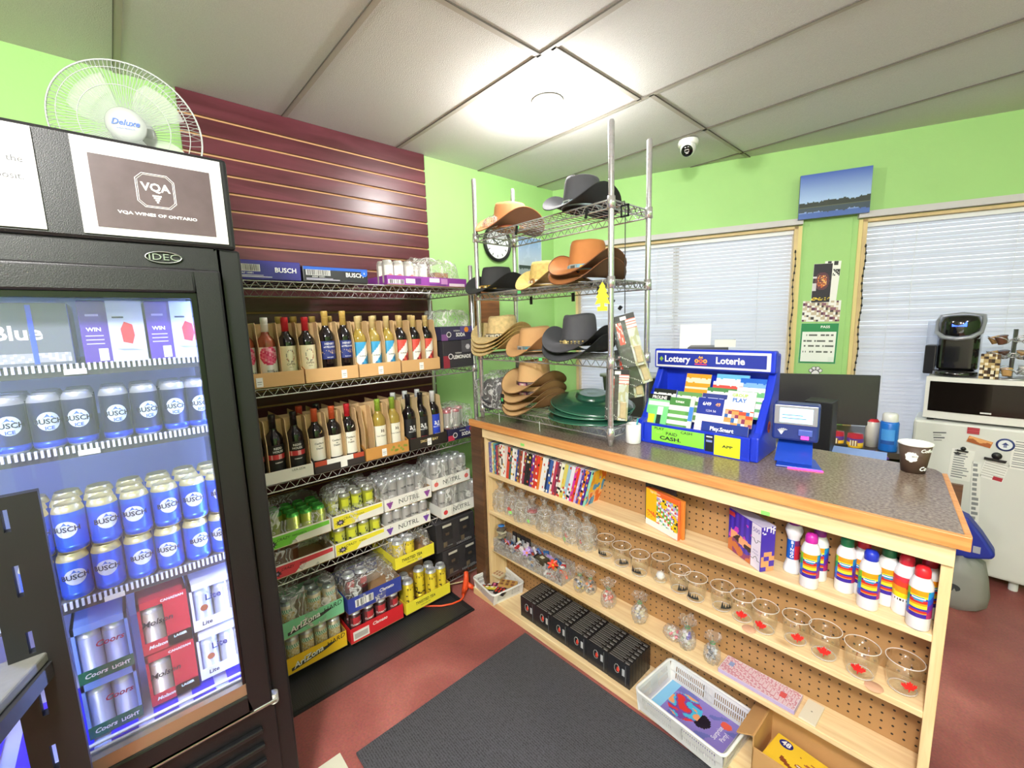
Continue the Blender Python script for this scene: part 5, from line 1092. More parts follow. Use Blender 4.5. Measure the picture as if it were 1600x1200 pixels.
# white baskets
WB=mat('white_basket_plastic','#F0F0F0',.35)
def basket(label,X,Y,w,d,h,rz=0,tiltx=0,z=KZ):
    t=T('plastic_basket',label,'basket',(X,Y,z),rz); t.rotation_euler[0]=math.radians(tiltx)
    ins=.012; m=MB(); m.box(-w/2+ins,w/2-ins,-d/2+ins,d/2-ins,0,.003); m.obj('basket_floor',WB,t)
    m=MB(); P=[(-w/2,-d/2),(w/2,-d/2),(w/2,d/2),(-w/2,d/2)]; 
    rr=[(x*1.0,y*1.0) for x,y in P]
    loop=[]
    for k,(x,y) in enumerate(P):
        sx,sy=(1 if x>0 else -1),(1 if y>0 else -1)
        for a in range(4):
            an=({(-1,-1):PI,(1,-1):1.5*PI,(1,1):0,(-1,1):.5*PI}[(sx,sy)])+a*PI/6; loop.append((x-sx*.02+.02*math.cos(an),y-sy*.02+.02*math.sin(an),h))
    m.tube(loop,.0055,8,closed=True); m.obj('rim',WB,t)
    m=MB()
    for k in range(4):
        a,b=Vector(P[k]),Vector(P[(k+1)%4]); L=(b-a).length; dr=(b-a).normalized(); nrm=Vector((-dr.y,dr.x))
        M_=Matrix(((dr.x,nrm.x,0,a.x),(dr.y,nrm.y,0,a.y),(0,0,1,0),(0,0,0,1))); m.T=M_
        def sl(x0,x1,z0,z1): # panel with slight inward taper
            o0,o1=ins*(1-z0/h),ins*(1-z1/h); m.face([(x0,o0,z0),(x1,o0,z0),(x1,o1,z1),(x0,o1,z1)]); m.face([(x0,o0+.002,z0),(x0,o1+.002,z1),(x1,o1+.002,z1),(x1,o0+.002,z0)])
        sl(0.006,L-.006,0,h*.22); sl(.006,L-.006,h*.80,h); sl(.006,L-.006,h*.49,h*.55); sl(.006,.03,h*.2,h*.82); sl(L-.03,L-.006,h*.2,h*.82); sl(L/2-.02,L/2+.02,h*.2,h*.82)
        x=.034
        while x<L-.032: sl(x,x+.0035,h*.2,h*.82); x+=.0075
    m.T=Matrix(); m.obj('slotted_walls',WB,t); return t
basket('white slotted basket of makeup items at the left end of the bottom shelf',.765,1.40,.215,.20,.06,-8)
for k,(x,y,w,d,c,c2,rz,lb) in enumerate(((.72,1.36,.07,.04,'#3A3A38','#B8483A',40,'olive pouch with a red mark'),(.77,1.40,.085,.05,'#5A1A38','#E0709A',35,'maroon nail polish set with pink dots'),(.80,1.44,.1,.06,'#C8A05A','#8A5A3A',30,'gold and tan palette with a mirror'),(.78,1.345,.09,.015,'#D8C84A','#EDE8D0',38,'yellow striped pencil pack'),(.845,1.345,.06,.05,'#2A2A2E','#D8402E',20,'black and yellow lighter card'),(.735,1.43,.06,.05,'#D9C9A8','#A8785A',10,'cream cardboard sleeve'))):
    o=T('cosmetic_item',lb+' lying in the left white basket','trinket',(x,y,KZ+.005+.011*k),rz,'items in the left white basket'); MB().box(-w/2,w/2,-d/2,d/2,0,.012,c).obj('case',GLOSS,o,bevel=.002)
    m=MB()
    for q in range(6): m.box(-w*.4+(q%3)*w*.3,-w*.4+(q%3)*w*.3+w*.16,-d*.36+(q//3)*d*.42,-d*.36+(q//3)*d*.42+d*.28,.0122,.0135,c2)
    m.obj('coloured_pans',PRINT,o)
b2=basket('large white slotted basket holding a purple picture book','x' and 1.86,1.385,.335,.235,.085,-5,0)
def prin(u,v):
    q=noise.noise(Vector((u*5,v*5,9)))
    if ((u-.86)/.07)**2+((v-.78)/.09)**2<1: return '#E8604A'
    if u<.14: return '#8AC8F2'
    if ((u-.36)**2/.05+(v-.55)**2/.12)<1: 
        if q>.22: return '#E8A070'
        if q<-.2: return '#D83A3A'
        return '#4AB8E0' if q>0 else '#7A4AA0'
    if ((u-.62)**2/.012+(v-.5)**2/.03)<1: return '#1F1B2A'
    return '#8A7CC8' if q<.25 else '#6A6FB8'
pb=T('picture_book','purple picture book with generic colourful cover lying in the white basket','book',(1.86,1.385,KZ+.006),-5); MB().box(-.135,.135,-.085,.085,0,.022,'#8A7CC8',cols={'f':'#EDEAF2','r':'#EDEAF2'}).obj('book_block',GLOSS,pb,bevel=.002)
m=MB(); m.T=Matrix.Translation((0,0,.0226))@Matrix.Rotation(-PI/2,4,'X'); m.art(.268,.168,64,44,prin,z0=-.084,y=0); m.obj('cover_picture',GLOSS,pb)
text('Surprise',.024,WINK,pb,(.088,.0,.0232),rot=(-PI/2,0,PI/2),sx=.8); text('Party!',.022,WINK,pb,(.112,.0,.0232),rot=(-PI/2,0,PI/2),sx=.8)
# cardboard box with a yellow snack box
cb=T('open_cardboard_box','open brown cardboard box at the right end of the bottom shelf','cardboard box',(2.235,1.425,KZ),-2)
m=MB(); w,d,h=.33,.17,.135; q=.004; KC='#8E7350'
m.box(-w/2,w/2,-d/2,d/2,0,q,KC); m.box(-w/2,w/2,-d/2,-d/2+q,q,h*.7,KC); m.box(-w/2,w/2,d/2-q,d/2,q,h,KC); m.box(-w/2,-w/2+q,-d/2,d/2,q,h,KC); m.box(w/2-q,w/2,-d/2,d/2,q,h,KC)
m.T=Matrix.Translation((-w/2,0,h))@Matrix.Rotation(math.radians(-28),4,'Y'); m.box(-.055,0,-d/2,d/2,-.002,.002,KC); m.T=Matrix(); m.obj('box_walls',CARD,cb)
sb=T('snack_box','yellow 48-count treat box lying in the brown cardboard box','treat box',(2.225,1.40,KZ+.075),-8); MB().box(-.13,.13,-.062,.062,-.065,0,'#F0C63A').obj('carton',GLOSS,sb,bevel=.002)
def dogp(u,v):
    q=noise.noise(Vector((u*7,v*7,4)))
    if u>.72: return '#6AA8E0' if v>.3 else '#3A6AC0'
    if .3<u<.65 and .1<v<.75 and q>0: return '#A8643A' if q<.2 else '#F0E8DC'
    if .15<u<.3 and v<.5 and q>.05: return '#8A4A2A'
    return '#F2C83A'
m=MB(); m.T=Matrix.Translation((0,0,.0006))@Matrix.Rotation(-PI/2,4,'X'); m.art(.256,.12,60,30,dogp,z0=-.06,y=0); m.T=Matrix(); 
m.T=Matrix.Translation((-.095,.036,.0012)); m.lathe([(.0001,0),(.02,0)],20,'#2A2A7A',sy=.8); m.T=Matrix(); m.obj('dog_picture',GLOSS,sb)
text('48',.026,WINK,sb,(-.095,.036,.002),rot=(-PI/2,0,0),bold=.0008)
# ---- floor mats and cord
CAR,n,l,b=nt('charcoal_ribbed_carpet'); tc=n.new('ShaderNodeTexCoord'); mp=n.new('ShaderNodeMapping'); mp.inputs['Rotation'].default_value=(0,0,0); l.new(tc.outputs['Object'],mp.inputs[0])
wv=n.new('ShaderNodeTexWave'); wv.inputs['Scale'].default_value=38; wv.inputs['Distortion'].default_value=2.5; wv.inputs['Detail Scale'].default_value=9; wv.bands_direction='Y'; l.new(mp.outputs[0],wv.inputs[0])
t1=n.new('ShaderNodeTexNoise'); t1.inputs['Scale'].default_value=260; l.new(tc.outputs['Object'],t1.inputs[0]); r=n.new('ShaderNodeValToRGB'); e=r.color_ramp.elements; e[0].position=.3; e[0].color=(*srgb('#232327'),1); e[1].position=.72; e[1].color=(*srgb('#4E4E54'),1)
ma=n.new('ShaderNodeMath'); ma.operation='MULTIPLY_ADD'; l.new(wv.outputs['Fac'],ma.inputs[0]); ma.inputs[1].default_value=.28; l.new(t1.outputs['Fac'],ma.inputs[2]); l.new(ma.outputs[0],r.inputs[0]); l.new(r.outputs[0],b.inputs['Base Color']); b.inputs['Roughness'].default_value=.95
bu=n.new('ShaderNodeBump'); bu.inputs['Strength'].default_value=.7; bu.inputs['Distance'].default_value=.003; l.new(ma.outputs[0],bu.inputs['Height']); l.new(bu.outputs[0],b.inputs['Normal'])
o=MB().box(1.075,3.4,.46,1.30,.0,.009).obj('floor_mat',CAR); o.data.transform(Matrix.Identity(4)); tag(o,'large charcoal ribbed carpet mat on the red floor','floor mat')
RUB,n,l,b=nt('black_rubber_studs'); tc=n.new('ShaderNodeTexCoord'); v=n.new('ShaderNodeTexVoronoi'); v.inputs['Scale'].default_value=110; v.inputs['Randomness'].default_value=0; l.new(tc.outputs['Object'],v.inputs[0]); b.inputs['Base Color'].default_value=(.028,.029,.031,1); b.inputs['Roughness'].default_value=.42
bu=n.new('ShaderNodeBump'); bu.inputs['Strength'].default_value=.8; bu.inputs['Distance'].default_value=.002; bu.invert=True; l.new(v.outputs['Distance'],bu.inputs['Height']); l.new(bu.outputs[0],b.inputs['Normal'])
rm=T('rubber_mat','black studded rubber runner mat under the wire shelving','floor mat',(0,0,0)); MB().box(.05,.735,.30,1.21,0,.007).obj('studded_mat',RUB,rm)
m=MB(); m.box(.735,.76,.30,1.235,0,.007); m.box(.05,.735,1.21,1.235,0,.007); m.box(.742,.749,.30,1.225,.007,.011); m.obj('smooth_border',mat('black_rubber','#222326',.4),rm)
o=MB().box(1.03,1.25,-.2,.42,0,.004).obj('cream_floor_patch',mat('cream_floor_tile','#D8D6C4',.5)); tag(o,'pale cream floor tile at the mat corner','floor tile')
ec=T('extension_cord','orange extension cord with a three-way socket by the rubber mat','cord',(0,0,0)); OR=mat('orange_cord','#F0562A',.4)
MB().tube([(.55,1.05,.012),(.62,1.12,.013),(.65,1.17,.015),(.655,1.22,.013),(.64,1.25,.012),(.625,1.262,.02)],.0048,8).obj('cable',OR,ec)
m=MB(); m.tube([(.628,1.258,.016),(.60,1.29,.024),(.573,1.322,.05),(.548,1.342,.078)],[.010,.017,.016,.013],10); m.tube([(.58,1.315,.035),(.605,1.33,.02),(.627,1.336,.016)],[.014,.014,.012],10); m.obj('three_way_socket',OR,ec,smooth=True)
MB().tube([(.57,1.325,.045),(.54,1.30,.03),(.50,1.25,.02),(.42,1.2,.02)],.0035,6).obj('cream_lead',mat('cream_cable','#D8C8A0',.5),ec)
# ================================================================ HAT RACK on the counter
HX,HY,HL,HD=.630,1.447,.83,.272; CTZ=.9852
HZ=[1.948,1.652,1.338,1.05]
hr=wire_rack('hat_rack','chrome wire rack full of cowboy hats standing on the counter','shelving',0,HL,HD,HZ,2.228,z_base=CTZ,h=.03,rp=.0115) if False else wire_rack('hat_rack','chrome wire rack full of cowboy hats standing on the counter',(HX,HY,0),0,HL,HD,HZ,2.228,z_base=CTZ,h=.03,rp=.0115)
def felt(col,straw=False,dark=None):
    k='hat_%s_%d'%(col,straw)
    if k in _M: return _M[k]
    m=mat(k,col,.8,bump=.6 if straw else .25,bscale=500 if straw else 900,var=.16 if straw else .07,vscale=60 if straw else 12); return m
def hat(label,X,Y,Z,rz,col,bandc='#6A4A2A',orn=None,a=.182,b=.172,H=.135,curl=.076,straw=False,under=None,tilt=(0,0),oc='#C9B27A',crown=True,stitch=None,pinch=1,group=None,thin=False):
    t=T('cowboy_hat',label,'hat',(X,Y,Z),0,group); t.rotation_euler=(math.radians(tilt[0]),math.radians(tilt[1]),math.radians(rz+7))
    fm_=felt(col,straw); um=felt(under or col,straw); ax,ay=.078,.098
    def brim(t_,th):
        s,c=math.sin(th),math.cos(th)    # s: side, c: front/back (front = -y)
        r0x,r0y=ax,ay; sx=abs(s)
        k=t_
        cz=curl*(k**1.7)*(sx**2.2)-(.030 if c>0 else .018)*k*k*(abs(c)**2)+ (.0)
        xo=b*(1-.26*(sx**3)*(curl/.085)); yo=a
        x=(r0x+(xo-r0x)*k)*s; y=-(r0y+(yo-r0y)*k)*c
        return (x,y,.022+cz)
    N=48; rows=[[brim(j/9,2*PI*i/N) for i in range(N)] for j in range(10)]
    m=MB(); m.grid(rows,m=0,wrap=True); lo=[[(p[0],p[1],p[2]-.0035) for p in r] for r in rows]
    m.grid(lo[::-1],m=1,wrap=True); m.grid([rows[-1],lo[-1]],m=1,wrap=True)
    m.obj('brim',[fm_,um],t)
    if stitch:
        m=MB(); m.tube([(p[0],p[1],p[2]-.0015) for p in rows[-1]],.0024,5,closed=True); m.obj('brim_edge',mat('edge_'+stitch,stitch,.6),t)
    if crown:
        rows=[]
        for j,(z,k) in enumerate([(0.01,1.0),(.03,.99),(.055,.96),(.08,.93),(H*.86,.89),(H*.96,.84)]):
            row=[]
            for i in range(N):
                th=2*PI*i/N; s,c=math.sin(th),math.cos(th); x=ax*k*s; y=-ay*k*c
                u=max(0,(z-.05)/H)
                f=max(0,c)**3*u*pinch; x*=1-.38*f; y*=1-.04*f
                row.append((x,y,z+(.012*c*c*(1 if c<0 else .6))*u))
            rows.append(row)
        last=rows[-1]
        for kk,dz in ((.93,.006),(.8,.007),(.62,-.002),(.42,-.014),(.22,-.022),(.001,-.024)):
            row=[]
            for i,p in enumerate(last):
                x,y=p[0]*kk,p[1]*kk; edge=abs(y)/ay
                row.append((x,y,p[2]+dz+(.018*edge**2 if kk<.7 else 0)-(.016*max(0,-y/ay)**2*(1-abs(x)/ax) if kk<.95 else 0)))
            rows.append(row)
        m=MB(); m.grid(rows,wrap=True); m.obj('crown',fm_,t)
        if bandc:
            rows=[]
            for z,k in ((.014,1.015),(.016,1.035),(.036,1.025),(.038,1.0)):
                rows.append([(ax*k*math.sin(2*PI*i/N),-ay*k*math.cos(2*PI*i/N),z) for i in range(N)])
            m=MB(); m.grid(rows,wrap=True); bd=m.obj('hat_band',mat('band_'+bandc,bandc,.5,bump=.4,bscale=150),t)
            if orn:
                def pt(an,z,o=.001): k=1.036; return Matrix.Translation(((ax*k+o)*math.sin(an),-(ay*k+o)*math.cos(an),z))@Matrix.Rotation(an,4,'Z')@Matrix.Rotation(PI/2,4,'X')
                m=MB()
                if orn=='concho':
                    m.T=pt(.15,.028); m.lathe([(.0001,.004),(.006,.004),(.009,.001),(.015,.003),(.017,0)],18,oc); m.lathe([(.0001,.0055),(.006,.005)],12,'#F2EDE2')
                elif orn=='studs':
                    for k in range(12): m.T=pt(-.75+.19*k,.031); m.lathe([(.0001,.003),(.0035,.001),(.004,0)],6,oc); m.T=pt(-.75+.19*k,.021); m.lathe([(.0001,.003),(.0035,.001),(.004,0)],6,oc)
                    m.T=pt(-.2,.026); m.lathe([(.0001,.005),(.008,.004),(.013,0)],10,oc)
                elif orn=='plates':
                    for k in range(6): m.T=pt(-.6+.27*k,.026); m.box(-.0095,.0095,-.0085,.0085,0,.003,oc); m.box(-.005,.005,-.004,.004,.003,.0045,'#F2E9D2' if k%2 else '#3A3A3A')
                elif orn=='buckle':
                    m.T=pt(.0,.026); m.box(-.017,.017,-.012,.012,0,.003,'#B9BCC0'); m.box(-.011,.011,-.007,.007,.003,.004,'#5F6468'); 
                    for k in range(3): m.T=pt(.45+.22*k,.026); m.box(-.006,.006,-.006,.006,0,.002,oc)
                elif orn=='purple':
                    m.T=pt(.25,.027); m.box(-.026,.026,-.011,.011,0,.002,'#5A3A5A'); m.box(-.018,.018,-.006,.006,.002,.003,'#E0A8B8'); m.box(-.008,.006,-.004,.004,.003,.004,'#F0E6D8')
                m.obj('band_ornament',mat('ornament_metal',None,.3,.4),bd)
    return t
G=None
S1=HZ[0]+.006;S2=HZ[1]+.006;S3=HZ[2]+.006;S4=HZ[3]+.006
# top shelf
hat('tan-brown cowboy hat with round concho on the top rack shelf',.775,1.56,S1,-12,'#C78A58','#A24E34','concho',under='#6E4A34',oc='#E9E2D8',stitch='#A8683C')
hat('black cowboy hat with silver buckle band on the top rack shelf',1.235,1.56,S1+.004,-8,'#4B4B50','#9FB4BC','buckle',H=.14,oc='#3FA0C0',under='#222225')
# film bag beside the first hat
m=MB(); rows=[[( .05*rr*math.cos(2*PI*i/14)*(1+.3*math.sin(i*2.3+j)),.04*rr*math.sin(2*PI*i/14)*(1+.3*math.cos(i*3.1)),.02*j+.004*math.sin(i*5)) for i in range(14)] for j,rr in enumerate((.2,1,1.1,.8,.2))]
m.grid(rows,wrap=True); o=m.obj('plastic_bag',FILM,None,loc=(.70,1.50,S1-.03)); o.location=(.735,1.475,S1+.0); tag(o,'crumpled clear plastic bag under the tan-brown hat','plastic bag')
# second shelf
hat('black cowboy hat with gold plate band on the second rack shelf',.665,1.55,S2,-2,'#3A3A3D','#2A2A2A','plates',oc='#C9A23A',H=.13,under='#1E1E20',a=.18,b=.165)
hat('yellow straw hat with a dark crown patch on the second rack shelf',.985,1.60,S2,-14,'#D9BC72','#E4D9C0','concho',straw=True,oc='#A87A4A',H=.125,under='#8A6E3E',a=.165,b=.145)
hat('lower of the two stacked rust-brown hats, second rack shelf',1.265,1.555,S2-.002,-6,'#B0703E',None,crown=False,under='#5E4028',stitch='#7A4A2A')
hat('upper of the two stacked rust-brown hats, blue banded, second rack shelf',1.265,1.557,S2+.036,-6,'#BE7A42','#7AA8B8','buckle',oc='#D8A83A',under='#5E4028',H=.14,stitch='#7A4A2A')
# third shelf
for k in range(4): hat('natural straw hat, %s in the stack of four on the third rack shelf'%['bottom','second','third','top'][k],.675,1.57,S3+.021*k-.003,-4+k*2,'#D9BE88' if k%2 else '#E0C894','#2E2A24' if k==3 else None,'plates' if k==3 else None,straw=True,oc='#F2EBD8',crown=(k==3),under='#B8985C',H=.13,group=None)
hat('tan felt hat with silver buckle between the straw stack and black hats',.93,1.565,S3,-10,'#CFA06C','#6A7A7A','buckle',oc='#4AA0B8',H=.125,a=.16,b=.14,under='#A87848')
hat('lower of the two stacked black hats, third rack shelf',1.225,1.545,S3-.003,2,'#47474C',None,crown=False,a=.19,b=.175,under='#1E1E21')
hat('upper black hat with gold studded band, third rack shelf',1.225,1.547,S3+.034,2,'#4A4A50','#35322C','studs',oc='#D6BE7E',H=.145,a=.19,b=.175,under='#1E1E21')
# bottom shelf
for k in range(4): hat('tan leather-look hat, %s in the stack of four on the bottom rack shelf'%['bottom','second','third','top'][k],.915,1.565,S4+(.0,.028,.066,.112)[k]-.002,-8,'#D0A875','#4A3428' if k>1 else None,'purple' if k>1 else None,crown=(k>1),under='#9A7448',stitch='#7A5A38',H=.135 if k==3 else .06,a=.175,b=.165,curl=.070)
m=MB(); m.box(-.012,.012,-.001,.001,0,.05,'#1D1E1E'); m.box(-.006,.006,-.0016,-.001,.012,.03,'#4AC86A'); o=m.obj('hang_tag',PRINT,None,loc=(.845,1.405,1.095)); tag(o,'black hang tag with a green square on the stacked tan hats','hang tag')
for k in range(2): hat('black hat in clear plastic wrap, %s of two at the bottom left of the rack'%('lower','upper')[k],.66,1.585,S4+.03*k,10,'#3A3A40','#2A2A2E' if k else None,None,crown=(k==1),a=.16,b=.13,H=.10,under='#222226')
film(bpy.data.objects.new('x',None),.01,.01,.01) if False else None
fb=film(None,.24,.30,.17,seed=91,amp=.02,taper=.3,nu=26); fb.location=(.66,1.435,S4-.004); fb.name='plastic_wrap'; tag(fb,'shiny crumpled plastic wrap over the two black hats at bottom left','plastic wrap')
# green sun hats
GRN=mat('green_film_hat','#1E4A3A',.25,bump=.2,bscale=60,coat=.4)
for k,(dx,dy,dz,tx,ty) in enumerate(((.0,0,.0,0,0),(.0,.004,.034,2,2),(.01,.008,.062,5,6))):
    t=T('sun_hat','dark green glossy wide-brim sun hat, %s in the stack of three'%('bottom','middle','top')[k],'hat',(1.255+dx,1.575+dy,S4+.004+dz)); t.rotation_euler=(math.radians(tx),math.radians(ty),0)
    m=MB(); m.lathe([(.075,.03),(.10,.030),(.15,.022),(.185,.008),(.195,.0),(.1935,-.003),(.18,.004),(.15,.017),(.10,.025),(.075,.025)],48,sy=.92); m.obj('brim',GRN,t)
    m=MB(); m.lathe([(.076,.028),(.070,.05),(.055,.048),(.02,.05),(.0001,.05)] if k==2 else [(.076,.025),(.074,.035)],36); m.obj('crown',GRN,t)
    m=MB(); m.tube([(.194*math.cos(i*PI/24),.92*.194*math.sin(i*PI/24),-.001) for i in range(48)],.0025,6,closed=True); m.obj('brim_edge',mat('green_edge','#3F7A62',.3),t)
# price tags and stickers on the rack lips
for i,(x,z,w,h) in enumerate(((.94,HZ[0]-.045,.016,.04),(1.345,HZ[0]-.05,.013,.04),(.875,HZ[1]-.065,.018,.04),(1.15,HZ[1]-.065,.018,.04),(1.41,HZ[1]-.055,.018,.03))):
    y=HY-.008 if i not in(2,3) else HY+HD*.55
    o=MB().box(-w/2,w/2,-.001,.001,0,h,'#161618').obj('hang_tag',PRINT,None,loc=(x,y,z)); o.rotation_euler=(0,.25 if i<2 else 0,0); tag(o,'small black hang tag under the %s rack shelf, %s'%(('top','top','second','second','second')[i],('under the tan-brown hat','by the right post','left one','middle one','by the right post')[i]),'hang tag')
for i,(x,z) in enumerate(((.95,HZ[0]-.014),(.95,HZ[1]-.012),(.875,HZ[2]-.012),(1.08,HZ[2]-.012))):
    o=MB().box(-.011,.011,-.001,0,-.007,.007,'#6CE08A').obj('green_sticker',PRINT,None,loc=(x,HY-.0055,z)); tag(o,'small green price sticker on the %s rack shelf lip%s'%(('top','second','third','third')[i],('','',', left',', right')[i]),'sticker')
# clip strip with glove packs
cs=T('clip_strip','black clip strip with a square holder hanging at the rack\'s right side','clip strip',(HX+HL+.018,1.515,1.52))
m=MB(); m.tube([(0,0,.40),(0,.002,.0)],.002,5); m.tube([(0,0,.40),(-.004,0,.43),(-.02,0,.43)],.002,5); m.obj('strip',BLACK,cs)
for k in range(8): MB().box(-.002,.014,-.004,.004,.34-.045*k,.352-.045*k).obj('clip',BLACK,cs).rotation_euler=(0,-.9,0)
m=MB(); 
for a in ((-.018,.018,.37,.376),(-.018,.018,.41,.416),(-.018,-.013,.37,.416),(.013,.018,.37,.416)): m.box(a[0],a[1],-.006,.0,a[2],a[3])
m.obj('square_holder',BLACK,cs)
CRD=mat('glove_card',None,.4)
def gpack(label,X,Y,Z,rz,ry,flip=0):
    t=T('glove_pack',label,'glove pack',(X,Y,Z)); t.rotation_euler=(0,math.radians(ry),math.radians(rz))
    def f(u,v):
        if v>.90: return '#1E1F20' if not (.35<u<.65 and v<.96) else '#D8D8D8'
        if u<.58:
            if .45<v<.86 and .14<u<.36: return '#D8452E' if hsh(int(u*40),int(v*22))>.25 else '#F0D8D0'
            return '#3A403C' if hsh(int(u*30),int(v*44))>.12 or v>.4 else '#C9CCC8'
        if v>.72: return '#DCE2DC' if hsh(int(v*60))>.3 else '#D86A5A'
        return '#B8B890' if noise.noise(Vector((u*9,v*7,2)))>0 else '#C9CFC4'
    m=MB(); m.box(-.045,.045,0,.003,-.21,0,'#A9AEA8'); m.art(.09,.21,30,60,f,z0=-.21,y=-.0006); m.obj('card',CRD,t)
    m=MB(); m.box(.014,.040,-.010,-.001,-.200,-.13); m.obj('glove',mat('tan_glove','#BFAE86',.7,var=.15,vscale=40),t,bevel=.006)
    m=MB(); m.box(-.043,.044,-.018,-.0012,-.207,-.03); m.obj('blister',clear('blister_clear',(.97,.98,.98),.5,.06,bump=.4,bscale=20),t,bevel=.006)
gpack('work glove pack on the clip strip, nearest and highest',1.485,1.485,1.515,34,-14); gpack('work glove pack on the clip strip, behind the highest one',1.475,1.52,1.43,40,-20)
gpack('work glove pack hanging lowest beside the green hats',1.475,1.475,1.30,30,2); gpack('work glove pack half hidden behind the right rack post',1.468,1.535,1.38,44,-10)
# yellow tree air freshener
at=T('air_freshener','yellow tree-shaped air freshener hanging on the right front rack post','air freshener',(1.435,HY-.022,1.545),20)
P=[(-.006,0),(-.018,.0),(-.018,-.01),(-.006,-.008)]
tp=[(0,.1),(.012,.082),(.009,.08),(.02,.062),(.014,.06),(.026,.04),(.018,.038),(.03,.014),(.008,.018),(.008,.006),(.02,.004),(.02,-.012),(-.02,-.012),(-.02,.004),(-.008,.006),(-.008,.018),(-.03,.014),(-.018,.038),(-.026,.04),(-.014,.06),(-.02,.062),(-.009,.08),(-.012,.082)]
MB().prismY(tp,0,.002,'#F4F02A').obj('tree_card',PRINT,at); MB().tube([(0,.001,.098),(.004,.004,.115)],.0006,4,c='#EEEEEE').obj('string',PRINT,at)
# wire tie ends hanging from the bottom shelf
for x in (.775,1.065): 
    o=MB().tube([(0,0,.0),(.006,-.006,-.02),(.014,-.012,-.045)],.0012,5).obj('cable_tie',WHITEP,None,loc=(x,HY-.006,HZ[3]-.02)); tag(o,'thin pale cable tie tail on the bottom rack shelf, %s'%('left' if x<1 else 'middle'),'cable tie')
# ---- things behind the rack on the walls
ck=T('wall_clock','round white wall clock with black rim on the green left wall','clock',(.001,2.135,2.07),90)
m=MB(); m.T=Matrix.Rotation(PI/2,4,'X'); m.lathe([(.108,0),(.128,.004),(.132,.02),(.122,.032),(.112,.026),(.108,.016)],40); m.obj('rim',BLACK,ck)
m=MB(); m.T=Matrix.Rotation(PI/2,4,'X'); m.lathe([(.0001,.012),(.11,.012)],40,'#EEF3F6'); 
m.obj('dial',PRINT,ck)
m=MB()
for k in range(12):
    a=k*PI/6; m.T=Matrix.Rotation(a,4,'Y'); m.box(-.0025,.0025,-.0135,-.0125,.082,.1,'#26262A')
m.obj('hour_marks',PRINT,ck)
for a,l,w in ((-1.0,.055,.0035),(1.2,.08,.0025)): m=MB(); m.T=Matrix.Rotation(a,4,'Y'); m.box(-w,w,-.016,-.0145,-.01,l); m.obj('clock_hand',BLACK,ck)
def sky(u,v):
    if v>.42: 
        c=srgb('#7FA3D8'); d=srgb('#C9D6EA'); k=(v-.42)/.58; n_=noise.noise(Vector((u*6,v*9,2)))
        return tuple(d[i]*(1-k)+c[i]*k+(.06 if n_>.25 else 0) for i in range(3))
    if v>.36-.03*hsh(int(u*40)): return '#3A4A48'
    return '#9AA8B0' if v>.15 else '#B5A98A'
po=T('wall_poster','tall lake and sky print on the left wall near the corner','picture',(.001,2.48,1.78),90)
MB().box(-.13,.13,-.004,0,0,.37,'#E9EDF2').obj('print_sheet',PRINT,po); m=MB(); m.art(.25,.36,30,46,sky,z0=.005,y=-.0048); m.obj('lake_picture',PRINT,po)
# crates / cartons standing against the wall behind rack
o=MB().box(-.09,.09,0,.12,0,.32).obj('wooden_box',wood('crate_brown','#6A4022','#8E5A30',knots=False),None); o.location=(.13,1.90,0); o.rotation_euler=(0,0,math.radians(90)); o.location=(.005,1.95,1.46); MBX=o
tag(o,'brown wooden box mounted on the left wall behind the rack','wooden box'); o.location=(.122,1.95,1.44)
bc=T('storage_tote','grey plastic storage tote behind the hat rack','storage tote',(.80,2.68,.761))
MB().lathe([(.0001,0),(.2,0),(.235,.33),(.25,.335),(.25,.35),(.0001,.352)],4,a0=PI/4,a1=PI/4+2*PI,sy=.75).obj('tote_body',mat('grey_tote','#A8ABAE',.4),bc,bevel=.0)
MB().lathe([(.252,.332),(.258,.336),(.258,.355),(.0001,.362)],4,a0=PI/4,a1=PI/4+2*PI,sy=.75).obj('lid',mat('tote_lid','#C4C7C9',.4),bc)
# ================================================================ ON THE COUNTER
RBL=mat('royal_blue_plastic','#1A36C8',.3)
lo=T('lottery_stand','royal blue lottery leaflet stand on the counter','display stand',(1.508,1.590,CTZ),1.5)
W_=.425; D_=.22
m=MB(); m.box(0,W_,0,D_,0,.012); m.box(0.018,W_-.0,0,.014,.0,.085); m.obj('front_tray',RBL,lo,bevel=.003)
side=[(0,0),(D_,0),(D_,.37),(D_-.04,.37),(D_-.045,.30),(D_-.08,.24),(D_-.14,.16),(.03,.1),(0,.09)]
for x in (-.012,W_-.0):
    m=MB(); P=[(x,a,b) for a,b in side]; Q=[(x+.028,a,b) for a,b in side]; m.face(P[::-1]); m.face(Q)
    for i in range(len(P)): m.face([P[i],P[(i+1)%len(P)],Q[(i+1)%len(Q)],Q[i]])
    m.obj('side_panel',RBL,lo,bevel=.006)
m=MB(); m.box(0.016,W_,D_-.01,D_,0,.37); m.obj('back_panel',RBL,lo)
for k in range(3): m=MB(); m.T=Matrix.Translation((0,.05+.05*k,.04+.04*k))@Matrix.Rotation(math.radians(-22),4,'X'); m.box(.018,W_-.002,-.0015,.0015,-.03,.03); m.obj('step',mat('clear_blue_step','#2A46C8',.3),lo)
m=MB(); m.box(-.014,W_+.03,D_-.075,D_-.04,.30,.382); hd=m.obj('header',RBL,lo,bevel=.006)
MB().box(-.005,W_+.015,D_-.079,D_-.0745,.306,.374,c='#ECECEC').obj('white_border',GLOSS,hd,bevel=.002); MB().box(.003,W_+.002,D_-.0805,D_-.0785,.315,.365,c='#27359A').obj('blue_sign_face',GLOSS,hd)
text('Lottery',.037,WINK,hd,(.09,D_-.0812,.340),bold=.0011,sx=.98); text('Loterie',.037,WINK,hd,(.30,D_-.0812,.340),bold=.0011,sx=.98)
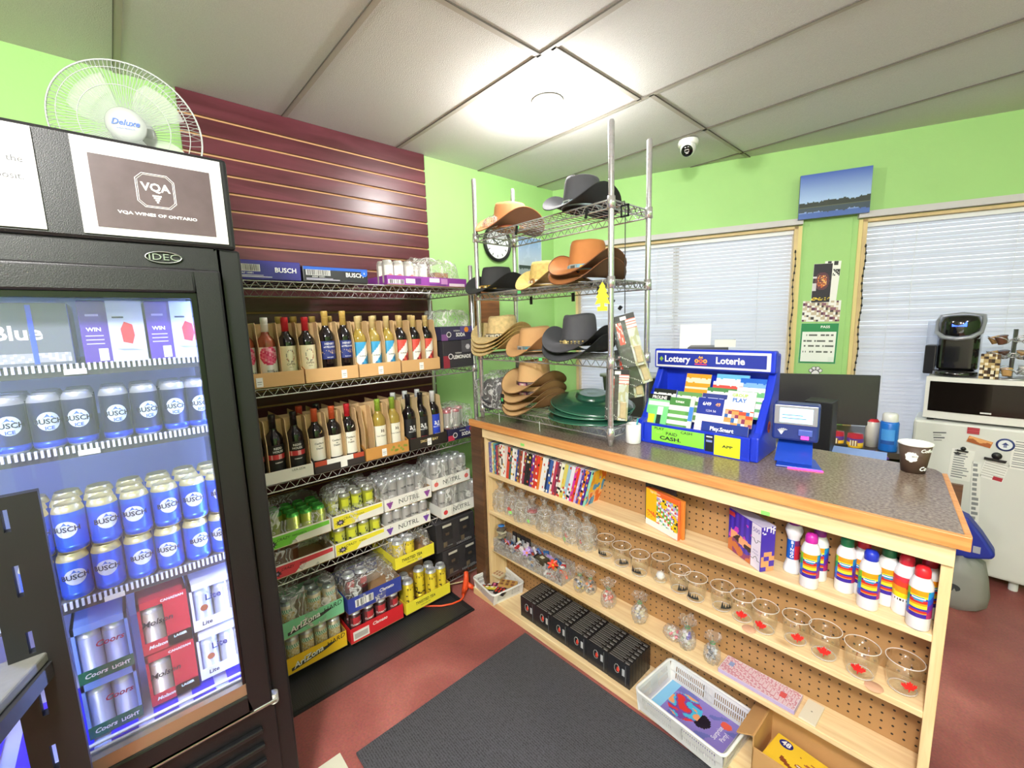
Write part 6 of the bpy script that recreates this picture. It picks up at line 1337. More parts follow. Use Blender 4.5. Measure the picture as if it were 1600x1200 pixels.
m=MB(); m.prismY([(.012,.34),(.021,.329),(.03,.34),(.021,.351)],D_-.0815,D_-.0806,'#8AB83A'); m.obj('diamond_mark',PRINT,hd)
m=MB()
for x,c in ((.172,'#F0A83A'),(.189,'#E8662E'),(.206,'#F0A83A')): m.T=Matrix.Translation((x,D_-.0812,.336))@Matrix.Rotation(PI/2,4,'X'); m.lathe([(.003,0),(.0085,0)],14,c)
m.T=Matrix(); m.prismY([(.178,.347),(.184,.358),(.188,.350),(.194,.356),(.198,.347)],D_-.0818,D_-.081,'#F2B23A'); m.box(.165,.213,D_-.0815,D_-.0808,.321,.325,'#E8405A'); m.obj('ball_emblem',PRINT,hd)
g=MB().box(.055,.268,-.0022,-.0004,.016,.076,c='#8FE04A').obj('green_panel',GLOSS,lo)
for s_,sz,x,z in (('PLAY',.014,.088,.068),('CASH',.014,.20,.066),('PAID',.017,.14,.052),): text(s_,sz,INK,g,(x,-.0028,z),sx=1.3,bold=.0002)
text('WITH',.010,mat('pale_green_ink','#B8C86A',.5),g,(.138,-.0028,.067),sx=1.1); text('GET',.012,mat('pale_green_ink'),g,(.088,-.0028,.053),sx=1.2); text('CASH.',.020,INK,g,(.135,-.0028,.032),sx=1.6,bold=.0006)
MB().box(.272,.302,-.0022,-.0004,.012,.076,c='#1E2026').box(.276,.298,-.003,-.002,.048,.056,'#8A96D8').box(.276,.298,-.003,-.002,.066,.071,'#E8E8EC').obj('dark_strip',GLOSS,lo)
g=MB().box(.305,.395,-.0022,-.0004,.004,.078,c='#ECF22E').obj('yellow_panel',GLOSS,lo); text('APP',.014,INK,g,(.352,-.0028,.04),sx=1.5,bold=.0004)
# orange mark on the side
m=MB(); m.T=Matrix.Translation((W_+.0285,.11,.11))@Matrix.Rotation(PI/2,4,'Y'); m.lathe([(.0001,0),(.022,0)],16,'#E8742E',sy=.8); m.lathe([(.0001,.0005),(.012,.0005)],12,'#8A2E7A'); m.obj('orange_side_mark',PRINT,lo)
def leaflet(label,x0,x1,z0,z1,y,fn,cat='leaflet',thick=.004,lean=20,nu=24,nv=30,txt=()):
    t=T('leaflet',label,cat,(0,0,0),1.5,'leaflets in the blue lottery stand'); w=x1-x0; h=(z1-z0)/math.cos(math.radians(lean))
    a=math.radians(1.5); px,py=1.508+x0*math.cos(a)-y*math.sin(a),1.590+x0*math.sin(a)+y*math.cos(a)
    t.location=(px,py,CTZ+z0); t.rotation_euler=(-math.radians(lean),0,a)
    m=MB(); m.box(0,w,0,thick,0,h,'#E8E8E4'); m.art(w,h,nu,nv,fn,x0=0,z0=0,y=-.0004); m.obj('leaflet_sheet',GLOSS,t)
    for s_,sz,c,xx,zz,kw in txt: text(s_,sz,mat('ink_'+c,c,.5),t,(xx*w,-.001,zz*h),**kw)
    return t
def f_pro(u,v): 
    if v>.82: return '#1E2422'
    if v>.60: return '#8FDC9A' if u<.05 or v<.64 else '#F2F6F2' if v<.78 else '#8FDC9A'
    if v<.34: return '#E2E63A' if u<.42 else ('#2A3A34' if .52<u<.72 else '#7FD88A')
    return '#7FD88A' if u<.5 or u>.75 else '#F0F4F0'
def f_tmax(u,v):
    if u>.82: return '#4A8AE0' if .25<v<.75 else '#D8E8D8'
    if v>.74: return '#4E8A4A'
    return '#F4F6F2' if int(v*9)%2 or v>.6 else '#6AA85A' if .1<u<.72 else '#5A9A52'
def f_649(u,v): return ('#2A3A9A' if v>.52 and u<.92 else '#F2F2F6' if v>.42 else ('#F2D8DC' if (int(v*26)%2) else '#F6F4F4'))
def f_grp(u,v):
    if v>.45: return '#F8F8F6'
    q=hsh(int(u*8),int(v*9)); return ('#E8A88A','#C8503A','#F0E8DC','#3A6AB0','#D89A5A','#8A3A5A')[int(q*6)]
leaflet('black and green betting slip stack, front left of the stand',.004,.10,.075,.195,.03,f_pro,txt=(('PROLINE',.019,'#F2F2F2',.5,.90,dict(bold=.0006,sx=.85)),))
leaflet('green selection slip stack, second in the front row',.098,.20,.075,.19,.03,f_tmax,txt=(('t:max',.016,'#F6F6F2',.42,.87,dict(bold=.0004)),))
leaflet('blue and pink number slip stack, third in the front row',.212,.318,.07,.20,.03,f_649,txt=(('6/49',.018,'#F2F2F6',.33,.83,dict(bold=.0005)),('49',.018,'#F2A86A',.72,.83,dict(bold=.0005)),('1234 56',.012,'#F2F2F6',.5,.64,dict())))
leaflet('white GROUP PLAY leaflet with a crowd of faces, front right',.318,.415,.11,.235,.04,f_grp,txt=(('GROUP',.016,'#9AC23A',.45,.88,dict(bold=.0006)),('PLAY',.021,'#2A6AC0',.45,.74,dict(bold=.0008))))
leaflet('dark blue leaflet with white lettering low at the front right',.245,.41,.062,.118,.016,lambda u,v:'#20358A',nu=2,nv=2,lean=14,txt=(('Play.Smart',.020,'#F2F2F6',.45,.58,dict(bold=.0007)),('responsible gaming',.0065,'#C9D2F2',.45,.33,dict())))
for i,(x0,x1,z0,z1,y,c,c2,lb) in enumerate(((.012,.11,.10,.215,.06,'#2A2E2C','#F2F4F0','second black-headed slip stack behind the front left one'),(.115,.215,.10,.212,.06,'#6A9A5A','#F2F2EA','olive green slip stack behind the green one'),(.218,.32,.10,.214,.06,'#38448A','#C8CCE8','second blue number slip stack behind the first'),
 (.225,.335,.13,.235,.09,'#4E8A52','#F2F0EA','green-headed slips in the third row'),(.125,.225,.16,.28,.12,'#F0A030','#F6E6C0','orange and white leaflet in the back row'),(.245,.365,.165,.285,.125,'#6AB8E0','#F4F4F0','sky blue and white leaflet in the back row'),(.24,.35,.16,.258,.11,'#F2F2EE','#D8504A','white leaflet with red marks in the back row'),(.335,.435,.155,.275,.12,'#2466C8','#7FB0F0','bright blue leaflet in the back row'),(.335,.43,.135,.245,.09,'#E8ECEE','#6AB07A','pale slips with green lines behind the crowd leaflet'))):
    leaflet(lb,x0,x1,z0,z1,y,(lambda c,c2:lambda u,v: c if v>.86 else (c2 if v>.7 and hsh(int(u*14),int(v*40))>.2 else (c if int(v*12)%3 else c2)))(c,c2))
# ticket terminal
tm=T('ticket_checker','blue lottery ticket checker with a lit screen beside the leaflet stand','ticket checker',(2.04,1.72,CTZ),10)
NB=mat('navy_plastic','#24377E',.35)
m=MB(); m.prism([(-.045,-.1),(.085,-.085),(.06,.03),(-.05,.03)],0,.006); m.obj('ramp_base',mat('blue_ramp','#1E46B8',.3),tm,bevel=.002)
m=MB(); m.face([(-.055,-.05,.006),(.055,-.05,.006),(.05,.03,.08),(-.05,.03,.08)]); m.face([(-.05,.03,.08),(.05,.03,.08),(.05,.03,.0),(-.05,.03,.0)]); m.face([(.055,-.05,.006),(.05,.03,.0),(.05,.03,.08)]); m.face([(-.055,-.05,.006),(-.05,.03,.08),(-.05,.03,.0)]); m.obj('ramp',mat('blue_ramp'),tm)
m=MB(); m.prism([(-.069,-.03),(.067,-.03),(.067,.04),(-.069,.04)],.078,.205); m.obj('head_body',NB,tm,bevel=.008)
MB().box(-.064,.062,-.034,-.029,.135,.203).obj('silver_bezel',mat('silver_plastic','#9FA2AC',.3,.3),tm,bevel=.003)
MB().box(-.047,.048,-.0355,-.0335,.143,.193).obj('screen',mat('lit_screen','#BFE6F0',.3,emit='#A8E0EE',estr=.9),tm)
MB().box(-.04,.04,-.0362,-.0354,.18,.186,c='#E8F2F8').box(-.04,.02,-.0362,-.0354,.168,.171,'#5A8AB0').box(-.04,.03,-.0362,-.0354,.157,.16,'#5A8AB0').obj('screen_text',PRINT,tm)
MB().box(.01,.05,-.04,-.029,.10,.122,c='#4A5FB8').obj('ticket_slot',PLASTIC,tm,bevel=.002); MB().box(.018,.04,-.036,-.03,.088,.1).obj('red_scanner_window',mat('scanner_glow','#E03A9A',.3,emit='#FF2A7A',estr=2.5),tm)
m=MB()
for k in range(6): a=-.9+.33*k; m.tube([(-.04,-.0305,.098),(-.04+.012*math.sin(a),-.031,.105+.012*math.cos(a)),(-.04+.02*math.sin(a+.3),-.0305,.105+.015*math.cos(a))],.001,4)
m.obj('hand_emblem',WINK,tm)
MB().prism([(-.01,-.103),(.088,-.09),(.086,-.084),(-.01,-.097)],0,.003).obj('added_pink_glow',mat('scanner_glow'),tm)  # added glowing strip stands in for pink scanner light on the ramp edge
# white cup with pens
pc_=T('pen_cup','white ceramic cup holding a pen left of the lottery stand','pen cup',(1.528,1.545,CTZ)); pc_.location=(1.478,1.56,CTZ); pc_.location=(1.50,1.553,CTZ)
MB().lathe([(.0001,0),(.029,0),(.031,.004),(.031,.08),(.028,.082),(.027,.078),(.027,.006),(.0001,.006)],24).obj('cup',WHITEP,pc_); MB().tube([(.005,0,.01),(.016,.008,.105)],.003,6,c='#4AB8D0').obj('pen',PLASTIC,pc_)
# coffee cup
cc=T('paper_coffee_cup','brown paper coffee cup with white lettering on the counter end','coffee cup',(2.34,1.845,CTZ),15)
MB().lathe([(.0001,.004),(.029,.004),(.029,0),(.030,0),(.041,.092),(.0405,.092),(.0295,.006),(.0001,.006)],32,'#4E3A2E').obj('cup_wall',PRINT,cc)
MB().lathe([(.041,.090),(.0435,.092),(.043,.096),(.040,.096),(.0395,.09)],32,'#F6F6F4').obj('rolled_rim',PRINT,cc); MB().lathe([(.0402,.091),(.0300,.01),(.0001,.009)],32,'#F6F4F0').obj('inner_wall',PRINT,cc)
m=MB(); n=22; R_=.0375
for i in range(n):
    t0,t1=2*PI*i/n,2*PI*(i+1)/n; q=lambda t_:.0155*(1+.1*math.sin(7*t_)); f=lambda t_,k:((R_+.0008)*math.sin((-.014+k*q(t_)*math.cos(t_))/R_),-(R_+.0008)*math.cos((-.014+k*q(t_)*math.cos(t_))/R_),.056+k*q(t_)*1.1*math.sin(t_))
    m.face([f(t0,0),f(t0,1),f(t1,1)],'#F4F2EC')
m.obj('round_logo',PRINT,cc); text('BROWNS',.0062,mat('brown_ink','#3A2A22',.5),cc,(-.014*.0,0,.057),R=.0392); 
text('Coffee',.015,WINK,cc,(0,0,.078),R=.041,rot=(0,0,.62),shear=.3,bold=.0004); text('Co',.018,WINK,cc,(0,0,.018),R=.0335,rot=(0,0,.55),shear=.3,bold=.0006)
# ================================================================ BACK DESK ALONG THE WINDOW WALL
DZ=.76
dk_=T('back_desk','dark back desk under the windows','desk',(0,0,0)); dk_.matrix_world=MW
m=MB(); m.box(.25,2.20,-.62,-.005,DZ-.03,DZ); m.obj('desk_top',mat('dark_desk','#3A302C',.4),dk_); 
for x in (.26,1.2,2.18): MB().box(x,x+.018,-.60,-.005,0,DZ-.03).obj('desk_side',mat('dark_desk'),dk_)
def Wp(s,off,z): v=MW@Vector((s,-off,z)); return v
mo=T('computer_monitor','black flat computer monitor seen from behind the counter','monitor',Wp(1.82,.5,DZ),20.8)
m=MB(); m.box(-.24,.24,-.012,.012,.115,.395); m.obj('screen_housing',BLACK,mo,bevel=.003); MB().box(-.236,.236,-.0135,-.012,.119,.391).obj('dark_screen',mat('off_screen','#38363A',.25),mo); MB().box(-.03,.03,.01,.035,.0,.25).obj('stand_neck',BLACK,mo); MB().box(-.11,.11,-.07,.09,0,.012).obj('stand_foot',BLACK,mo)
MB().box(-.01,.01,-.0145,-.0134,.122,.125,c='#B9BABF').obj('logo_mark',PRINT,mo)
pr=T('printer','black printer with a sheet of paper standing in it, behind the lottery stand','printer',Wp(1.13,.28,DZ+.33),20.8)
m=MB(); m.box(-.19,.19,-.13,.13,0,.19); m.obj('printer_body',BLACK,pr,bevel=.01); MB().box(-.05,.19,-.135,.10,.19,.212).obj('scanner_lid',mat('dark_grey_plastic','#3A3A3E',.4),pr,bevel=.006)
m=MB(); m.T=Matrix.Translation((-.02,.09,.19))@Matrix.Rotation(math.radians(-12),4,'X'); m.box(-.1,.1,0,.002,0,.17,'#F4F5F8'); m.obj('paper_sheet',PRINT,pr)
o=MB().box(-.22,.22,-.15,.15,0,.33).obj('grey_cabinet',mat('beige_cabinet','#BDBBB5',.5),None); o.location=Wp(1.13,.28,DZ); o.rotation_euler=(0,0,WA); tag(o,'plain pale cabinet carrying the printer on the back desk','cabinet')
o=MB().box(-.06,.06,-.05,.05,0,.045,'#F4F4F0').obj('paper_stack',PRINT,None); o.location=Wp(1.30,.35,DZ+.3305+.212); o.rotation_euler=(0,0,WA); o.location.z=DZ+.33+.2125; tag(o,'small stack of white paper on the printer lid','paper stack')
# dark box behind the lottery stand
o=MB().box(-.06,.06,-.06,.06,0,.30).obj('speaker_box',BLACK,None,bevel=.004); o.location=(1.93,2.62,DZ); tag(o,'black speaker box between the lottery stand and the monitor','speaker')
wp=T('wipes_tub','blue wipes tub with white lid on the back desk','wipes tub',(2.165,2.98,DZ)); MB().lathe([(.0001,0),(.038,0),(.04,.004),(.04,.15),(.036,.158),(.0001,.158)],24).obj('tub',mat('wipes_blue','#1E6FD0',.3),wp)
MB().lathe([(.03,.156),(.033,.16),(.033,.195),(.026,.203),(.0001,.204)],24).obj('lid',WHITEP,wp); m=MB(); m.art(.06,.08,6,8,lambda u,v:'#4A9AE8' if v>.3 else '#1A4FA0',z0=.04,R=.0406); m.obj('label',PRINT,wp)
rc=T('spray_can','red and white can behind the blue wipes tub','can',(2.09,3.02,DZ)); MB().lathe([(.0001,0),(.03,0),(.03,.14),(.02,.155),(.0001,.156)],20,cols=[srgb('#D8D4CC')]*2+[srgb('#C8303A')]*2).obj('can_body',GLOSS,rc)
for i,(x,lb) in enumerate(((1.945,'yellow and red snack jar below the monitor, left one'),(2.03,'yellow and red snack jar below the monitor, right one'))):
    j=T('snack_jar',lb,'jar',(x,2.95,DZ)); 
    MB().lathe([(.0001,0),(.036,0),(.037,.004),(.037,.03),(.037,.03),(.037,.052),(.037,.052),(.034,.075),(.0001,.076)],20,cols=[srgb(c) for c in ['#E8B82E']*3+['#E8B82E']+['#5A3A8A']*2+['#B02838']*2]).obj('jar_body',GLOSS,j); m=MB(); m.art(.034,.03,6,6,lambda u,v:'#F2EBC8' if not int(u*6)%2 else '#8A5A2A',z0=.012,R=.0376); m.obj('jar_label',PRINT,j)
sn=T('snack_bag','purple snack packet on the back desk','snack packet',(2.125,2.80,DZ),12); m=MB(); rows=[[((i/10-.5)*.13*(1 if 1<=j<=5 else .96),(j/6-.5)*.07,.003+.03*math.sin(PI*i/10)**.6*math.sin(PI*j/6)**.6) for i in range(11)] for j in range(7)]
m.grid(rows,cf=lambda i,j:'#5A2A9A' if hsh(i,j)>.3 else ('#C87AD8' if hsh(j,i)>.5 else '#E8A83A')); m.obj('packet',GLOSS,sn)
o=MB().box(-.13,.13,-.05,.05,0,.012,'#8FA8E0').obj('blue_folder',GLOSS,None); o.location=(1.95,2.36,.90); o.rotation_euler=(.5,0,.1); o.location=(2.07,2.62,DZ+.03); tag(o,'pale blue folder leaning on the back desk','folder')
kb=T('keyboard','black keyboard on the back desk under the monitor','keyboard',(1.93,2.70,DZ),18); MB().box(-.2,.2,-.06,.06,0,.018).obj('keyboard_base',BLACK,kb,bevel=.004)
# ---- fridge, microwave, coffee machine
WF=mat('white_enamel','#DCDEDA',.35,bump=.1,bscale=700)
fr=T('mini_fridge','white top-door refrigerator covered in magnets and notes','refrigerator',(2.235,3.30,0))
m=MB(); m.box(0,.60,.05,.27,.06,.885); m.obj('fridge_cabinet',WF,fr,bevel=.008); MB().box(0,.60,0,.048,.07,.885).obj('fridge_door',WF,fr,bevel=.014)
for x in (.05,.45,.55): MB().cyl(x,.08,0,.06,.018,10).obj('foot',WHITEP,fr)
def mag(name,label,x,z,w,h,c,rot=0,fn=None,cat='magnet',y=-.0045,th=.004,nu=14,nv=14):
    t=T(name,label,cat,(2.235+x,3.2995,z)); t.rotation_euler=(0,math.radians(rot),0)
    m=MB(); m.box(-w/2,w/2,-th,0,-h/2,h/2,c); m.obj('card',PRINT,t)
    if fn: m=MB(); m.art(w*.94,h*.94,nu,nv,fn,z0=-h*.47,y=-th-.0004); m.obj('card_print',PRINT,t)
    return t
lines=lambda u,v:'#8A8D90' if (int(v*24)%2 and .08<u<.9*(.6+.4*hsh(int(v*24)))) else '#ECECE8'
mag('fridge_magnet','dark red square magnet near the top of the fridge door',.235,.855,.045,.034,'#A8283A',0,lambda u,v:'#C8505A' if int(v*9)%3==1 else '#A82838')
mag('fridge_magnet','orange landscape magnet tilted on the fridge door',.262,.80,.09,.034,'#C87A3A',14,lambda u,v:'#E8A86A' if v>.5+.2*math.sin(u*9) else '#A85A2A')
t=T('fridge_magnet','round blue and white emblem magnet on the fridge door','magnet',(2.235+.352,3.2995,.80)); m=MB(); m.T=Matrix.Rotation(PI/2,4,'X'); m.lathe([(.0001,.002),(.025,.002)],28,'#E9EEF2'); m.lathe([(.025,.0024),(.033,.0024),(.033,0)],28,'#2A3A78'); m.T=Matrix(); m.prismY([(-.013,0),(.013,0),(0,.013)],-.0032,-.0022,'#2A3A78'); m.box(-.006,.006,-.0032,-.0022,-.014,.0,'#8A93B0'); m.obj('disc',PRINT,t)
mag('note','white typed note with a dark oval heading on the fridge door',.205,.66,.085,.17,'#EFEFEC',2,lambda u,v:'#2A2A2E' if ((u-.25)/.18)**2+((v-.88)/.05)**2<1 else lines(u,v),'note',nu=20,nv=48,th=.001)
mag('note','white note under the big black clip on the fridge door',.325,.655,.085,.10,'#EFEFEC',10,lambda u,v:'#B0283A' if (u>.6 and v<.22) else ('#C9C9C6' if int(v*14)%2 else '#EFEFEC'),'note',th=.001)
mag('note','white list taped at the right edge of the fridge door',.42,.755,.09,.15,'#EDEDEA',2,lines,'note',nu=16,nv=30,th=.001)
mag('note','long paper strip hanging below the typed note',.27,.52,.035,.34,'#E2E4E2',-3,lines,'note',nu=8,nv=60,th=.001)
mag('decal','small printed text decal at the upper left of the fridge door',.115,.80,.06,.06,'#DADCD8',-8,lambda u,v:'#6A6D70' if (int(v*8)%2 and u<.4+.5*hsh(int(v*8))) else '#DADCD8','decal',th=.0004)
for x,z,s,lb in ((.205,.745,.9,'small grey clip magnet above the typed note'),(.325,.725,1.6,'big black bulldog clip magnet on the fridge door')):
    t=T('clip_magnet',lb,'magnet',(2.235+x,3.298,z)); MB().prismY([(-.025*s,0),(.025*s,-.004*s),(.022*s,-.012*s),(-.025*s,-.008*s)],-.012,-.006).obj('clip_jaw',BLACK,t); m=MB(); m.T=Matrix.Translation((.002*s,-.006,.008*s))@Matrix.Rotation(PI/2,4,'X'); m.lathe([(.0001,.008),(.010*s,.006),(.012*s,0)],16); m.obj('clip_knob',BLACK,t)
sd=T('side_sticker','colourful sticker on the left side of the fridge','sticker',(2.2345,3.5,.79)); MB().box(-.001,0,-.05,.05,-.05,.04,'#C89A5A').box(-.0015,0,-.05,0,-.03,.03,'#C83A5A').box(-.0015,0,.01,.04,-.02,.04,'#5A9A4A').obj('sticker_sheet',PRINT,sd)
mw_=T('microwave','white microwave with a dark glass door on top of the fridge','microwave',(2.27,3.31,.900)); MWH=.232
m=MB(); m.box(0,.50,.012,.27,0.0,MWH); m.obj('microwave_body',mat('microwave_white','#E6E6E2',.3),mw_,bevel=.006)
m=MB(); P=[(-.002,.008),(.13,-.004),(.25,-.008),(.37,-.004),(.502,.008),(.502,.014),(-.002,.014)]; m.prism([(a,b) for a,b in P],.0,MWH); m.obj('front_frame',mat('microwave_white'),mw_)
m=MB(); m.prism([(.015,.002),(.13,-.009),(.25,-.012),(.37,-.009),(.49,.002),(.49,.006),(.015,.006)],.042,MWH-.025); m.obj('dark_door_glass',mat('dark_door','#15110F',.08),mw_); MB().box(.215,.255,-.0128,-.011,.05,.058,c='#D8D8D8').obj('name_mark',PRINT,mw_)
m=MB()
for i in range(6):
    for j in range(7): m.box(-.0022,-.0004,.06+.02*i,.072+.02*i,.05+.014*j,.054+.014*j,'#2A2A2A')
m.obj('side_vents',PRINT,mw_)
for x in (.03,.47):
    MB().box(x-.015,x+.015,.03,.25,-.014,0).obj('rubber_foot',BLACK,mw_)
# coffee machine
KZ_=.900+MWH+.0005; km=T('coffee_machine','black single-serve coffee machine with a blue display on the microwave','coffee machine',(2.375,3.44,KZ_),-4); BG=mat('gloss_black','#121214',.12,coat=.5)
m=MB(); m.lathe([(.0001,0),(.085,0),(.09,.008),(.09,.024),(.082,.03),(.0001,.03)],32,cy=-.035,sy=.95); m.obj('drip_base',BG,km)
m=MB(); m.prism([(-.082,.0),(-.06,-.03),(.06,-.03),(.082,.0),(.082,.11),(-.082,.11)],.03,.27); m.obj('main_body',BG,km,bevel=.012)
m=MB(); m.lathe([(.08,.205),(.085,.22),(.085,.29),(.078,.322),(.05,.334),(.0001,.336)],32,cy=-.03,sy=1.0); m.obj('brew_head',BG,km)
m=MB(); m.tube([(-.084,.03,.325),(-.088,-.02,.30),(-.083,-.06,.24),(-.05,-.108,.215),(0,-.12,.208),(.05,-.108,.215),(.083,-.06,.24),(.088,-.02,.30),(.084,.03,.325),(0,.05,.338)],.011,10,closed=True); m.obj('silver_trim',mat('silver_plastic'),km)
m=MB(); m.T=Matrix.Translation((.005,-.108,.285))@Matrix.Rotation(math.radians(-18),4,'X'); m.box(-.028,.028,-.004,.004,-.013,.013); m.obj('blue_display',mat('blue_display','#3A5AF0',.3,emit='#3A5CFF',estr=2.2),km)
text('10:42',.014,mat('navy_ink2','#1A2466',.4),km,(.005,-.1135,.285),rot=(-.31,0,0)); MB().lathe([(.0001,.0),(.012,0)],16,'#4A4A50').obj('button',PLASTIC,km).matrix_local=Matrix.Translation((.012,-.113,.25))@Matrix.Rotation(1.4,4,'X')
m=MB(); m.prism([(-.135,.0),(-.085,-.01),(-.085,.11),(-.135,.10)],.0,.165); m.obj('reservoir_base',mat('smoky_black','#2A2A2E',.2),km,bevel=.006); m=MB(); m.prism([(-.133,.002),(-.086,-.008),(-.086,.108),(-.133,.098)],.165,.30); m.obj('water_reservoir',clear('reservoir_clear',(.9,.93,1),.5,.05,haze=.25,hazecol=(.8,.85,.95)),km)
# pod carousel
cs=T('pod_carousel','chrome wire coffee pod carousel beside the coffee machine','pod carousel',(2.575,3.40,KZ_))
m=MB(); m.lathe([(.0001,0),(.085,0),(.088,.004),(.08,.008),(.0001,.009)],28); m.obj('carousel_base',STEEL,cs); MB().cyl(0,0,.008,.255,.009,14).obj('centre_pole',STEEL,cs)
m=MB()
for lv in range(3):
    z=.045+.08*lv
    for k in range(7):
        a=2*PI*k/7+lv*.2; c_,s_=math.cos(a),math.sin(a); cx,cy=.072*c_,.072*s_
        m.tube([(0.009*c_,.009*s_,z),(.035*c_,.035*s_,z-.02),(.055*c_,.055*s_,z)],.0024,5); m.tube([(cx+.022*math.cos(2*PI*i/12),cy+.022*math.sin(2*PI*i/12),z+.012*math.cos(2*PI*i/12-a)) for i in range(12)],.0026,5,closed=True)
m.obj('wire_rings',CHROME,cs)
for lv in range(3):
    for k in range(7):
        if hsh(lv,k,2)<.3: continue
        a=2*PI*k/7+lv*.2; z=.045+.08*lv; c=('#EDEBE6','#6A4A3A','#C8A06A','#EDEBE6')[int(hsh(k,lv,8)*4)]
        o=MB().lathe([(.0001,-.028),(.016,-.028),(.021,.008),(.024,.01),(.0001,.0105)],14,c).obj('coffee_pod',GLOSS,None); o.location=(2.575+.072*math.cos(a),3.40+.072*math.sin(a),KZ_+z+.002); o.rotation_euler=(.35*math.sin(a),-.35*math.cos(a)*-1,0)
        tag(o,'coffee pod on the %s tier of the wire carousel'%('bottom','middle','top')[lv],'coffee pod','coffee pods on the %s carousel tier'%('bottom','middle','top')[lv])
pk=T('pod_bag','brown and cream coffee packet leaning by the carousel','packet',(2.50,3.335,KZ_),-8); m=MB(); m.art(.07,.13,12,20,lambda u,v:('#5A4432','#B8A070','#E8DFC8','#3A2E26')[int(hsh(int(u*7),int(v*9))*4)],z0=0,y=-.012); m.box(-.035,.035,-.011,.012,0,.13,'#6A5240'); m.obj('packet',GLOSS,pk)
# ---- papers and picture on the pillar (back wall frame)
def wallpic(name,label,cat,s,z,w,h,fn,tilt=0,th=.003,nu=30,nv=30,edge='#E9E9E6',off=.001):
    t=T(name,label,cat,Wp(s,off,z),20.8); t.rotation_euler=(0,math.radians(tilt),WA); m=MB(); m.box(-w/2,w/2,-th,0,-h/2,h/2,edge); m.obj('sheet',PRINT,t); m=MB(); m.art(w-.002,h-.002,nu,nv,fn,z0=-h/2+.001,y=-th-.0005); m.obj('picture',PRINT,t); return t
def lake(u,v):
    tr=.06*noise.noise(Vector((u*9,.5,1)))+.03*hsh(int(u*60))
    if v>.36+tr+.10*u*0: 
        k=(v-.36)/.64; a,b_=srgb('#A9C6EE'),srgb('#3F5FB8'); return tuple(a[i]*(1-k)+b_[i]*k for i in range(3))
    if v>.24: return '#2E3630' if v>.26 else '#59604E'
    if v>.24-.10-tr: return '#3A4A58'
    return '#4A68B0' if v<.12 else '#7F9AD0'
cv=wallpic('canvas_picture','blue lake and treeline canvas print above the pillar','picture',1.868,2.222,.36,.265,lake,tilt=0,th=.022,nu=60,nv=50,edge='#5A6A9A',off=.046)
def fw(u,v):
    r=math.hypot(u-.5,(v-.55)*1.7)
    if v<.14: return '#E8C83A' if (hsh(int(u*14),int(v*30))>.5 and .05<v<.12) else '#1A1420'
    if u<.2 and .25<v<.75 and hsh(int(v*16),1)>.4: return '#D8D0D8'
    return ('#F2B86A' if hsh(int(u*20),int(v*26))>.7 else '#C8642E') if r<.28 and hsh(int(math.atan2(v-.55,u-.5)*6),int(r*20))>.35 else ('#5A2A3A' if r<.4 else '#1E1626')
wallpic('flyer','white flyer with dark print pinned behind the fireworks card','flyer',1.893,1.70,.085,.25,lambda u,v:'#2A2A2E' if (u>.55 and .62<v<.8 and hsh(int(u*20),int(v*30))>.35) or (v>.9 and hsh(int(u*12))>.5) else '#F2F2EE',3,.001)
wallpic('flyer','dark fireworks flyer on the green pillar','flyer',1.846,1.69,.10,.245,fw,1,.002,24,40,off=.003)
def ph(u,v): 
    q=hsh(int(u*16),int(v*9)); return '#F2F0EE' if q>.45 else ('#3A3034','#8A5A6A','#C8B8A0','#5A2A48')[int(q*8)%4]
wallpic('photo_card','collage photo card below the fireworks flyer','photo card',1.853,1.51,.205,.135,ph,1,.002,34,22)
def pas(u,v):
    if v>.80: return '#1F8A4E'
    if u<.05 or u>.95 or v<.04: return '#1F8A4E'
    if u>.8 and v<.16: return '#E8EEE8'
    if int(v*22)%3==0 and .1<u<.9 and v>.28 and v<.72 and hsh(int(u*26),int(v*22))>.3: return '#5A5F5C'
    return '#F2F5F0'
pp=wallpic('pass_certificate','green-bordered PASS certificate on the pillar','certificate',1.85,1.30,.205,.265,pas,1,.002,44,48)
text('PASS',.022,WINK,pp,(.03,-.0032,.108),bold=.0006,sx=1.1)
pw=T('paw_emblem','white paw print sticker below the certificate','sticker',Wp(1.845,.003,1.115),20.8); m=MB()
for dx,dz,r_ in ((0,-.012,.021),(-.024,.006,.0105),(-.009,.019,.0115),(.011,.019,.0115),(.025,.006,.0105)):
    m.T=Matrix.Translation((dx,0,dz))@Matrix.Rotation(PI/2,4,'X'); m.lathe([(.0001,.002),(r_,.002)],16,'#F4F2F6'); m.lathe([(r_,.0024),(r_+.003,.0024)],16,'#3A2A44')
m.obj('paw_print',PRINT,pw)
o=MB(); o.T=MW; o.box(1.975,2.03,-.012,.0,.3,2.06,c=(.8,.8,.8)); q=o.obj('trim_2',mat('cream_casing','#E2CF8E',.6)); q['kind']='structure'; q.hide_render=False
m=MB(); m.T=MW; m.box(1.70,1.722,-.010,0,.3,2.06); m.box(2.014,2.034,-.011,0,.3,2.06); bpy.data.objects.remove(q); struct(m,'trim_2',mat('cream_casing'))
m=MB(); m.T=MW; m.box(1.735,1.74,-.004,0,.8,2.09); m.box(1.985,1.99,-.004,0,.8,2.09); struct(m,'trim_3',GREEN)
# beaded cord at window edges
for s,lb in ((2.052,'right'),(1.688,'left')):
    m=MB(); pts=[(Wp(s+.004*math.sin(k),.03,1.9-.045*k)) for k in range(20)]
    for p in pts: m.T=Matrix.Translation(p); m.lathe([(.0001,-.012),(.006,-.006),(.004,.006),(.0001,.012)],6,'#17181A')
    m.T=Matrix(); m.tube([tuple(p) for p in pts],.002,4,c='#17181A'); o=m.obj('light_string',PLASTIC,None); tag(o,'dark string of bulbs hanging down the %s side of the pillar'%lb,'string lights')
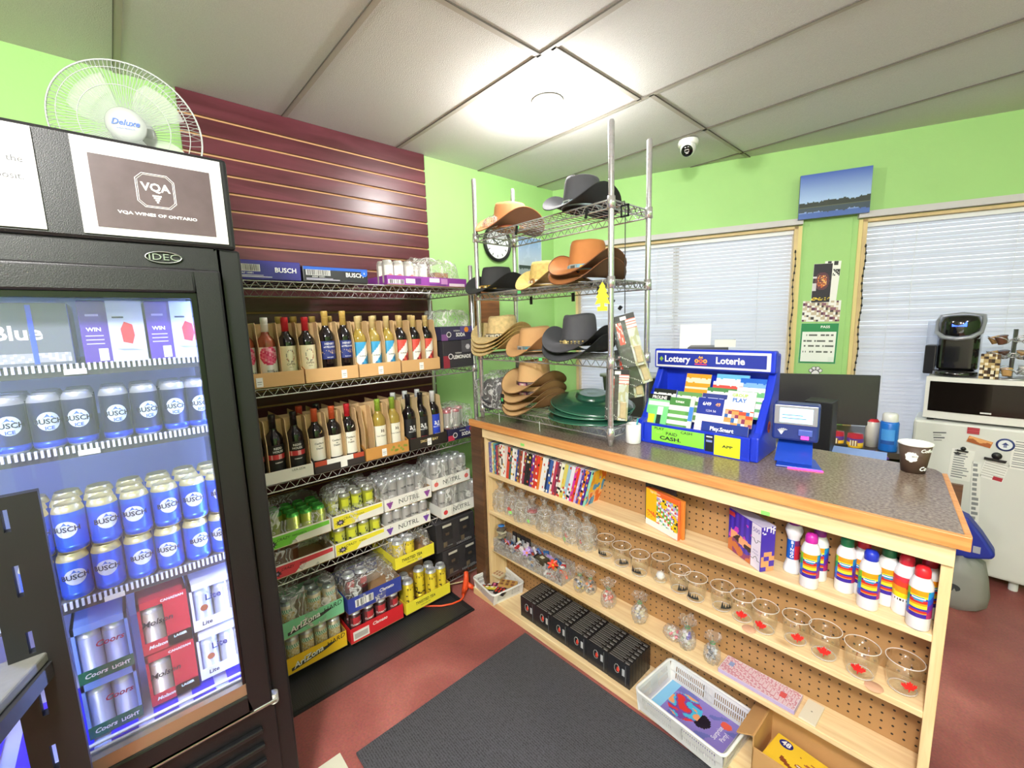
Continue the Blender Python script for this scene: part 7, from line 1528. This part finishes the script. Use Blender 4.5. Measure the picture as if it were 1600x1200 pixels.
# bag and blue thing on the floor by the fridge, chair caster
bg=T('litter_bag','grey-white plastic sack on the floor before the fridge','sack',(2.47,3.02,0)); m=MB(); rows=[]
for j,(k,z) in enumerate(((.7,0),(1,.03),(1.05,.1),(1,.2),(.86,.27),(.5,.30),(.001,.305))):
    rows.append([(.13*k*math.cos(2*PI*i/20)*(1+.08*math.sin(3*i+j)),.10*k*math.sin(2*PI*i/20)*(1+.08*math.cos(2*i+j)),z+(.012*math.sin(i*1.7) if 0<j else 0)) for i in range(20)])
m.grid(rows,wrap=True); m.obj('sack_body',mat('sack_plastic','#8E8E8B',.5,bump=.5,bscale=30),bg); m=MB(); m.T=Matrix.Translation((-.01,-.108,.14))@Matrix.Rotation(PI/2,4,'X'); m.lathe([(.0001,0),(.035,0)],20,'#3A3F44',sy=.6); m.obj('dark_oval_print',PRINT,bg)
bs=T('shoulder_bag','dark blue nylon bag resting on the sack by the fridge','bag',(2.49,3.03,.31),0); m=MB(); m.prismY([(-.13,.0),(.02,.0),(.11,.03),(.12,.06),(.06,.16),(.0,.24),(-.05,.26),(-.13,.1)],-.05,.05); m.obj('bag_body',mat('blue_nylon','#20309A',.5,bump=.3,bscale=200),bs,bevel=.015); MB().box(.03,.06,-.052,-.05,.05,.09,c='#A8ACB8').obj('light_patch',PRINT,bs)
ch=T('office_chair','office chair base with black caster behind the counter end','chair',(2.40,2.30,0)); m=MB(); 
for k in range(5): a=k*2*PI/5-.15; m.tube([(0,0,.12),(.26*math.cos(a),.26*math.sin(a),.07)],[.02,.014],8)
m.obj('star_base',STEEL,ch); MB().cyl(0,0,.1,.42,.025,14).obj('gas_column',BLACK,ch); MB().box(-.2,.2,-.2,.2,.42,.48).obj('seat',mat('chair_fabric','#1E1E22',.8),ch,bevel=.03)
for k in range(5):
    a=k*2*PI/5-.15; m=MB(); m.T=Matrix.Translation((.26*math.cos(a),.26*math.sin(a),.03))@Matrix.Rotation(a,4,'Z')@Matrix.Rotation(PI/2,4,'Y'); m.lathe([(.0001,-.02),(.028,-.02),(.03,-.012),(.03,.012),(.028,.02),(.0001,.02)],18); m.obj('caster',BLACK,ch)
ch.location=(2.19,2.62,0); ch.scale=(.9,.9,.9)
# low ceiling vent shade etc. is not in view
bg.scale=(.85,.85,.9); bs.scale=(.85,1,.85); bs.location.z=.27
